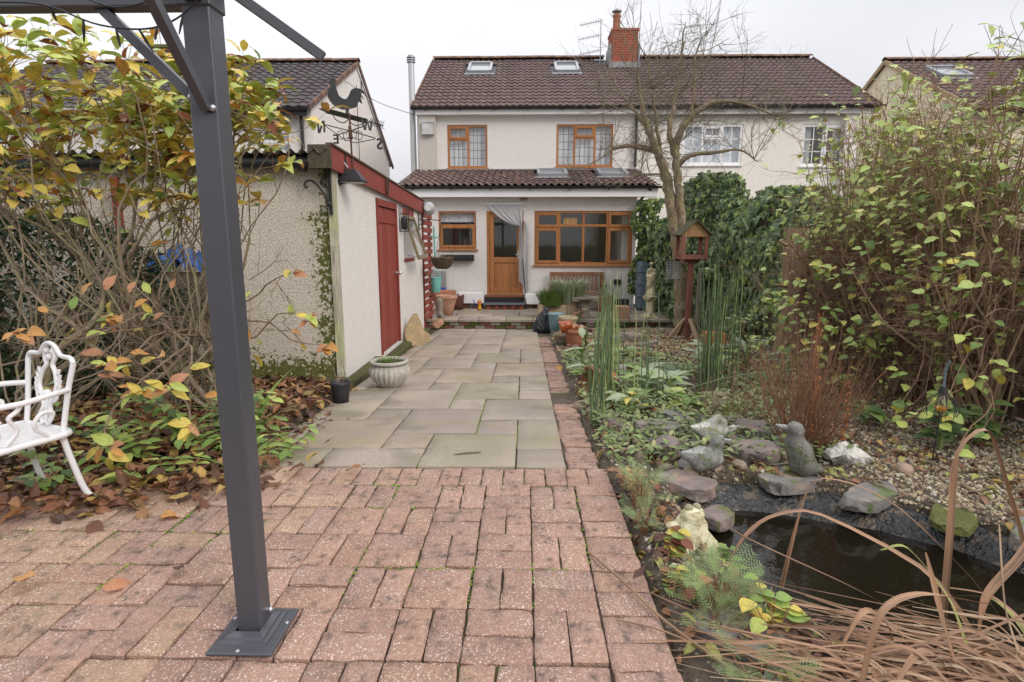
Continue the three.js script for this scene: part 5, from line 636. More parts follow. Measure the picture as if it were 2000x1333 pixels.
// ---------- pots, statue, ornaments ----------
function potG(r0, r1, h, rim = 0.02, rimH = 0.05, seg = 28) { return lathe([[0.001, 0], [r0, 0], [lerp(r0, r1, 0.5) * 1.01, h * 0.5], [r1, h - rimH], [r1 + rim, h - rimH], [r1 + rim, h], [r1 - 0.01, h], [r1 - 0.025, h - 0.06], [0.001, h - 0.06]], seg); }
function tuft(parent, name, n, r, h, m, w = 0.004, spread = 0.6, y0 = 0) { const s = new Soup(); for (let k = 0; k < n; k++) { const a = rr(0, 6.28), q = Math.sqrt(R()) * r, x = Math.cos(a) * q, z = Math.sin(a) * q, hh = h * rr(0.5, 1), dx = Math.cos(a) * spread * hh * rr(0.2, 1), dz = Math.sin(a) * spread * hh * rr(0.2, 1); const p0 = V(x, y0, z), p1 = V(x + dx * 0.4, y0 + hh * 0.7, z + dz * 0.4), p2 = V(x + dx, y0 + hh * rr(0.75, 1), z + dz), sd = V(Math.sin(a), 0, -Math.cos(a)).multiplyScalar(w); s.quad(p0.clone().sub(sd), p0.clone().add(sd), p1.clone().add(sd), p1.clone().sub(sd), [0, 0], [1, 0], [1, 0.5], [0, 0.5]); s.tri(p1.clone().sub(sd), p1.clone().add(sd), p2, [0, 0.5], [1, 0.5], [0.5, 1]); } const o = part(name, s.geo(), m, parent); o.userData.kind = 'stuff'; return o; }
{ // ribbed bowl planter by the shed
  const y0 = level(-1.5, -6.1) + 0.07; const t = thing('bowl_planter', 'cream ribbed stone bowl planter on the path beside the shed door', 'planter', [-1.47, y0, -6.1]); const s = new Soup(), prof = [[0.1, 0], [0.125, 0.02], [0.185, 0.09], [0.215, 0.16], [0.212, 0.21], [0.185, 0.25], [0.168, 0.265]], rows = prof.map(([r, y], i) => { const row = []; for (let k = 0; k < 96; k++) { const a = k / 96 * 6.2832, d = 1 - 0.055 * Math.pow(Math.abs(Math.sin(a * 12)), 0.6) * (i < 6 ? 1 : 0.2) + 0.03; row.push(V(Math.cos(a) * r * d, y, -Math.sin(a) * r * d)); } return row; }); s.grid(rows, (i, j) => [j * 0.014, i * 0.05], true); part('bowl', [s.geo(0.9), cyl(0.1, 0.1, 0.01, 24)], M.ribbed, t);
  part('rim', lathe([[0.165, 0.26], [0.2, 0.262], [0.212, 0.277], [0.208, 0.295], [0.19, 0.302], [0.172, 0.297], [0.165, 0.27]], 40), M.ribbed, t); part('soil', at(new THREE.CircleGeometry(0.168, 24), 0, 0.275, 0, -Math.PI / 2), M.soil, t); tuft(t, 'seedlings', 60, 0.13, 0.07, L.grass, 0.005, 0.9, 0.27); tuft(t, 'bulb_shoots', 8, 0.12, 0.09, L.straw3, 0.004, 0.5, 0.27);
}
{ const y0 = -0.09; const t = thing('nursery_pot', 'black plastic nursery pot with a spindly plant at the shed corner', 'pot', [-1.775, y0, -5.35]); part('pot', potG(0.075, 0.092, 0.2, 0.005, 0.03), M.blackPlastic, t); part('soil', at(new THREE.CircleGeometry(0.085, 20), 0, 0.165, 0, -Math.PI / 2), M.soil, t); part('stem', [tubeG([[0, 0.16, 0], [-0.03, 0.24, 0.01], [-0.05, 0.32, 0.02]], 0.004, 5), tubeG([[0.02, 0.16, 0], [0.05, 0.28, 0], [0.04, 0.36, 0]], 0.003, 5)], M.magTwig, t); }
const PY = -0.24;
{ // pots on and below the patio
  const P = (name, label, x, z, g, m, y = PY) => { const t = thing(name, label, 'pot', [x, y, z]); part('pot', g, m, t); const b = new THREE.Box3().setFromBufferAttribute(g.attributes.position); part('soil', at(new THREE.CircleGeometry(b.max.x * 0.86, 18), 0, b.max.y - 0.045, 0, -Math.PI / 2), M.soil, t); return t; };
  P('terracotta_pot', 'large plain terracotta pot beside the red screen on the patio', -1.78, -13.1, potG(0.13, 0.24, 0.46, 0.012, 0.07), M.terracottaPale); P('terracotta_pot', 'wide terracotta pot behind the large plain one', -1.95, -13.75, potG(0.16, 0.3, 0.5, 0.012, 0.08), M.terracotta); P('brown_pot', 'dark reddish brown pot against the house wall', -1.72, -14.25, potG(0.2, 0.22, 0.36, 0.01, 0.05), mat(lin(0.12, 0.045, 0.035), 0.6));
  const b1 = P('buff_trough', 'square buff planter with rosemary-like shrub on the patio edge', 0.62, -12.75, metres(new RoundedBoxGeometry(0.62, 0.3, 0.32, 2, 0.02).translate(0, 0.15, 0)), M.buffPot); const b2 = P('ribbed_pot', 'banded buff clay pot beside the square buff planter', 1.0, -12.85, lathe([[0.001, 0], [0.17, 0], [0.2, 0.06], [0.195, 0.07], [0.22, 0.14], [0.215, 0.15], [0.235, 0.22], [0.225, 0.23], [0.25, 0.33], [0.27, 0.34], [0.27, 0.38], [0.22, 0.38], [0.001, 0.34]], 28), M.buffPot);
  tuft(b1, 'foliage', 700, 0.26, 0.42, L.bushD, 0.008, 1.0, 0.28); tuft(b2, 'foliage', 900, 0.3, 0.62, L.grey, 0.008, 0.9, 0.34); tuft(b2, 'flower_stems', 26, 0.26, 0.95, M.magTwig, 0.004, 0.4, 0.34);
  const y1 = level(0.65, -11.5);
  P('blue_glazed_pot', 'pot with a blue glazed rim beside the black bag', 0.66, -11.7, lathe([[0.001, 0], [0.13, 0], [0.15, 0.2], [0.165, 0.38], [0.18, 0.39], [0.18, 0.42], [0.15, 0.42], [0.14, 0.38], [0.001, 0.36]], 24), M.blueGlaze, y1); P('orange_banded_pot', 'honey coloured clay pot behind the small terracotta pot', 0.86, -11.2, potG(0.14, 0.18, 0.42, 0.015, 0.06), M.buffPot, y1); const th = P('hairy_pot', 'squat grey pot of thin grass next to the brick edging', 0.66, -9.8, potG(0.1, 0.13, 0.2, 0.01, 0.03), M.greyPot, level(0.66, -9.8)); tuft(th, 'thin_grass', 200, 0.14, 0.2, L.straw3, 0.003, 0.7, 0.08);
  const tp = P('terracotta_pot', 'small terracotta pot holding an upturned orange pot', 0.83, -9.35, potG(0.11, 0.15, 0.33, 0.014, 0.06), M.terracotta, level(0.83, -9.35)); tuft(tp, 'red_leaves', 60, 0.12, 0.12, L.salmon, 0.02, 0.8, 0.28);
  const up = solid('terracotta_pot', potG(0.07, 0.1, 0.2, 0.01, 0.04), M.glazeOrange, 'small glossy orange pot tipped over inside a terracotta pot', 'pot', [0.78, level(0.83, -9.35) + 0.42, -9.3]); up.rotation.z = 1.9;
  P('square_terracotta_planter', 'square terracotta planter on the patio before the statue', 2.15, -12.6, metres(new RoundedBoxGeometry(0.3, 0.28, 0.3, 2, 0.015).translate(0, 0.14, 0)), M.terracottaPale); P('terracotta_pot', 'brown terracotta pot by the bench end against the wall', 1.95, -13.9, potG(0.17, 0.22, 0.4, 0.014, 0.06), M.terracotta); P('terracotta_pot', 'orange rectangular planter behind the second horsetail clump', 3.0, -9.0, metres(new RoundedBoxGeometry(0.3, 0.26, 0.3, 2, 0.015).translate(0, 0.13, 0)), mat(lin(0.5, 0.13, 0.04), 0.7), level(3.0, -9));
  P('stone_planter', 'heavy stone trough standing on feet among the pots', 1.35, -12.7, join([metres(new RoundedBoxGeometry(0.6, 0.1, 0.36, 2, 0.02).translate(0, 0.42, 0)), metres(new RoundedBoxGeometry(0.2, 0.38, 0.2, 1, 0.02).translate(0, 0.19, 0))]), M.greyPot);
  const f1 = solid('fallen_pot', potG(0.1, 0.15, 0.3, 0.014, 0.06), M.terracotta, 'broken terracotta pot lying among the broad-leaved plants', 'pot', [0.95, level(0.95, -5.95) + 0.12, -5.95], 0.4); f1.rotation.z = 1.5; const f2 = solid('fallen_pot', potG(0.08, 0.12, 0.26, 0.012, 0.05), M.rust, 'rusty brown pot half buried behind the broken terracotta pot', 'pot', [0.95, level(0.95, -6.5) + 0.08, -6.45], 0.9); f2.rotation.z = 1.35;
  const sp = solid('terracotta_shard', rockG(91, 0.12, 0.09, 0.07, 0.2, 2, 0.5), M.terracottaPale, 'broken terracotta shard at the foot of the red screen', 'pot shard', [-1.78, -0.24, -11.75], 0.5); sp.rotation.z = 0.6;
  const bt = thing('rubber_boot', 'pale ceramic boot ornament in front of the large terracotta pot', 'boot', [-1.85, PY, -12.6], 0.4); part('boot', bones([[[0, 0.36, -0.06], [0, 0.08, -0.05], 0.075, 0.06], [[0, 0.06, -0.05], [0, 0.045, 0.16], 0.055, 0.05], [[0, 0.05, -0.06], [0, 0.05, 0.05], 0.06, 0.055]], 36, 0.015), M.greyPot, bt); part('sole', rbox(-0.055, 0.055, 0, 0.02, -0.12, 0.2, 0.008), M.buffPot, bt);
  const bag = solid('black_bag', bones([[[0, 0.1, 0], [0.0, 0.2, 0], 0.15, 0.14], [[0, 0.25, 0], [0.06, 0.46, 0], 0.12, 0.06], [[0.05, 0.08, 0.03], [-0.06, 0.08, 0], 0.14, 0.15]], 36, 0.03, (x, y, z) => 0.02 * Math.sin(x * 60 + y * 20) * Math.sin(z * 50 + y * 33)), M.blackPlastic, 'crumpled black plastic bag at the end of the path', 'bag', [0.4, level(0.5, -11.9) + 0.02, -11.9]);
}
{ // statue of a draped figure on a column
  const z = -12.85, x = 2.82; const t = thing('garden_statue', 'weathered stone statue of a draped figure on a fluted pedestal', 'statue', [x, PY, z]);
  const pd = sub('pedestal', t); const s = new Soup(), prof = [[0.15, 0.0], [0.15, 0.05], [0.115, 0.08], [0.1, 0.12], [0.095, 0.32], [0.11, 0.36], [0.14, 0.4], [0.16, 0.42], [0.16, 0.47], [0.12, 0.48], [0.12, 0.52], [0, 0.52]]; s.grid(prof.map(([r, y], i) => { const row = []; for (let k = 0; k < 48; k++) { const a = k / 48 * 6.2832, d = i > 1 && i < 6 ? 1 - 0.08 * Math.abs(Math.sin(a * 8)) : 1; row.push(V(Math.cos(a) * r * d, y, -Math.sin(a) * r * d)); } return row; }), (i, j) => [j * 0.02, i * 0.06], true); part('column', s.geo(0.8), M.statue, pd); part('base', rbox(-0.17, 0.17, -0.02, 0.03, -0.17, 0.17, 0.01), M.statue, pd);
  const y = 0.52; part('figure', bones([[[0.0, y + 0.03, 0.0], [0.0, y + 0.06, 0], 0.1, 0.085], [[0.03, y + 0.06, 0.02], [0.025, y + 0.28, 0.03], 0.045, 0.055], [[-0.03, y + 0.06, 0.0], [-0.02, y + 0.28, 0.0], 0.05, 0.058], [[0, y + 0.28, 0.01], [0, y + 0.36, 0.01], 0.072, 0.062], [[0, y + 0.38, 0.01], [0, y + 0.5, 0], 0.055, 0.064], [[-0.06, y + 0.52, 0], [0.06, y + 0.52, 0], 0.03, 0.03], [[0, y + 0.54, 0], [0.0, y + 0.6, 0.0], 0.022, 0.02], [[0.0, y + 0.645, 0.005], [0.0, y + 0.665, 0.0], 0.04, 0.042], [[-0.0, y + 0.66, -0.03], [0, y + 0.67, -0.035], 0.028, 0.025], [[-0.07, y + 0.52, 0], [-0.085, y + 0.4, 0.02], 0.026, 0.021], [[-0.085, y + 0.4, 0.02], [-0.02, y + 0.38, 0.08], 0.02, 0.016], [[0.07, y + 0.52, 0], [0.09, y + 0.41, 0.0], 0.026, 0.021], [[0.09, y + 0.41, 0], [0.06, y + 0.45, 0.08], 0.02, 0.016], [[-0.08, y + 0.36, 0.02], [-0.07, y + 0.12, 0.02], 0.022, 0.03], [[0.0, y + 0.655, 0.045], [0, y + 0.645, 0.05], 0.008, 0.006]], 72, 0.012, (a, b, c) => (b < y + 0.36 ? 0.006 * Math.sin(Math.atan2(c, a) * 9 + b * 8) : 0)), M.statue, t);
}
{ // water-edge ornaments
  const d1 = thing('stone_duck', 'grey stone duck with its head raised beside the pond', 'duck ornament', [1.12, level(1.12, -3.4) + 0.03, -3.4], 0.15); part('body', bones([[[-0.13, 0.11, 0], [-0.02, 0.085, 0], 0.028, 0.065], [[-0.02, 0.08, 0], [0.06, 0.075, 0], 0.068, 0.055], [[0.07, 0.09, 0], [0.075, 0.16, 0], 0.035, 0.028], [[0.08, 0.19, 0], [0.09, 0.195, 0], 0.036, 0.034]], 44, 0.014), M.duck, d1); part('beak', bones([[[0.12, 0.19, 0], [0.17, 0.185, 0], 0.018, 0.013]], 16, 0.006), M.duck, d1);
  const d2 = thing('stone_duck', 'whitish stone swan with its neck curled back behind the grey duck', 'duck ornament', [1.33, level(1.33, -3.95) + 0.05, -3.95], 0.3); part('body', bones([[[-0.15, 0.13, 0], [-0.02, 0.09, 0], 0.015, 0.07], [[-0.02, 0.08, 0], [0.06, 0.07, 0], 0.07, 0.06], [[0.08, 0.08, 0], [0.1, 0.14, 0], 0.03, 0.024], [[0.1, 0.14, 0], [0.05, 0.18, 0.01], 0.024, 0.024], [[0.05, 0.18, 0.01], [0.0, 0.16, 0.01], 0.024, 0.022], [[0.12, 0.07, 0], [0.18, 0.1, 0.02], 0.02, 0.024]], 44, 0.012), mat(lin(1.5, 1.5, 1.4), 0.9, { map: size(T.duck, 0.3), ...bump(T.grainB, 0.1, 0.006) }), d2); part('beak', bones([[[0.19, 0.1, 0.02], [0.23, 0.105, 0.02], 0.018, 0.01]], 14, 0.006), M.duck, d2);
  const d3 = thing('stone_bird', 'dark upright stone bird standing on the mossy slate slab', 'bird ornament', [1.7, 0.0, -3.4], -0.4); part('body', bones([[[0.02, 0.1, 0], [0.0, 0.17, 0], 0.075, 0.07], [[0.0, 0.17, 0], [-0.03, 0.22, 0], 0.066, 0.05], [[0.05, 0.08, 0], [0.12, 0.07, 0], 0.055, 0.02], [[-0.03, 0.23, 0], [-0.03, 0.29, 0], 0.042, 0.034], [[-0.03, 0.31, 0], [-0.04, 0.315, 0], 0.042, 0.04]], 48, 0.014), mat(lin(0.75, 0.72, 0.7), 0.75, { map: size(T.duck, 0.5), ...bump(T.grainB, 0.1, 0.004) }), d3); part('beak', bones([[[-0.075, 0.31, 0], [-0.135, 0.318, 0], 0.02, 0.012]], 16, 0.006), M.duck, d3); part('plinth', rockG(96, 0.1, 0.035, 0.09, 0.15, 2), M.mossStone, d3);
  const f = thing('stone_frog', 'cream stone frog with bulging eyes sitting by the pond edge', 'frog ornament', [0.81, -0.03, -2.6], 0.35); f.scale.setScalar(0.86); part('body', bones([[[0, 0.07, 0.0], [0, 0.14, -0.01], 0.085, 0.07], [[0, 0.14, -0.01], [0, 0.2, 0.01], 0.062, 0.05], [[-0.03, 0.215, 0.015], [0.03, 0.215, 0.015], 0.036, 0.036], [[-0.085, 0.06, 0.01], [-0.1, 0.045, 0.07], 0.045, 0.032], [[0.085, 0.06, 0.01], [0.1, 0.045, 0.07], 0.045, 0.032], [[-0.06, 0.15, 0.03], [-0.045, 0.05, 0.08], 0.024, 0.018], [[0.06, 0.15, 0.03], [0.045, 0.05, 0.08], 0.024, 0.018], [[-0.1, 0.02, 0.06], [-0.1, 0.015, 0.11], 0.02, 0.022], [[0.1, 0.02, 0.06], [0.1, 0.015, 0.11], 0.02, 0.022], [[-0.07, 0.13, -0.03], [-0.12, 0.15, -0.02], 0.03, 0.022]], 56, 0.012), M.frog, f); for (const s of [-1, 1]) part('eye', at(new THREE.SphereGeometry(0.024, 14, 10), s * 0.025, 0.253, 0.012), M.frog, f);
}
// ---------- things against the house ----------
{
  for (const [x0, x1, y0, y1, lab] of [[-1.645, -1.015, -0.11, 0.165, 'white insulated panel cover left of the back door step'.replace('left of', 'beside the terracotta pots near')], [0.02, 0.5, -0.13, 0.14, 'white panel cover between the back door and the bench']]) { const t = thing('panel_cover', lab, 'panel', [(x0 + x1) / 2, 0, -14.42]); const w = (x1 - x0) / 2; part('sheet', rbox(-w, w, y0, y1, -0.12, 0.06, 0.015), M.white, t); part('support_brick', box(-w + 0.05, -w + 0.26, PY, y0 - 0.002, -0.1, 0.0), M.brickBrown, t); part('support_brick', box(w - 0.26, w - 0.05, PY, y0 - 0.002, -0.1, 0.0), M.brickBrown, t); }
  const st = thing('door_step', 'black rubber-edged step of brick below the back door', 'step', [-0.48, PY, -14.3]); part('tread', rbox(-0.52, 0.5, 0.14, 0.18, -0.24, 0.16, 0.008), M.blackPlastic, st); part('nosing', box(-0.52, 0.5, 0.125, 0.175, 0.162, 0.172), M.blueGrey, st); for (let k = 0; k < 9; k++) part('brick', rbox(-0.46 + k * 0.103, -0.46 + k * 0.103 + 0.098, 0, 0.137, -0.1, 0.1, 0.006), k % 2 ? M.brickBrown : M.brick, st); part('kick_board', box(-0.52, 0.5, 0.185, 0.27, -0.238, -0.2), M.black, st);
  const bt = thing('yellow_bottle', 'yellow spray bottle standing beside the door step', 'bottle', [-1.1, PY, -14.1]); part('body', lathe([[0.001, 0], [0.05, 0], [0.05, 0.05], [0.035, 0.09], [0.035, 0.12], [0.05, 0.16], [0.05, 0.24], [0.02, 0.26], [0.001, 0.26]], 14), M.yellow, bt); part('label_band', at(cyl(0.0515, 0.0515, 0.05, 14), 0, 0.17, 0), M.pink, bt); solid('blue_stick', tubeG([[0, 0, 0], [-0.1, 0.24, -0.05]], 0.012, 6), M.blue, 'thin blue stick leaning on the white panel cover', 'stick', [-1.17, PY, -14.2]);
  const ct = thing('door_curtain', 'grey fly curtain draped from a rail over the back door', 'curtain', [0, 0, -14.56]); part('rail', rbox(-0.99, -0.01, 2.33, 2.37, -0.02, 0.02, 0.006), M.white, ct);
  const s = new Soup(), rows = []; for (let i = 0; i <= 20; i++) { const v = i / 20, row = []; for (let k = 0; k <= 40; k++) { const u = k / 40; const top = V(-0.97 + 0.94 * u, 2.33, 0); const tie = V(-0.13 + 0.07 * u, 1.82 - 0.02 * (1 - u), 0.02 + 0.03 * Math.sin(u * 30)); const end = V(-0.13 + 0.14 * u, 0.3 + 0.5 * (1 - u) * 0.3, 0.03 + 0.03 * Math.sin(u * 22)); let p; if (v < 0.45) { const q = v / 0.45; p = top.clone().lerp(tie, q); p.y -= (1 - u) * 0.1 * Math.sin(q * 3.14); p.z += 0.02 * Math.sin(u * 36) * (0.3 + q); } else p = tie.clone().lerp(end, (v - 0.45) / 0.55); row.push(p); } rows.push(row); } s.grid(rows, (i, j) => [j * 0.02, i * 0.1]); part('cloth', s.geo(1.2), M.voile, ct);
  solid('drain_hose', tubeG(curve([[0, 1.95, 0], [0.09, 1.7, 0.01], [0.1, 1.0, 0], [0.11, 0.05, 0.01]], 14), 0.03, 8), M.whiteDull, 'pale grey drain hose running down beside the back door', 'hose', [0.0, 0, -14.55]); solid('black_pole', tubeG([[0, 0, 0], [-0.1, 1.25, -0.1]], 0.014, 6), M.blackPlastic, 'thin black pole leaning beside the back door', 'pole', [0.06, PY, -14.35]);
  const tr = thing('trough_planter', 'black wire trough planter below the small kitchen window', 'planter', [-1.68, 1.03, -14.5]); part('liner', rbox(-0.42, 0.42, -0.08, 0.06, -0.1, 0.08, 0.02), M.blackPlastic, tr); part('wire_frame', [...Array(9)].map((_, k) => tubeG([[-0.4 + k * 0.1, 0.07, 0.09], [-0.4 + k * 0.1, -0.07, 0.09]], 0.006, 4)).concat([tubeG([[-0.43, 0.07, 0.09], [0.43, 0.07, 0.09]], 0.008, 5), tubeG([[-0.43, -0.03, 0.09], [0.43, -0.03, 0.09]], 0.006, 5)]), M.iron, tr);
  const bl = thing('cat_flap', 'grey and blue plastic cat flap low on the house wall', 'cat flap', [-2.14, 0, -14.56]); part('panel', rbox(-0.16, 0.16, 0.14, 0.7, -0.02, 0.02, 0.006), M.steelDull, bl); part('blue_band', box(-0.158, 0.158, 0.16, 0.28, 0.021, 0.03), M.blue, bl);
  const mp = thing('string_mop', 'turquoise handled mop hanging on the red slatted screen', 'mop', [-1.93, 0, -12.3]); part('handle', tubeG([[0.02, 1.75, 0], [0.03, 0.9, 0]], 0.02, 8), M.turquoise, mp); part('cross_grip', tubeG([[-0.12, 1.55, 0], [0.1, 1.52, 0]], 0.02, 8), M.turquoise, mp); const bk = thing('watering_bucket', 'turquoise bucket hanging on the lower part of the red screen', 'bucket', [-1.9, 0.36, -12.3]); part('bucket', lathe([[0.001, 0], [0.1, 0], [0.12, 0.3], [0.13, 0.3], [0.13, 0.32], [0.11, 0.32], [0.09, 0.02]], 20), M.turquoise, bk); part('bucket_handle', tubeG(curve([[-0.12, 0.3, 0], [0, 0.5, 0.02], [0.12, 0.3, 0]], 12), 0.01, 6), M.turquoise, bk);
  const bn = thing('garden_bench', 'brown wooden bench against the wall under the big window', 'bench', [1.32, PY, -14.2]); for (const x of [-0.64, 0.64]) { part('leg', box(x - 0.035, x + 0.035, 0, 0.9, -0.3, -0.23), M.benchWood, bn); part('leg', box(x - 0.035, x + 0.035, 0, 0.6, 0.18, 0.25), M.benchWood, bn); part('armrest', rbox(x - 0.04, x + 0.04, 0.6, 0.64, -0.23, 0.28, 0.01), M.benchWood, bn); } part('top_rail', rbox(-0.68, 0.68, 0.82, 0.92, -0.3, -0.25, 0.01), M.benchWood, bn); for (let k = 0; k < 13; k++) part('back_slat', box(-0.58 + k * 0.095, -0.53 + k * 0.095, 0.46, 0.82, -0.285, -0.265), M.benchWood, bn); for (let k = 0; k < 5; k++) part('seat_slat', rbox(-0.62, 0.62, 0.41, 0.44, -0.2 + k * 0.09, -0.12 + k * 0.09, 0.006), M.benchWood, bn);
  const bx = thing('water_butt', 'blue-grey ribbed plastic water butt beside the ivy', 'water butt', [2.92, PY, -14.15]); part('barrel', at(metres(new RoundedBoxGeometry(0.34, 1.2, 0.36, 3, 0.1)), 0, 0.6, 0), M.blueGrey, bx); part('rib', [0.35, 0.65, 0.95].map((y) => at(metres(new RoundedBoxGeometry(0.36, 0.05, 0.38, 2, 0.02)), 0, y, 0)), M.blueGrey, bx).userData.kind = 'stuff';
  const sk = thing('outdoor_socket', 'black outdoor socket box on the wall beside the ivy', 'socket', [2.35, 0.42, -14.58]); part('box', rbox(-0.09, 0.09, -0.05, 0.07, -0.02, 0.06, 0.01), M.blackPlastic, sk); part('cable', tubeG(curve([[0, -0.05, 0], [0.02, -0.3, 0.02], [-0.05, -0.6, 0.02]], 8), 0.008, 5), M.blackPlastic, sk); solid('drain_channel', rbox(-0.25, 0.25, 0, 0.26, -0.1, 0.1, 0.02), M.blackPlastic, 'black plastic box on the patio below the socket', 'box', [2.35, PY, -14.3]);
  // inside the garden room: chairs at a table
  const table = thing('dining_table', 'dark dining table inside the garden room window', 'table', [1.25, -0.08, -16.2]); part('top', rbox(-0.7, 0.7, 0.72, 0.76, -0.4, 0.4, 0.01), M.benchWood, table); for (const [x, z] of [[-0.6, -0.3], [0.6, -0.3], [-0.6, 0.3], [0.6, 0.3]]) part('leg', box(x - 0.03, x + 0.03, 0, 0.72, z - 0.03, z + 0.03), M.benchWood, table);
  const ch = thing('dining_chair', 'light wooden dining chair behind the garden room glass', 'chair', [0.9, -0.08, -15.5], 0, 'dining chairs behind the glass'); for (const [x, z, h] of [[-0.2, 0.2, 1.0], [0.2, 0.2, 1.0], [-0.2, -0.2, 0.45], [0.2, -0.2, 0.45]]) part('leg', box(x - 0.02, x + 0.02, 0, h, z - 0.02, z + 0.02), M.oak, ch); part('seat', rbox(-0.22, 0.22, 0.44, 0.48, -0.22, 0.22, 0.01), M.oak, ch); for (const y of [0.62, 0.78, 0.94]) part('back_slat', box(-0.18, 0.18, y, y + 0.06, 0.19, 0.21), M.oak, ch); copyOf(ch, [1.55, -0.08, -15.5], 0);
}
// ---------- bird table, stump, fence, garden light ----------
{
  const y0 = level(2.95, -10.3); const t = thing('bird_table', 'brown wooden bird table with pitched roof on a splayed-foot post', 'bird table', [2.95, y0, -10.3], 0.06); t.scale.set(0.88, 1, 0.88); const h = 1.79 - y0; // ridge height
  part('post', rbox(-0.05, 0.05, 0.05, h - 0.66, -0.05, 0.05, 0.005), M.feederRed, t); part('tray', [rbox(-0.27, 0.27, h - 0.66, h - 0.63, -0.2, 0.2, 0.005), box(-0.22, 0.22, h - 0.629, h - 0.58, 0.17, 0.19), box(-0.22, 0.22, h - 0.629, h - 0.58, -0.19, -0.17), box(-0.14, 0.14, h - 0.72, h - 0.662, -0.04, 0.04)], M.feederRed, t); for (const [x, z] of [[-0.235, 0.16], [0.235, 0.16], [-0.235, -0.16], [0.235, -0.16]]) part('upright', rbox(x - 0.035, x + 0.035, h - 0.69, h - 0.26, z - 0.025, z + 0.025, 0.004), M.feederRed, t);
  for (const z of [0.19, -0.19]) { part('gable_board', slabG(new THREE.Shape([[-0.29, h - 0.27], [0.29, h - 0.27], [0.17, h - 0.15], [-0.17, h - 0.15]].map(([x, y]) => new THREE.Vector2(x, y))), z - 0.008, z + 0.008), M.feederTan, t); part('gable_board', slabG(new THREE.Shape([[-0.165, h - 0.147], [0.165, h - 0.147], [0, h - 0.005]].map(([x, y]) => new THREE.Vector2(x, y))), z - 0.007, z + 0.009), M.feederTan, t); } for (const s of [-1, 1]) part('roof_panel', bar(V(s * 0.155, h - 0.115, -0.26), V(s * 0.155, h - 0.115, 0.26), 0.43, 0.018, V(s * 0.62, 0.78, 0)), M.feltMoss, t);
  for (const [dx, dz, m] of [[-1, 0.15, M.rawWood], [0.18, 1, M.cutWood], [1, -0.1, M.rawWood], [-0.1, -1, M.rawWood]]) part('foot', bar(V(dx * 0.07, 0.38, dz * 0.07), V(dx * 0.42, 0.02, dz * 0.42), 0.07, 0.035), m, t); for (const r of [0, 1]) part('ground_board', r ? box(-0.42, 0.42, -0.02, 0.028, -0.035, 0.035) : box(-0.033, 0.033, -0.02, 0.03, 0.036, 0.4), M.feederRed, t);
  const wf = thing('wire_feeder', 'dark wire mesh bird feeder hanging beside the bird table', 'bird feeder', [2.7, 0.78, -10.5]); const bars = []; for (let k = 0; k < 14; k++) { const a = k / 14 * 6.28; bars.push(tubeG([[Math.cos(a) * 0.13, 0, Math.sin(a) * 0.13], [Math.cos(a) * 0.13, 0.32, Math.sin(a) * 0.13]], 0.004, 4)); } for (let y = 0; y < 10; y++) bars.push(at(new THREE.TorusGeometry(0.13, 0.004, 4, 20), 0, y * 0.035, 0, Math.PI / 2)); part('mesh_cage', bars, M.steelDull, wf).userData.kind = 'stuff'; part('lid', at(cyl(0.14, 0.14, 0.015, 18), 0, 0.32, 0), M.iron, wf); part('hanger', tubeG([[0, 0.33, 0], [0.1, 0.75, 0.1]], 0.004, 4), M.iron, wf);
  const gp = solid('grey_post', tubeG([[0, 0, 0], [0.02, 1.25, 0]], 0.06, 10), mat(lin(0.3, 0.27, 0.23), 0.95, { map: size(T.bark, 0.4) }), 'short grey timber post in the ivy behind the bird table', 'post', [3.3, level(3.3, -10.9), -10.9]);
}
{ // stump of a felled conifer
  const x = 3.95, z = -8.45, y0 = level(x, z); const t = thing('tree_stump', 'tall reddish fibrous stump with two cut branch stubs by the fence', 'tree stump', [x, y0, z]); const s = new Soup(), rows = []; for (let i = 0; i <= 30; i++) { const v = i / 30, y = v * (1.63 - y0), row = []; for (let k = 0; k < 40; k++) { const a = k / 40 * 6.2832; const r = (0.145 + 0.11 * Math.pow(1 - v, 5) + 0.012 * Math.sin(v * 9)) * (1 + 0.1 * Math.sin(a * 5 + v * 1.4) + 0.09 * (vn(k * 0.5, v * 5, 20, 8) - 0.5) + 0.06 * (hash(k, i >> 2, 5) - 0.5)); row.push(V(Math.cos(a) * r - 0.05 * v, y, Math.sin(a) * r)); } rows.push(row); } s.grid(rows.map((r) => r.slice().reverse()), (i, j) => [j * 0.03, i * 0.06], true); part('trunk', s.geo(0.7), M.stump, t); part('cut_face', at(new THREE.CircleGeometry(0.14, 24), -0.05, 1.625 - y0, 0, -Math.PI / 2), M.cutWood, t);
  for (const [y, l, dy] of [[1.35, 0.2, 0.1], [0.8, 0.22, 0.02]]) part('branch_stub', tubeG([[-0.1, y - y0, 0.05], [-0.13 - l * 0.6, y - y0 + dy * 0.6, 0.08], [-0.13 - l, y - y0 + dy, 0.09]], [0.035, 0.024, 0.021], 8), M.stump, t);
}
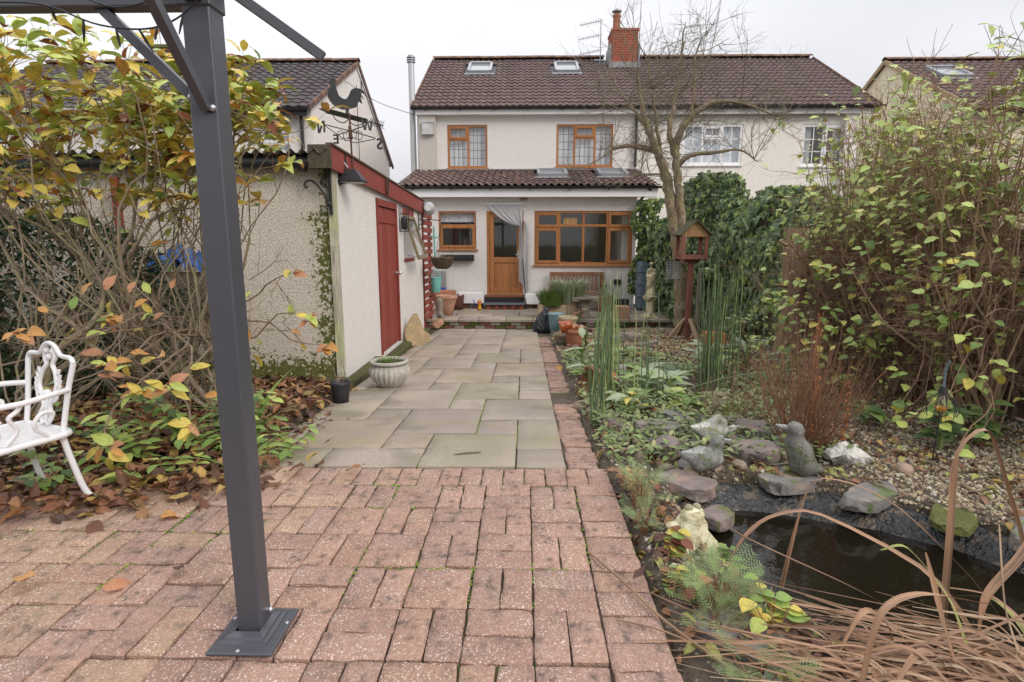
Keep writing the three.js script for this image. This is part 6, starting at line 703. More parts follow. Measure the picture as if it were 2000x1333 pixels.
{ // fence behind the shrubs
  const t = thing('panel_fence', 'brown overlapping-board fence behind the big twiggy shrub', 'fence', [4.2, 0, 0]); for (let k = 0; k < 6; k++) { const z0 = -3.0 - k * 1.83, y0 = path(-z0 + 0.9) - 0.05; part('post', rbox(-0.05, 0.05, y0 - 0.2, y0 + 1.75, z0 - 0.05, z0 + 0.05, 0.006), M.fence, t); const pn = sub('panel', t); for (let b = 0; b < 12; b++) { const q = part('board', bar(V(-0.012, y0 + 0.12 + b * 0.135, z0 - 0.055), V(-0.012, y0 + 0.12 + b * 0.135, z0 - 1.775), 0.014, 0.15, V(-0.12, 1, 0)), M.fence, pn); } for (const z of [0.4, 1.4]) part('batten', box(-0.045, -0.022, y0 + 0.03, y0 + 1.7, z0 - z - 0.02, z0 - z + 0.02), M.fence, pn); part('capping_rail', box(-0.04, 0.02, y0 + 1.68, y0 + 1.71, z0 - 1.775, z0 - 0.055), M.fence, pn); }
}
{ // glass bulb light on a stake
  const x = 2.75, z = -3.72; const t = thing('garden_light', 'clear bulb garden light in a wire cage on a thin black stake', 'garden light', [x, level(x, z), z]); part('stake', tubeG([[0, 0, 0], [0.012, 0.34, 0]], 0.005, 6), M.iron, t); part('bulb', at(lathe([[0.012, 0.1], [0.018, 0.09], [0.03, 0.06], [0.042, 0.035], [0.043, 0.015], [0.03, -0.01], [0.001, -0.02]], 20), 0.012, 0.37, 0), M.bulbGlass, t); part('amber_base', at(lathe([[0.038, 0.018], [0.039, 0.012], [0.028, -0.008], [0.001, -0.016]], 18), 0.012, 0.371, 0), M.amber, t); part('collar', at(cyl(0.03, 0.022, 0.05, 14), 0.012, 0.475, 0), M.iron, t); part('hook', tubeG(curve([[0.012, 0.52, 0], [0.012, 0.64, 0], [0.015, 0.7, 0.02]], 8), 0.007, 6), M.blueGrey, t); const w = []; for (let k = 0; k < 10; k++) { const a = k / 10 * 6.28; w.push(tubeG(curve([[0.012 + Math.cos(a) * 0.025, 0.48, Math.sin(a) * 0.025], [0.012 + Math.cos(a) * 0.07, 0.44, Math.sin(a) * 0.07], [0.012 + Math.cos(a) * 0.1, 0.38, Math.sin(a) * 0.1], [0.012 + Math.cos(a) * 0.085, 0.33, Math.sin(a) * 0.085]], 8), 0.003, 4)); } part('wire_cage', w, M.iron, t).userData.kind = 'stuff';
}
{ const s = new Soup(), rows = []; for (let i = 0; i <= 12; i++) { const row = []; for (let j = 0; j <= 12; j++) row.push(V((i - 6) * 0.055, 0.18 * Math.exp(-((i - 6) ** 2 + (j - 6) ** 2) / 16) + 0.05 * Math.sin(i * 1.9 + j * 0.7) + 0.04 * Math.sin(j * 2.3 - i), (j - 6) * 0.03)); rows.push(row); } s.grid(rows, (i, j) => [i, j]); const b = thing('storage_table', 'weathered timber shelf against the shed carrying a blue bag', 'shelf', [-3.55, 0, -6.0]); part('shelf_board', rbox(-0.45, 0.45, 1.08, 1.12, -0.1, 0.15, 0.006), M.cutWood, b); for (const q of [-0.4, 0.4]) part('leg', box(q - 0.03, q + 0.03, -0.1, 1.08, -0.05, 0.05), M.cutWood, b); solid('blue_bag', s.geo(1), M.blueTarp, 'crumpled bright blue plastic bag on the shelf behind the shrub', 'bag', [-3.55, 1.19, -5.95]); part('red_upright', box(-0.75, -0.68, -0.1, 2.1, -0.1, -0.05), M.red, b); }

// ---------- plants ----------
// leaf blade along +z, facing +y; uv across and along the blade
function leafG(len, w, curl = 0.15, fold = 0.2, n = 5, shape = 0.85, wave = 0, seed = 1) {
  const s = new Soup(), rows = []; for (let i = 0; i <= n; i++) { const t = i / n, hw = w / 2 * Math.pow(Math.sin(Math.PI * Math.pow(t, shape)), 0.8) + 0.0006, y = -curl * len * t * t; rows.push([-1, 0, 1].map((k) => V(k * hw, y + Math.abs(k) * fold * hw + wave * (hash(i, k + 3, seed) - 0.5) * len, len * t))); }
  s.grid(rows.map((r) => r.slice().reverse()), (i, j) => [1 - j / 2, i / n]); return s.geo(1.3);
}
const UPV = V(0, 1, 0);
function aim(pos, dir, up, sc = 1) { const z = dir.clone().normalize(); let x = V().crossVectors(up, z); if (x.lengthSq() < 1e-6) x = V(1, 0, 0); x.normalize(); const y = V().crossVectors(z, x); return new THREE.Matrix4().makeBasis(x, y, z).scale(V(sc, sc, sc)).setPosition(pos); }
const rdir = (up = 0) => { const a = rr(0, 6.283), h = rr(-1, 1), q = Math.sqrt(1 - h * h); return V(Math.cos(a) * q, h + up, Math.sin(a) * q).normalize(); };
function cloud(name, geo, m, list, parent) { const o = new THREE.InstancedMesh(geo, m, list.length); list.forEach(([mx, c], i) => { o.setMatrixAt(i, mx); if (c) o.setColorAt(i, c); }); o.name = parent ? name : numbered(name); o.userData.kind = 'stuff'; shade(o); (parent || scene).add(o); return o; }
function putLeaf(name, geo, m, mx, parent) { const o = part(name, geo, m, parent); mx.decompose(o.position, o.quaternion, o.scale); return o; }
const vary = (c, k = 0.2) => { const f = 1 + rr(-k, k); return lin(clamp(c[0] * f * rr(0.94, 1.06), 0, 1), clamp(c[1] * f, 0, 1), clamp(c[2] * f * rr(0.9, 1.1), 0, 1)); };
const tint = phys(lin(1, 1, 1), 0.55, { map: T.leaf, transmission: 0.3, thickness: 0 });
const tintTurn = phys(lin(1, 1, 1), 0.6, { map: T.leafTurn, transmission: 0.25, thickness: 0 });
// wandering stem from a to b, returns its points
function stem(s, a, b, r0, r1, wob = 0.05, n = 7, sides = 5) { const pts = [], w1 = rdir(), w2 = rdir(), L2 = a.distanceTo(b); for (let i = 0; i <= n; i++) { const t = i / n, p = a.clone().lerp(b, t); const q = Math.sin(t * Math.PI) * wob * L2; p.addScaledVector(w1, q * Math.sin(t * 4 + 1)).addScaledVector(w2, q * 0.6 * Math.sin(t * 9)); pts.push(p); } s.tube(pts, pts.map((_, i) => lerp(r0, r1, i / n)), sides, false); return pts; }
// twigs that fork as they go
function fork(s, a, dir, len, r, depth, tips, up = 0.15, sides = 3, turn = 0.75) { const n = 3, pts = [a]; let d = dir.clone(); for (let i = 1; i <= n; i++) { d.addScaledVector(rdir(), 0.22).add(V(0, up * 0.25, 0)).normalize(); pts.push(pts[i - 1].clone().addScaledVector(d, len / n)); } s.tube(pts, pts.map((_, i) => lerp(r, r * 0.6, i / n)), sides, false); tips.push([pts[n], d.clone()]); if (depth > 0) for (let k = 0; k < (depth > 1 ? 3 : 2); k++) { const at2 = pts[1 + Math.floor(R() * n)] || pts[n]; fork(s, at2, d.clone().addScaledVector(rdir(), turn).normalize(), len * rr(0.5, 0.8), r * 0.6, depth - 1, tips, up, sides, turn); } }

{ // tall yellowing shrub in front of the shed
  const t = thing('yellowing_shrub', 'tall multi-stemmed shrub with big green, yellow and orange leaves before the shed', 'shrub', [0, 0, 0]); const w = new Soup(), tw = new Soup(), tips = [];
  const bases = [[-2.62, -4.75], [-2.85, -4.9], [-3.05, -4.8], [-2.7, -5.0], [-3.9, -4.5], [-4.05, -4.4], [-3.5, -4.9]];
  const crown = () => { if (R() < 0.8) { const a = rdir(); return V(-3.15 + a.x * 1.15, 2.3 + a.y * 0.34 * rr(0.3, 1), -4.1 + a.z * 0.55); } const a = rdir(); return V(-2.0 + a.x * 0.34, 2.18 + a.y * 0.32, -4.2 + a.z * 0.3); };
  for (let k = 0; k < 64; k++) { const [x, z] = bases[k % 7], a = V(x + rr(-0.06, 0.06), -0.05, z + rr(-0.06, 0.06)); const target = crown(); const b = V(lerp(x, target.x, 0.45), rr(0.7, 1.2), lerp(z, target.z, 0.5)); const big = k < 7; const p1 = stem(w, a, b, big ? rr(0.028, 0.036) : rr(0.008, 0.014), big ? 0.016 : 0.007, 0.1, 7, 7); const p2 = stem(w, b, target, big ? 0.016 : 0.007, 0.004, 0.1, 7, 5); for (const q of [p2[3], p2[5], p2[6], p2[7], p2[7]]) if (R() < 0.9) fork(tw, q, V(rr(-1, 1), rr(0.1, 1), rr(-0.6, 0.8)).normalize(), rr(0.16, 0.32), 0.0036, 1, tips, 0.35); fork(tw, p1[5], rdir(0.3), rr(0.2, 0.45), 0.004, 2, [], 0.2); }
  // low side branches with leaf rosettes
  const low = [[-2.8, 0.93, -3.8, 10], [-2.3, 0.55, -3.3, 8], [-2.05, 0.62, -3.15, 9], [-2.5, 0.7, -3.35, 6], [-2.62, 0.98, -2.9, 5], [-2.0, 0.35, -3.25, 5], [-2.75, 0.62, -3.2, 4], [-2.35, 0.3, -3.05, 4], [-1.72, 0.85, -4.5, 7], [-1.62, 0.62, -4.55, 6], [-1.85, 1.2, -4.5, 4], [-2.95, 0.78, -2.75, 5]];
  const ends = []; for (const [x, y, z, n] of low) { const a = V(-2.75 + rr(-0.15, 0.15), rr(0.5, 0.9), -4.75), e = V(x, y, z); stem(tw, a, e, 0.012, 0.004, 0.1, 8, 5); for (let i = 0; i < 3; i++) { const m = a.clone().lerp(e, rr(0.5, 0.95)); fork(tw, m, rdir(0.2), rr(0.12, 0.3), 0.0035, 2, ends, 0.1); } for (let i = 0; i < n; i++) ends.push([e.clone().addScaledVector(rdir(), 0.03), V(rr(-1, 1), rr(-0.4, 0.5), rr(-0.3, 1)).normalize(), 1]); }
  for (let k = 0; k < 40; k++) { const [x, z] = bases[k % 7]; fork(tw, V(x + rr(-0.5, 0.5), rr(0.5, 1.6), z + rr(0, 0.5)), V(rr(-1, 1), rr(-0.2, 0.8), rr(-0.2, 1)).normalize(), rr(0.2, 0.5), 0.005, 2, ends.slice(), 0.1); }
  part('trunks', w.geo(1.2), M.magBark, t); part('twigs', tw.geo(), M.magTwig, t).userData.kind = 'stuff';
  const gs = [[0.5, 0.25], [0.45, 0.18], [0.55, 0.4], [0.4, 0.1]].map(([q, c], i) => leafG(1, q, c, 0.3, 6, 0.9, 0.1, i + 3)); const hi = ['lime', 'lime', 'turn', 'yellow', 'yellow', 'lime', 'orange', 'lime', 'turn', 'yellow', 'green', 'rust'], lo = ['orange', 'salmon', 'lime', 'turn', 'salmon', 'green', 'yellow', 'orange'];
  const all = []; for (const [p, d] of tips) { const n = p.y < 1.7 ? (R() < 0.4 ? 1 : 0) : 2 + Math.floor(R() * 3); for (let k = 0; k < n; k++) { const dir = d.clone().multiplyScalar(0.3).add(V(rr(-1, 1), rr(-0.55, 0.35), rr(-0.7, 1))); all.push([aim(p.clone().addScaledVector(rdir(), 0.015), dir, V(rr(-0.5, 0.5), 1, rr(-0.2, 0.7)), rr(0.09, 0.16)), pick(hi)]); } }
  for (const [p, d, own] of ends) if (own || R() < 0.12) all.push([aim(p, d, V(rr(-0.3, 0.3), 0.7, rr(0.2, 1)), rr(0.085, 0.13)), pick(lo)]);
  all.sort(() => R() - 0.5); const lowFirst = all.filter(([m]) => m.elements[13] < 1.5).concat(all.filter(([m]) => m.elements[13] >= 1.5)); const col = { lime: [0.58, 0.68, 0.17], turn: [0.8, 0.66, 0.16], yellow: [0.86, 0.68, 0.15], green: [0.36, 0.5, 0.13], orange: [0.7, 0.36, 0.1], rust: [0.27, 0.075, 0.03], salmon: [0.5, 0.22, 0.11] };
  lowFirst.slice(0, 298).forEach(([m, c]) => putLeaf('leaf', pick(gs), L[c], m, t)); const rest = lowFirst.slice(298); if (rest.length) cloud('foliage', gs[0], tint, rest.map(([m, c]) => [m, vary(col[c])]), t);
}
const coreM = M.twig;
{ // dark evergreen behind the shrub
  const t = thing('yew_bush', 'dense dark evergreen bush against the shed wall', 'bush', [-4.75, 0, -5.5]); const bs = new Soup(); for (let k = 0; k < 60; k++) stem(bs, V(rr(-0.4, 0.4), -0.05, rr(-0.1, 0.1)), V(rr(-1.15, 1.15), rr(0.3, 1.45), rr(-0.25, 0.4)), rr(0.01, 0.03), 0.005, 0.08, 6, 5); part('branches', bs.geo(1), M.treeBark, t).userData.kind = 'stuff'; const list = []; const g = leafG(0.055, 0.02, 0.1, 0.2, 3); for (let k = 0; k < 21000; k++) { const a = rdir(); if (a.z < -0.35) continue; const b = 1 + 0.3 * (vn(a.x * 5 + 30, a.y * 5 + 30, 4096, 6) - 0.5) + 0.1 - 0.55 * R() * R(); const p = V(a.x * 1.3 * b, 0.65 + a.y * 0.95 * b, a.z * 0.5 * b); list.push([aim(p, a.clone().add(rdir().multiplyScalar(0.9)), rdir(0.6), rr(0.8, 1.5)), vary(R() < 0.7 ? [0.035, 0.075, 0.03] : [0.07, 0.14, 0.045], 0.35)]); } cloud('foliage', g, tint, list, t);
  const c = thing('conifer', 'dark conifer reaching above the yellowing shrub', 'tree', [-5.15, 0, -5.4]); part('trunk', tubeG([[0, -0.2, 0], [0.05, 1.8, 0], [0.1, 3.6, 0]], [0.09, 0.06, 0.02], 8), M.treeBark, c); const l2 = [], s = new Soup(); for (let k = 0; k < 60; k++) { const y = rr(1.6, 3.4), a = rr(0, 6.28), len = rr(0.4, 0.9) * (1.1 - y / 5); const p = V(0.05, y, 0), e = V(Math.cos(a) * len, y - rr(-0.05, 0.25), Math.sin(a) * len); s.tube([p, e], [0.012, 0.004], 3, false); for (let q = 0; q < 45; q++) { const f = rr(0.2, 1.05); l2.push([aim(p.clone().lerp(e, f), V(e.x, -0.4, e.z).normalize().add(rdir().multiplyScalar(0.8)), rdir(1), rr(0.9, 1.7)), vary([0.05, 0.085, 0.045], 0.3)]); } } part('branches', s.geo(), M.twig, c).userData.kind = 'stuff'; cloud('foliage', g, tint, l2, c);
}
{ // big twiggy shrub along the fence
  const t = thing('twiggy_shrub', 'huge twiggy shrub with brown stems and lime green leaves along the fence', 'shrub'); const w = new Soup(), tw = new Soup(), tips = [], low = [];
  const roots = [...Array(15)].map((_, k) => [rr(3.55, 3.95), -4.4 - k * 0.165 + rr(-0.1, 0.1)]);
  for (let k = 0; k < 290; k++) { const [rx, rz] = roots[k % 15], a = V(rx + rr(-0.06, 0.06), level(3.7, rz), rz + rr(-0.06, 0.06)), lean = rr(0.1, 1); const b = V(a.x + rr(-1.05, 0.55) * lean, rr(1.3, 2.8) - 0.35 * lean, a.z + rr(-0.9, 0.95) * lean); const p = stem(w, a, b, rr(0.006, 0.015), 0.0045, rr(0.05, 0.12), 7, 5); for (let q = 2; q <= 7; q++) for (let e = 0; e < 2; e++) if (R() < 0.85) fork(tw, p[q], V(rr(-1.2, 0.8), rr(-0.35, 0.8), rr(-1, 1.1)).normalize(), rr(0.15, 0.42), 0.0034, 2, tips, 0.1); }
  for (let k = 0; k < 26; k++) { const z = rr(-4.3, -7), p = V(rr(3.2, 3.9), rr(2.2, 2.6), z); fork(tw, p, V(rr(-0.4, 0.4), 1, rr(-0.3, 0.4)).normalize(), rr(0.3, 0.55), 0.005, 1, tips, 0.3); }
  for (let k = 0; k < 85; k++) { const z = rr(-4.1, -6.7), a = V(rr(3.3, 3.8), rr(0.05, 1.3), z), e = V(a.x - rr(0.15, 0.85), rr(0.1, 1.45), z + rr(-0.2, 0.7)); stem(tw, a, e, 0.006, 0.003, 0.1, 6, 4); const n = 2 + Math.floor(R() * 4); for (let q = 0; q < n; q++) low.push([e.clone().addScaledVector(rdir(), 0.06), V(rr(-1, 0.6), rr(-0.5, 0.2), rr(-0.6, 1)).normalize()]); }
  part('stems', w.geo(1.2), M.shrubStem, t).userData.kind = 'stuff'; part('twigs', tw.geo(), M.shrubTwig, t).userData.kind = 'stuff';
  const gs = [[0.72, 0.2], [0.66, 0.3], [0.78, 0.12]].map(([q, c], i) => leafG(1, q, c, 0.22, 6, 0.75, 0.1, i + 9)); const ms = [L.bush, L.bush, L.bushY, L.fresh, L.bushD, L.lime];
  let n = 0; for (const [p, d] of low) { if (n++ > 297) break; putLeaf('leaf', pick(gs), pick(ms), aim(p, d, V(rr(-0.8, 0), 1, rr(0, 0.7)), rr(0.07, 0.11)), t); }
  const list = []; for (const [p, d] of tips) { const up = sm(0.9, 2.0, p.y); if (R() < 0.03 + 0.21 * up * up) for (let q = 0; q < (R() < 0.4 ? 2 : 1); q++) list.push([aim(p, V(rr(-1, 0.6), rr(-0.6, 0.3), rr(-0.6, 1)), V(rr(-0.6, 0.2), 1, rr(0, 0.6)), rr(0.035, 0.1)), vary(R() < 0.75 ? [0.52, 0.64, 0.19] : R() < 0.5 ? [0.72, 0.66, 0.2] : [0.26, 0.38, 0.1], 0.25)]); } cloud('foliage', gs[0], tint, list, t);
}
{ // leafless fruit tree
  const t = thing('bare_tree', 'leafless old fruit tree with tangled twigs in front of the house', 'tree', [0, 0, 0]); const w = new Soup(), tw = new Soup(), tips = [];
  const Q = (px, py, z = -11.3) => V(2.9 + (px - 1320) * 0.0101 + (py - 420) * 0.0006, 1.94 - (py - 420) * 0.00925, z);
  const limb = (pts, r0, r1, twigs, dz = 0) => { const c = new THREE.CatmullRomCurve3(pts.map(([a, b, z], i) => Q(a, b, -11.3 + (z || 0) + dz * i))).getPoints(pts.length * 4); c.forEach((p, i) => { p.x += 0.012 * Math.sin(i * 1.7 + r0 * 90); p.z += 0.012 * Math.cos(i * 2.1); }); w.tube(c, c.map((_, i) => lerp(r0, r1, i / (c.length - 1)) * (1 + 0.1 * Math.sin(i * 2.3))), 9, true); for (let k = 0; k < twigs * 0.88; k++) { const p = c[Math.floor(c.length * rr(0.25, 1)) % c.length]; const big = R() < 0.35; fork(tw, p, V(rr(-1, 1), rr(-0.35, 1), rr(-0.9, 0.9)).normalize(), big ? rr(0.5, 0.95) : rr(0.3, 0.6), big ? 0.009 : 0.0055, big ? 3 : 2, tips, big ? 0.3 : 0.08, 3, 0.7); } return c; };
  limb([[1326, 655], [1328, 600], [1326, 540], [1322, 480], [1316, 430], [1309, 380], [1304, 345]], 0.14, 0.095, 0); limb([[1330, 520, 0.03], [1330, 450, 0.06], [1326, 390, 0.07], [1322, 340, 0.07], [1319, 290, 0.05]], 0.085, 0.07, 8, 0.0);
  limb([[1305, 350], [1292, 310], [1277, 272], [1264, 240], [1255, 195], [1250, 150]], 0.1, 0.02, 34, 0.05); limb([[1285, 292], [1262, 286], [1235, 281], [1207, 286]], 0.06, 0.035, 16, -0.04); limb([[1207, 286], [1190, 300], [1170, 320]], 0.02, 0.006, 7, 0.05); limb([[1264, 240], [1240, 200], [1222, 170], [1210, 130]], 0.035, 0.008, 14, -0.08);
  limb([[1319, 295], [1330, 256], [1352, 226], [1382, 206], [1420, 205], [1460, 218], [1500, 240]], 0.08, 0.008, 36, 0.06); limb([[1319, 300], [1312, 252], [1322, 205], [1334, 150], [1342, 95], [1350, 40]], 0.06, 0.007, 26, -0.06); limb([[1318, 330], [1345, 304], [1385, 300], [1430, 296], [1460, 320]], 0.055, 0.008, 26, 0.09); limb([[1352, 226], [1357, 160], [1362, 100], [1395, 50]], 0.03, 0.006, 16, 0.03); limb([[1295, 315], [1285, 240], [1275, 170], [1262, 110]], 0.04, 0.007, 18, 0.1); limb([[1300, 340], [1270, 340], [1235, 345], [1205, 370]], 0.025, 0.005, 16, 0.12);
  for (let k = 0; k < 14; k++) { const p = Q(rr(1215, 1400), rr(120, 200), -11.3 + rr(-0.7, 0.7)); fork(tw, p, V(rr(-0.3, 0.3), 1, rr(-0.3, 0.3)).normalize(), rr(0.5, 1.1), 0.007, 1, tips, 0.35, 3, 0.45); }
  part('trunk', w.geo(1.2), M.treeBark, t); part('twigs', tw.geo(), M.twig, t).userData.kind = 'stuff';
}
{ const h = thing('rear_hedge', 'low clipped hedge closing the far end of the garden behind the terrace', 'hedge', [0, 0, 8.5]); part('core', rockG(43, 8, 0.6, 0.5, 0.12, 3).translate(0, 0.4, 0), M.twig, h); const l = []; for (let k = 0; k < 5000; k++) { const x = rr(-8, 8), y = rr(0, 1.1); l.push([aim(V(x, y, -0.55 + 0.3 * (nz(x, y, 2) - 0.5) + 0.2 * sm(0.7, 1.1, y)), rdir(), V(0, 0.4, -1), rr(0.1, 0.2)), vary([0.1, 0.16, 0.06], 0.3)]); } cloud('foliage', leafG(1, 0.5, 0.2, 0.2, 3), tint, l, h);
  const tr = scene.children.find((o) => o.name === 'bare_tree'); for (const [x, z, a, lab] of [[6, 18, 2.2, 'bare fruit tree beyond the terrace near the rear hedge'], [0.6, 19, 0.7, 'second bare fruit tree behind the rear hedge']]) { const c = copyOf(tr, [x, 0, z], a, lab); } }
// ivy
const ivyG = (() => { const s = new THREE.Shape(), pts = [[0, 0], [-0.32, -0.06], [-0.5, 0.2], [-0.27, 0.42], [-0.26, 0.62], [0, 1], [0.26, 0.62], [0.27, 0.42], [0.5, 0.2], [0.32, -0.06]]; s.setFromPoints(pts.map(([x, y]) => new THREE.Vector2(x, y))); const g = new THREE.ShapeGeometry(s); const p = g.attributes.position, uv = g.attributes.uv; for (let i = 0; i < p.count; i++) { const x = p.getX(i), y = p.getY(i); uv.setXY(i, x + 0.5, y); p.setXYZ(i, x, 0.22 * Math.abs(x) - 0.12 * y * y, y); } g.computeVertexNormals(); return g; })();
{
  const t = thing('ivy_hedge', 'thick wall of dark green ivy along the boundary beside the bare tree', 'ivy'); const face = (d) => 3.15 + (14.2 - d) * 0.165, top = (d) => 2.08 + 0.28 * Math.sin(d * 2.1) * 0.5 + 0.2 * (nz(d, 3, 1.2) - 0.5) + 0.6 * Math.exp(-((d - 12.2) ** 2) / 0.5) - 0.35 * sm(9.5, 8.4, d);
  const s = new Soup(), rows = []; for (let i = 0; i <= 30; i++) { const d = 8.5 + i * 0.2, f = face(d) + 0.2, h = top(d) - 0.2, row = []; for (const [x, y] of [[f, -0.6], [f - 0.02, 0.6], [f, 1.4], [f + 0.1, h], [f + 0.6, h + 0.02], [f + 0.9, h - 0.3], [f + 0.9, -0.6]]) row.push(V(x + rr(-0.06, 0.06), y + rr(-0.05, 0.05), -d)); rows.push(row); } s.grid(rows, (i, j) => [i * 0.2, j * 0.4]); for (let j = 1; j + 1 < 7; j++) s.tri(rows[0][0], rows[0][j], rows[0][j + 1]); part('stem_mass', s.geo(), coreM, t);
  const list = []; for (let k = 0; k < 14500; k++) { const d = 8.4 + 6 * Math.pow(R(), 0.9), h = top(d), u = R(); const lump = 0.5 * (nz(d * 2, u * 6 + 9, 1.4) - 0.5) + 0.12 * (nz(d * 5, u * 15, 1) - 0.5); let p, n; if (u < 0.8) { const y = lerp(-0.25, h, u / 0.8); if (y < 0.35 && d < 9.8 && R() < 0.75) continue; p = V(face(d) + lump - 0.1 + 0.25 * sm(h - 0.4, h, y) + rr(-0.05, 0.05), y, -d); n = V(-1, 0.25, 0.55); } else { p = V(face(d) + rr(0.1, 0.8), h + lump * 0.6 + rr(-0.04, 0.06), -d); n = V(-0.3, 1, 0.3); } n.normalize().add(rdir().multiplyScalar(0.55)); const dn = V(rr(-0.5, 0.5), -1, rr(-0.5, 0.5)); list.push([aim(p, dn, n, rr(0.07, 0.125)), vary(R() < 0.52 ? [0.12, 0.19, 0.09] : R() < 0.65 ? [0.2, 0.28, 0.13] : [0.36, 0.46, 0.14], 0.3)]); }
  cloud('foliage', ivyG, phys(lin(1, 1, 1), 0.42, { map: T.leaf, transmission: 0.15, thickness: 0 }), list, t);
  const w = thing('wall_ivy', 'ivy climbing the right-hand corner of the extension wall'.replace('right-hand ', 'outer '), 'ivy', [2.85, -0.24, -14.48]); const l2 = [], sv = new Soup(); for (let k = 0; k < 1500; k++) { const y = rr(0.4, 2.7), x = rr(-0.14, 0.45) + 0.1 * Math.sin(y * 5) - 0.22 * sm(0.9, 0.3, y) ; if (R() < 0.35 && x < 0) continue; l2.push([aim(V(x, y, rr(-0.02, 0.12 + 0.25 * (x > 0.15 ? 1 : 0))), V(rr(-0.6, 0.6), -1, rr(-0.2, 0.4)), V(rr(-0.4, 0.4), 0.3, 1), rr(0.06, 0.11)), vary(R() < 0.6 ? [0.07, 0.13, 0.045] : [0.3, 0.4, 0.09], 0.3)]); } for (let k = 0; k < 8; k++) stem(sv, V(rr(0.1, 0.4), 0, 0.02), V(rr(-0.1, 0.4), rr(1.5, 2.6), 0), 0.012, 0.004, 0.06, 8, 5); part('stems', sv.geo(1), M.twig, w).userData.kind = 'stuff'; cloud('foliage', ivyG, tint, l2, w);
}
// ---------- fallen leaves ----------
const litG = [[0.5, 0.45], [0.42, -0.3], [0.55, 0.7], [0.5, -0.55]].map(([q, c], i) => leafG(1, q, c, 0.5, 5, 0.9, 0.16, i + 21));
const litC = [[0.3, 0.125, 0.06], [0.2, 0.08, 0.045], [0.42, 0.22, 0.1], [0.13, 0.055, 0.035], [0.36, 0.17, 0.085], [0.5, 0.34, 0.1]];
{
  const list = []; let n = 0; while (list.length < 4200 && n++ < 60000) { const x = rr(-5.2, -1.3), z = rr(-2.5, -6.05); const edge = -1.62 - 0.2 * sm(-3.6, -5.5, z) + 0.16 * (nz(x, z, 3) - 0.5) * 2; const front = -2.72 - 0.42 * sm(-2.9, -1.75, x) + 0.16 * (nz(x, z, 2.2) - 0.5); let pr = sm(edge + 0.2, edge - 0.15, x) * sm(front + 0.22, front - 0.14, z); pr *= sm(-4.6, -3.6, x) * 0.7 + 0.3; if (R() > pr) continue; const h = -z < 3.53 ? 0.004 : level(x, z); const up = V(rr(-0.6, 0.6), 1, rr(-0.6, 0.6)); list.push([aim(V(x, h + 0.015 + 0.05 * R() * pr, z), V(rr(-1, 1), rr(-0.15, 0.2), rr(-1, 1)), up, rr(0.075, 0.135)), vary(pick(litC), 0.3)]); }
  cloud('leaf_litter', litG[0], tint, list.filter((_, i) => i % 2)); cloud('leaf_litter', litG[1], tint, list.filter((_, i) => i % 2 === 0));
  const l2 = []; n = 0; while (l2.length < 5200 && n++ < 60000) { const d = rr(1.5, 11.5), x = 0.55 + Math.pow(R(), 1.1) * 3.3, z = -d; if (pondDist(x, z) < 0.1) continue; if (nz(x, z, 3) < 0.36) continue; l2.push([aim(V(x, level(x, z) + 0.02 + 0.02 * R(), z), V(rr(-1, 1), rr(-0.1, 0.2), rr(-1, 1)), V(rr(-0.6, 0.6), 1, rr(-0.6, 0.6)), rr(0.03, 0.075)), vary(R() < 0.75 ? pick(litC) : [0.4, 0.4, 0.1], 0.3)]); } cloud('leaf_scatter', litG[2], tint, l2);
  // single leaves on the paving
  const one = (label, x, z, s, m, turn, g = 0, up = [0, 1, 0]) => { const o = new THREE.Mesh(litG[g], m); o.name = numbered('fallen_leaf'); aim(V(x, path(-z) + 0.022, z), V(Math.sin(turn), 0.02, Math.cos(turn)), V(...up), s).decompose(o.position, o.quaternion, o.scale); tag(shade(o), label, 'leaf'); scene.add(o); };
  one('upright rust-red fallen leaf on the pavers beside the chair', -1.76, -2.14, 0.11, L.salmon, 2.1, 0, [0.4, 0.8, 0.5]); one('narrow golden fallen leaf lying flat near the terrace edge', -2.18, -2.2, 0.15, L.orange, 1.2, 1); one('curled tan leaf where the pavers meet the sandstone by the leaf pile', -1.5, -3.36, 0.13, L.litter3, 1.4, 3); one('tan leaf lying on the soldier course of pavers', -1.12, -3.4, 0.12, L.litter3, 1.7, 1); one('orange leaf under the chair legs on the brick', -1.9, -2.76, 0.14, L.orange, 2.4, 2); one('brown cupped leaf at the front chair leg', -2.22, -2.7, 0.13, L.litter2, 0.8, 2); one('pale yellow-brown leaf on the edge of the leaf pile', -2.05, -2.86, 0.12, L.litter3, 0.4, 0); one('small dark leaf lying on the sandstone slabs', -1.45, -3.95, 0.07, L.litter2, 1.9, 3); one('orange-red leaf on the brick edging half way along', 0.42, -7.35, 0.15, L.orange, 0.7, 2, [0.4, 0.6, 0.7]); one('tan leaf at the corner of the brick terrace by the pond bed', 0.5, -3.42, 0.11, L.litter3, 1.2, 1); one('dark wet leaf on the border bricks', 0.47, -2.25, 0.08, L.litter4, 2.2, 3); one('brown leaf in a paver joint before the chair', -1.55, -2.3, 0.09, L.litter4, 1.0, 1);
  solid('dry_stalk', tubeG(curve([[0, 0.012, 0], [0.12, 0.02, 0.25], [0.24, 0.015, 0.5], [0.4, 0.02, 0.75]], 12), 0.006, 5), M.rawWood, 'long dry brown stalk lying across the border bricks', 'stalk', [0.31, 0.0, -2.48]); solid('dry_stalk', tubeG(curve([[0, 0.012, 0], [0.15, 0.015, 0.06], [0.3, 0.012, 0.16]], 10), 0.004, 5), M.rawWood, 'thin dry stalk beside the long one on the border bricks', 'stalk', [0.36, 0.0, -2.0]); solid('twig_scrap', tubeG(curve([[-0.08, 0.008, 0.02], [0, 0.012, 0], [0.1, 0.008, -0.03]], 8), 0.006, 5), M.twig, 'short dark twig lying on a sandstone slab', 'twig', [-0.4, path(3.8), -3.78]);
}
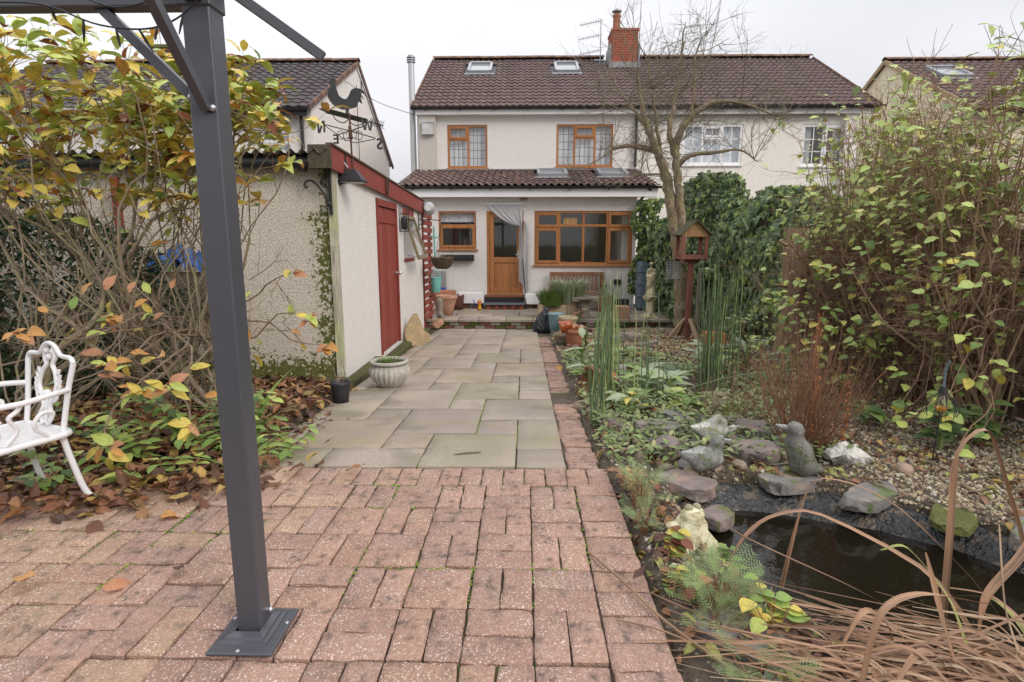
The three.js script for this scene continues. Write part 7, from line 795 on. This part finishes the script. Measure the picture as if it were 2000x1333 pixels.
{ // gravel and moss
  const peb = new THREE.IcosahedronGeometry(1, 0); const list = []; let n = 0;
  while (list.length < 30000 && n++ < 300000) { const d = 2.4 + 10 * Math.pow(R(), 1.5), x = 0.56 + R() * 3.5, z = -d; if (paved(x - 0.02, z)) continue; const q = pondDist(x, z); if (q < 0.12) continue; const pale = sm(0.45, 0.75, nz(x, z, 1.1)) * 0.2 + sm(1.9, 2.5, x) * 0.6 + sm(8, 9.3, d) * 0.6; if (R() > 0.12 + pale) continue; const r = rr(0.006, 0.015) * (1 + 0.5 * sm(5, 10, d)); const m = new THREE.Matrix4().compose(V(x, level(x, z) + r * 0.35, z), new THREE.Quaternion().setFromEuler(new THREE.Euler(rr(0, 6), rr(0, 6), rr(0, 6))), V(r * rr(0.8, 1.5), r * rr(0.6, 1), r)); list.push([m, vary(R() < 0.42 ? [0.36, 0.3, 0.19] : R() < 0.72 ? [0.22, 0.165, 0.11] : [0.44, 0.4, 0.32], 0.35)]); }
  cloud('gravel', peb, mat(lin(1, 1, 1), 0.85), list);
  const ms = []; for (let k = 0; k < 22000; k++) { let x, z, y; const d = rr(1.4, 12); if (d < 3.55) { const i = Math.floor(rr(0, 13)), j = Math.floor(rr(0, 7)); if (R() < 0.55) { x = 0.306 - 0.2643 * i; z = rr(-3.25, -1.4); if (i % 2 && R() < 0.75) continue; } else { z = -3.256 + 0.2955 * j; x = rr(-3.1, 0.3); } x += rr(-0.007, 0.007); z += rr(-0.007, 0.007); if (nz(x, z, 2.6) < 0.54 + 0.12 * hash(i, j, 4)) continue; y = -0.013; } else { x = pick([-0.05, -0.375, -0.7, -1.03]); z = -d; if (nz(x * 9, z, 1.4) < 0.6) continue; x += rr(-0.006, 0.006); y = path(d) - 0.016; } const r = rr(0.003, 0.007); ms.push([new THREE.Matrix4().compose(V(x, y, z), new THREE.Quaternion(), V(r * 1.3, r * 0.8, r * 1.3)), vary(R() < 0.75 ? [0.11, 0.17, 0.025] : [0.2, 0.29, 0.03], 0.3)]); } cloud('joint_moss', new THREE.IcosahedronGeometry(1, 1), mat(lin(1, 1, 1), 1), ms);
}
// ---------- low plants ----------
function broad(name, label, x, z, n, len, wid, mats, y0, spread = 1, group, h = 0.15) { const y = y0 ?? level(x, z); const t = thing(name, label, 'plant', [x, y, z], 0, group); const s = new Soup(), g = leafG(1, wid, 0.45, 0.25, 6, 0.8, 0.03, 5); for (let k = 0; k < n; k++) { const a = k / n * 6.283 * 1.6 + rr(-0.4, 0.4), lift = rr(0.05, h), r = rr(0.01, 0.04); const p = V(Math.cos(a) * r, lift, Math.sin(a) * r); s.tube([V(0, -0.02, 0), p], [0.006, 0.004], 4, false); putLeaf('leaf', g, pick(mats), aim(p, V(Math.cos(a) * spread, rr(0.1, 0.9), Math.sin(a) * spread), V(rr(-0.2, 0.2), 1, rr(0, 0.3)), len * rr(0.7, 1.15)), t); } part('stalks', s.geo(), L.horsetailPale, t).userData.kind = 'stuff'; return t; }
const gl = [L.grey, L.grey, L.bushD, L.fresh];
broad('broad_leaved_plant', 'pale broad-leaved plant spilling over the brick edging', 0.7, -5.9, 15, 0.2, 0.42, [L.grey, L.fresh, L.bushD], undefined, 1, undefined, 0.3); broad('broad_leaved_plant', 'broad-leaved plant beside the broken terracotta pot', 1.2, -5.75, 14, 0.24, 0.4, gl, undefined, 0.8, undefined, 0.2); broad('broad_leaved_plant', 'lime and grey broad-leaved plant before the weathered log', 1.3, -6.2, 13, 0.24, 0.4, gl, undefined, 0.7, undefined, 0.22); broad('broad_leaved_plant', 'dark leaved plant between the log and the second horsetails', 1.62, -6.1, 12, 0.2, 0.5, [L.bramble, L.grey, L.bushD], undefined, 1); broad('broad_leaved_plant', 'woolly grey plant behind the second horsetails', 2.35, -7.3, 12, 0.26, 0.4, [L.grey], undefined, 1, undefined, 0.25); broad('broad_leaved_plant', 'woolly grey plant with lime leaves beside the stump', 2.75, -7.0, 14, 0.24, 0.34, [L.grey, L.grey, L.lime], undefined, 0.8, undefined, 0.4); broad('broad_leaved_plant', 'pale creased plant left of the tree stump'.replace('left of', 'near the gravel by'), 2.9, -8.1, 14, 0.3, 0.4, [L.grey, L.ivyPale], undefined, 1, undefined, 0.2); broad('broad_leaved_plant', 'yellowing plant at the foot of the first horsetails', 0.95, -5.3, 10, 0.18, 0.45, [L.turn, L.fresh, L.grey], undefined, 1); broad('broad_leaved_plant', 'small green plant in the gravel behind the log', 1.75, -7.6, 9, 0.16, 0.4, [L.fresh, L.bushD], undefined, 1);
broad('broad_leaved_plant', 'low green plant in front of the tree stump', 3.1, -6.6, 12, 0.2, 0.3, [L.fresh, L.grey], undefined, 1, undefined, 0.3); broad('heuchera', 'maroon-leaved heuchera behind the small terracotta pot', 1.05, -9.5, 26, 0.12, 0.8, [L.maroon, L.maroon, L.salmon], undefined, 1, undefined, 0.4); broad('heuchera', 'second dark red heuchera at the foot of the grassy pot', 0.75, -8.7, 18, 0.1, 0.8, [L.maroon, L.rust], undefined, 1, undefined, 0.15); broad('heuchera', 'dull pink succulent clump on the patio edge', 1.2, -12.3, 16, 0.12, 0.7, [L.salmon, L.maroon], -0.24, 1, undefined, 0.25);
{ const gc = []; let n = 0; while (gc.length < 6000 && n++ < 60000) { const d = rr(3.6, 8.6), x = rr(0.55, 3.3), z = -d; if (pondDist(x, z) < 0.25 || nz(x, z, 1.7) < 0.42 - 0.25 * sm(1.3, 0.7, x) || (x > 2.2 && d < 5)) continue; const h = rr(0.01, 0.07 + 0.12 * nz(x, z, 4)); gc.push([aim(V(x, level(x, z) + h, z), V(rr(-1, 1), rr(-0.2, 0.7), rr(-1, 1)), V(rr(-0.3, 0.3), 1, rr(-0.2, 0.3)), rr(0.03, 0.075)), vary(R() < 0.6 ? [0.27, 0.36, 0.12] : R() < 0.5 ? [0.4, 0.42, 0.2] : [0.16, 0.24, 0.08], 0.3)]); } cloud('ground_cover', leafG(1, 0.5, 0.3, 0.2, 4), tint, gc);
  const s = new Soup(); for (let k = 0; k < 900; k++) { const d = rr(1.6, 7.5), x = rr(0.56, 3.4), z = -d; if (pondDist(x, z) < 0.1) continue; const a = rr(0, 6.28), l = rr(0.06, 0.25), y = level(x, z) + 0.018; s.tube([V(x, y, z), V(x + Math.cos(a) * l * 0.5, y + rr(0, 0.03), z + Math.sin(a) * l * 0.5), V(x + Math.cos(a) * l, y + rr(0, 0.05), z + Math.sin(a) * l)], rr(0.001, 0.0026), 3, false); } const o = shade(new THREE.Mesh(s.geo(), M.shrubTwig)); o.name = 'twig_debris'; o.userData.kind = 'stuff'; scene.add(o); }
broad('broad_leaved_plant', 'large pale green plant between the two horsetail clumps', 1.42, -5.5, 14, 0.26, 0.42, [L.grey, L.fresh, L.grey], undefined, 0.8, undefined, 0.25); broad('broad_leaved_plant', 'lime-leaved plant beside the brown boulder', 1.5, -5.1, 10, 0.17, 0.5, [L.fresh, L.lime, L.bushD], undefined, 1, undefined, 0.15); broad('broad_leaved_plant', 'grey-green plant behind the grey broken slate plate', 0.95, -4.95, 10, 0.2, 0.42, [L.grey, L.bushD, L.turn], undefined, 0.9, undefined, 0.2); broad('broad_leaved_plant', 'tall pale stalked plant beside the small terracotta pot', 0.72, -6.9, 14, 0.22, 0.36, [L.grey, L.fresh], undefined, 0.7, undefined, 0.5); broad('broad_leaved_plant', 'broad grey plant on the gravel in front of the rock pile', 1.5, -8.3, 12, 0.2, 0.42, [L.grey, L.bushD, L.fresh], undefined, 1, undefined, 0.15); broad('broad_leaved_plant', 'spreading green plant between log and bird table', 2.15, -6.5, 14, 0.22, 0.4, [L.fresh, L.grey, L.bushD], undefined, 1, undefined, 0.2);
broad('bramble_patch', 'dark green bramble leaves under the twiggy shrub', 3.0, -4.0, 26, 0.13, 0.75, [L.bramble, L.bramble, L.bushD], undefined, 1.3, undefined, 0.3); broad('bramble_patch', 'second dark bramble clump at the fence foot', 3.35, -4.1, 24, 0.13, 0.75, [L.bramble, L.bushD], undefined, 1.3, undefined, 0.32); broad('bramble_patch', 'small dark bramble between gravel and shrub', 2.75, -4.5, 16, 0.12, 0.75, [L.bramble, L.fresh], undefined, 1.3, undefined, 0.2);
function leafy(name, label, x, z, n, mats, h = 0.4, sc = 0.075, wid = 0.55) { const y = level(x, z) + 0.02, t = thing(name, label, 'plant', [x, y, z]); const s = new Soup(), g = leafG(1, wid, 0.3, 0.2, 5, 0.85, 0.03, 7); for (let k = 0; k < n; k++) { const a = rr(0, 6.283), L2 = rr(0.5, 1) * h; const e = V(Math.cos(a) * L2 * rr(0.3, 1), L2 * rr(0.4, 0.9), Math.sin(a) * L2 * rr(0.3, 1)); const pts = stem(s, V(rr(-0.03, 0.03), -0.03, rr(-0.03, 0.03)), e, 0.004, 0.002, 0.08, 6, 4); for (let i = 2; i <= 6; i++) for (const sd of [-1, 1]) { if (R() < 0.25) continue; const d = V(-Math.sin(a) * sd, rr(-0.1, 0.35), Math.cos(a) * sd).add(V(Math.cos(a), 0, Math.sin(a)).multiplyScalar(0.5)); putLeaf('leaf', g, pick(mats), aim(pts[i], d, V(rr(-0.2, 0.2), 1, rr(-0.1, 0.3)), sc * rr(0.7, 1.25)), t); } } part('stems', s.geo(), M.redStem, t).userData.kind = 'stuff'; return t; }
const hm = [L.fresh, L.fresh, L.green, L.green, L.lime]; leafy('leafy_subshrub', 'low green leafy shrub beside the chair seat', -2.4, -3.35, 8, hm, 0.44, 0.1); leafy('leafy_subshrub', 'low leafy shrub with lime shoots above the leaf litter', -2.0, -3.65, 8, hm, 0.42, 0.1); leafy('leafy_subshrub', 'small leafy shrub in the leaf pile behind the gazebo post', -1.75, -3.7, 8, hm, 0.38, 0.095); leafy('leafy_subshrub', 'dark green leafy shrub under the chair', -2.75, -3.3, 10, [L.green, L.bramble, L.fresh], 0.42, 0.1); leafy('leafy_subshrub', 'leafy shrub at the foot of the yellowing shrub trunks', -2.4, -4.0, 11, [L.green, L.fresh, L.bramble], 0.55, 0.1); leafy('leafy_subshrub', 'leafy green shrub between chair and dark evergreen', -3.0, -3.9, 8, [L.green, L.bramble], 0.5, 0.08);
leafy('leafy_subshrub', 'lime green leafy shoots at the very edge of the terrace', -2.15, -3.2, 4, [L.fresh, L.lime], 0.3, 0.09); leafy('leafy_subshrub', 'leafy green shoots between the strap leaves and the litter', -2.15, -3.75, 10, hm, 0.45, 0.105); leafy('leafy_subshrub', 'green leafy shoots beside the rear chair leg', -2.5, -3.55, 10, [L.fresh, L.green, L.lime], 0.45, 0.1);
function blades(name, label, x, z, n, h, w, mats, spread, y0) { const t = thing(name, label, 'plant', [x, y0 ?? level(x, z), z]); for (let k = 0; k < n; k++) { const a = rr(0, 6.283), hh = h * rr(0.6, 1.1), sp = spread * rr(0.3, 1); const s = new Soup(), rows = []; for (let i = 0; i <= 6; i++) { const q = i / 6, r = sp * q * q * hh, ww = w * (1 - q * q * 0.85) / 2; const c = V(Math.cos(a) * (0.02 + r), hh * (q - 0.45 * sp * q * q), Math.sin(a) * (0.02 + r)), sd = V(-Math.sin(a), 0, Math.cos(a)); rows.push([c.clone().addScaledVector(sd, -ww), c.clone().add(V(0, -ww * 0.3, 0)), c.clone().addScaledVector(sd, ww)]); } s.grid(rows, (i, j) => [j / 2, i / 6]); part('blade', s.geo(1.2), pick(mats), t); } return t; }
blades('strap_leaf_clump', 'clump of long green strap leaves behind the gazebo post', -1.95, -3.95, 26, 0.6, 0.022, [L.grass, L.green, L.fresh], 0.9); blades('strap_leaf_clump', 'sprawling strap leaves at the terrace edge', -1.8, -3.4, 14, 0.42, 0.02, [L.grass, L.fresh, L.turn], 1.3); blades('grass_tuft', 'bright green grass tuft on the wet pond liner', 1.5, -3.33, 36, 0.13, 0.005, [L.fresh, L.grass], 0.8, -0.06); blades('grass_tuft', 'green sprig growing at the foot of the slate behind the ducks', 1.32, -4.15, 24, 0.12, 0.008, [L.fresh, L.green], 0.9);
// ferny tansy leaves
const frond = (() => { const s = new Soup(); for (let i = 1; i < 12; i++) { const q = i / 12, l = 0.3 * Math.pow(Math.sin(Math.PI * Math.min(1, q * 0.86 + 0.1)), 0.8); for (const sd of [-1, 1]) { const d = V(sd * 0.82, 0, 0.57), o = V(sd * -0.57, 0, 0.82); for (let j = 0; j < 5; j++) { const f = (j + 0.6) / 5, p = V(0, 0, q).addScaledVector(d, l * f), e = 0.03 * (1.2 - f); for (const k of [-1, 1]) s.tri(p.clone().addScaledVector(d, -0.007), p.clone().addScaledVector(d, 0.012), p.clone().addScaledVector(o, k * e).addScaledVector(d, 0.022), [0.42, 0.2], [0.46, 0.8], [0.6, 0.5]); } s.quad(V(0, 0, q - 0.004), V(0, 0, q + 0.004), V(d.x * l, 0.02, q + d.z * l), V(d.x * l, 0.018, q + d.z * l - 0.006), [0.4, 0], [0.45, 0], [0.5, 1], [0.45, 1]); } } s.quad(V(-0.008, 0, 0), V(0.008, 0, 0), V(0.004, 0, 1), V(-0.004, 0, 1), [0.4, 0], [0.6, 0], [0.6, 1], [0.4, 1]); const g = s.geo(); const p = g.attributes.position; for (let i = 0; i < p.count; i++) p.setY(i, p.getY(i) - 0.28 * p.getZ(i) ** 2 + 0.12 * Math.abs(p.getX(i))); g.computeVertexNormals(); return g; })();
function ferny(label, x, z, n, sc, h) { const t = thing('ferny_plant', label, 'plant', [x, level(x, z), z]), s = new Soup(); for (let k = 0; k < n; k++) { const a = rr(0, 6.283), r = rr(0.0, 0.1), y = rr(0.3, 1) * h; const p = V(Math.cos(a) * r, y, Math.sin(a) * r); s.tube([V(Math.cos(a) * r * 0.3, -0.02, Math.sin(a) * r * 0.3), p], [0.004, 0.003], 4, false); putLeaf('frond', frond, L.fern, aim(p, V(Math.cos(a), rr(0.3, 1.6), Math.sin(a)), V(rr(-0.5, 0.5), 1, rr(-0.2, 0.6)), sc * rr(0.7, 1.2)), t); } part('stalks', s.geo(), M.redStem, t).userData.kind = 'stuff'; }
ferny('feathery green plant spilling over the terrace corner above the frog', 0.64, -2.95, 30, 0.13, 0.18); ferny('feathery green plant beside the cream frog', 0.62, -2.7, 18, 0.11, 0.1); ferny('feathery green plant at the root of the dead reeds', 0.78, -2.1, 46, 0.14, 0.16); ferny('small feathery plant beside the slate at the near pond rim', 0.72, -1.98, 16, 0.12, 0.1); ferny('feathery seedling at the terrace edge near the slate plates', 0.8, -1.72, 14, 0.12, 0.08);
leafy('red_seedling', 'reddish seedling on the bank next to the frog', 0.66, -2.45, 4, [L.rust, L.turn, L.fresh], 0.16, 0.06, 0.7); leafy('red_seedling', 'reddish leafy weed in the gap beside the border bricks', 0.62, -2.2, 5, [L.rust, L.turn, L.litter3, L.fresh], 0.15, 0.06, 0.7); leafy('red_seedling', 'orange-leaved weed where terrace and pond bed meet', 0.66, -3.15, 5, [L.orange, L.litter1, L.rust], 0.16, 0.06, 0.7); leafy('bank_creeper', 'green creeper leaves around the base of the frog', 0.95, -2.45, 5, [L.green, L.bushD, L.fresh], 0.2, 0.075, 0.5); leafy('yellow_weed', 'yellow-green weed under the dead reeds at the slate plate', 0.95, -1.95, 4, [L.lime, L.yellow, L.fresh], 0.2, 0.075, 0.7);
// horsetails
const reedG = (() => { const s = new Soup(), pts = [], rad = []; for (let i = 0; i <= 14; i++) { pts.push(V(0.004 * Math.sin(i), i / 14, 0.003 * Math.cos(i * 1.3)), V(0.004 * Math.sin(i), i / 14 + 0.006, 0.003 * Math.cos(i * 1.3))); const r = 1 - 0.5 * i / 14; rad.push(0.0043 * r * 1.3, 0.0043 * r); } s.tube(pts, rad, 6, true); return s.geo(1); })();
function horsetail(label, spots, hh, y0) { const [bx, bz] = spots[0]; const t = thing('horsetail_clump', label, 'plant', [bx, level(bx, bz), bz]); for (const [cx, cz, n, r] of spots) for (let k = 0; k < n; k++) { const a = rr(0, 6.28), q = Math.sqrt(R()) * r; const o = part('stem', reedG, R() < 0.8 ? L.horsetail : L.horsetailPale, t); o.position.set(cx - bx + Math.cos(a) * q, -0.03, cz - bz + Math.sin(a) * q); const h = hh * (0.35 + 0.7 * Math.pow(R(), 0.7)); o.scale.set(rr(0.9, 1.4), h, rr(0.9, 1.4)); o.rotation.set(rr(-0.09, 0.09), rr(0, 6), rr(-0.09, 0.09)); } return t; }
horsetail('tall green horsetail stems growing beside the brick edging', [[0.6, -4.65, 18, 0.07], [0.85, -5.7, 34, 0.12], [0.95, -6.3, 26, 0.17], [1.15, -5.2, 8, 0.18]], 1.2); horsetail('second clump of green horsetail stems next to the bird table', [[1.9, -5.75, 40, 0.12], [2.1, -5.9, 20, 0.2]], 1.35);
solid('leaning_horsetail', tubeG(curve([[0, 0, 0], [0.5, 0.17, -0.05], [1.15, 0.36, -0.1], [1.96, 0.42, -0.2]], 16), [...Array(17)].map((_, k) => 0.0065 - k * 0.0002), 6), L.horsetail, 'long horsetail stem fallen over between both clumps', 'plant', [0.57, 0.0, -4.5]); solid('leaning_horsetail', tubeG(curve([[0, 0, 0], [0.14, 0.45, 0], [0.26, 0.95, 0.1], [0.38, 1.35, 0.15]], 16), [...Array(17)].map((_, k) => 0.008 - k * 0.0003), 6), L.horsetail, 'thick horsetail stem arching up against the ivy', 'plant', [1.95, 0.3, -5.5]);
solid('leaning_horsetail', tubeG(curve([[0, 0, 0], [0.2, 0.3, -0.3], [0.36, 0.5, -0.6]], 12), 0.004, 6), L.horsetail, 'pale horsetail stem leaning over the dark slate block', 'plant', [0.72, -0.02, -4.0]);
{ // red-brown stems by the pond
  const t = thing('red_stem_clump', 'clump of leafless red-brown stems behind the pale boulder', 'plant', [2.0, level(2.0, -3.95), -3.95]), s = new Soup(), rs = new Soup(), tips = []; for (let k = 0; k < 190; k++) { const a = rr(0, 6.283), q = rr(0, 0.14), sp = rr(0.02, 0.5); const b = V(Math.cos(a) * q, -0.03, Math.sin(a) * q), e = V(Math.cos(a) * sp, rr(0.35, 0.95) * (1.1 - sp * 0.8), Math.sin(a) * sp); const p = stem(s, b, e, rr(0.0025, 0.0045), 0.0014, 0.05, 6, 4); if (R() < 0.5) fork(s, p[4], V(Math.cos(a), 1.2, Math.sin(a)).normalize(), rr(0.1, 0.2), 0.0016, 1, tips, 0.2); } part('stems', s.geo(), M.redStem, t).userData.kind = 'stuff'; for (const [x, z, h] of [[0.08, -0.1, 0.95], [0.0, 0.1, 0.55], [0.25, 0.05, 0.5]]) { const q = new Soup(); for (let i = 0; i < 80; i++) { const y = h - rr(0, 0.42), p = V(x + rr(-0.015, 0.015), y, z + rr(-0.015, 0.015)); q.tri(p, p.clone().addScaledVector(rdir(), 0.022), p.clone().addScaledVector(rdir(), 0.022)); } q.tube([V(x * 0.3, 0, z * 0.3), V(x, h, z)], [0.004, 0.002], 4, false); part('seed_head', q.geo(), mat(lin(0.4, 0.14, 0.05), 0.9), t); }
  const d = thing('dry_stem_clump', 'thin dry brown stems in the gravel beside the red stems', 'plant', [1.75, level(1.75, -4.5), -4.5]), s2 = new Soup(); for (let k = 0; k < 70; k++) { const b = V(rr(-0.25, 0.25), -0.02, rr(-0.3, 0.3)); stem(s2, b, b.clone().add(V(rr(-0.2, 0.2), rr(0.2, 0.55), rr(-0.2, 0.2))), 0.0028, 0.0012, 0.08, 5, 4); } part('stems', s2.geo(), M.shrubTwig, d).userData.kind = 'stuff';
  const e = thing('dry_stem_clump', 'fine dry stems and twigs under the twiggy shrub and stump', 'plant', [3.0, level(3, -6), -6]), s3 = new Soup(), l3 = []; for (let k = 0; k < 420; k++) { const z = rr(-1.4, 1.6), x = rr(-0.7, 0.6); const b = V(x, -0.02, z); const en = b.clone().add(V(rr(-0.3, 0.25), rr(0.2, 0.75), rr(-0.2, 0.25))); stem(s3, b, en, 0.003, 0.0012, 0.1, 5, 3); if (R() < 0.55) l3.push([aim(en, rdir(), V(0, 1, 0.3), rr(0.035, 0.07)), vary(R() < 0.6 ? [0.3, 0.4, 0.09] : [0.45, 0.4, 0.12], 0.3)]); } part('stems', s3.geo(), M.shrubTwig, e).userData.kind = 'stuff'; cloud('foliage', leafG(1, 0.65, 0.2, 0.2, 4), tint, l3, e);
}
{ // dead reed mace leaves over the pond
  const t = thing('dead_reeds', 'sprawling clump of dead brown reed leaves over the pond edge', 'plant', [0, 0, 0]); const ms = [L.straw1, L.straw2, L.straw3, L.straw1, L.straw4, L.straw2];
  const ribbon = (pts, w, m) => { const c = new THREE.CatmullRomCurve3(pts.map((p) => V(...p)), false, 'catmullrom', 0.4).getPoints(18), s = new Soup(), rows = []; const tw = rr(0, 3); c.forEach((p, i) => { const d = V().subVectors(c[Math.min(18, i + 1)], c[Math.max(0, i - 1)]).normalize(); let sd = V().crossVectors(d, UPV).normalize(); const up = V().crossVectors(sd, d); const a = tw * 0.3 + 0.35 * Math.sin(i * 0.35 + tw); sd = sd.multiplyScalar(Math.cos(a)).addScaledVector(up, Math.sin(a)); const ww = w * (i > 13 ? 1 - (i - 13) / 6.5 : 1) / 2; rows.push([p.clone().addScaledVector(sd, -ww), p.clone().addScaledVector(up, -ww * 0.35), p.clone().addScaledVector(sd, ww)]); }); s.grid(rows, (i, j) => [j / 2 * 0.25 + tw * 0.3, i / 18]); part('blade', s.geo(1.2), m, t); };
  // blades lying flat, all pointing away from the crown of the clump
  for (let k = 0; k < 290; k++) { const b = V(rr(1.15, 2.0), rr(-0.12, -0.04), rr(-1.35, -1.85)), far = rr(0.3, 0.95), a = rr(2.35, 3.3); const e = V(b.x + Math.cos(a) * far, rr(-0.08, 0.06), b.z - Math.sin(a) * far * 0.95 + rr(-0.08, 0.08)); const m = b.clone().lerp(e, 0.5); m.y += rr(0.02, 0.12); ribbon([[b.x, b.y, b.z], [lerp(b.x, m.x, 0.6), m.y * 0.8 + 0.02, lerp(b.z, m.z, 0.6)], [m.x, m.y, m.z], [e.x, e.y, e.z]], rr(0.004, 0.013), pick(ms)); }
  for (let k = 0; k < 30; k++) { const b = V(rr(1.3, 2.15), -0.12, rr(-1.4, -1.95)), a = rr(0, 6.28), h = rr(0.1, 0.42); ribbon([[b.x, b.y, b.z], [b.x + Math.cos(a) * 0.06, b.y + h * 0.7, b.z + Math.sin(a) * 0.06], [b.x + Math.cos(a) * 0.2, b.y + h, b.z + Math.sin(a) * 0.2], [b.x + Math.cos(a) * rr(0.35, 0.6), b.y + h * rr(0.1, 0.7), b.z + Math.sin(a) * 0.4]], rr(0.011, 0.02), R() < 0.06 ? L.strawG : pick(ms)); }
  for (const [pts, w, m] of [[[[1.75, -0.1, -1.95], [1.6, 0.16, -2.1], [1.25, 0.31, -2.3], [1.05, 0.29, -2.3], [0.95, 0.2, -2.3], [0.9, 0.1, -2.3]], 0.02, L.straw2], [[[1.72, -0.1, -2.15], [1.72, 0.3, -2.18], [1.72, 0.62, -2.2], [1.825, 0.72, -2.2], [1.93, 0.5, -2.2], [2.05, 0.2, -2.2], [2.1, -0.05, -2.2]], 0.026, L.straw1], [[[1.2, -0.13, -2.45], [1.22, 0.15, -2.42], [1.27, 0.41, -2.4], [1.42, 0.42, -2.35], [1.6, 0.33, -2.3], [1.8, 0.12, -2.15], [1.9, -0.05, -2.05]], 0.02, L.straw1], [[[2.05, 0.5, -2.1], [1.85, 0.3, -2.0], [1.7, 0.15, -1.95], [1.66, -0.1, -1.9]], 0.03, L.straw2], [[[0.72, 0.26, -2.6], [0.95, 0.2, -2.3], [1.3, 0.1, -2.1], [1.6, 0.0, -1.9]], 0.014, L.straw4], [[[0.98, 0.0, -1.5], [1.05, 0.35, -1.55], [1.2, 0.4, -1.6], [1.5, 0.3, -1.7]], 0.026, L.straw1], [[[1.5, -0.1, -1.7], [1.42, 0.15, -1.75], [1.35, 0.42, -1.8]], 0.028, L.straw2], [[[1.75, -0.1, -1.75], [1.65, 0.2, -1.8], [1.62, 0.5, -1.85]], 0.026, L.straw3], [[[1.6, -0.1, -1.8], [1.5, 0.2, -1.85], [1.36, 0.38, -1.9], [1.28, 0.36, -1.92]], 0.018, L.strawG], [[[1.9, -0.1, -1.9], [2.0, 0.35, -1.95], [1.9, 0.62, -2.0], [2.05, 0.75, -2.05]], 0.022, L.straw3], [[[1.05, 0.07, -1.95], [1.2, 0.12, -1.9], [1.4, 0.2, -1.85]], 0.012, L.straw4]]) ribbon(pts, w, m);
}
renderer.render(scene, camera);
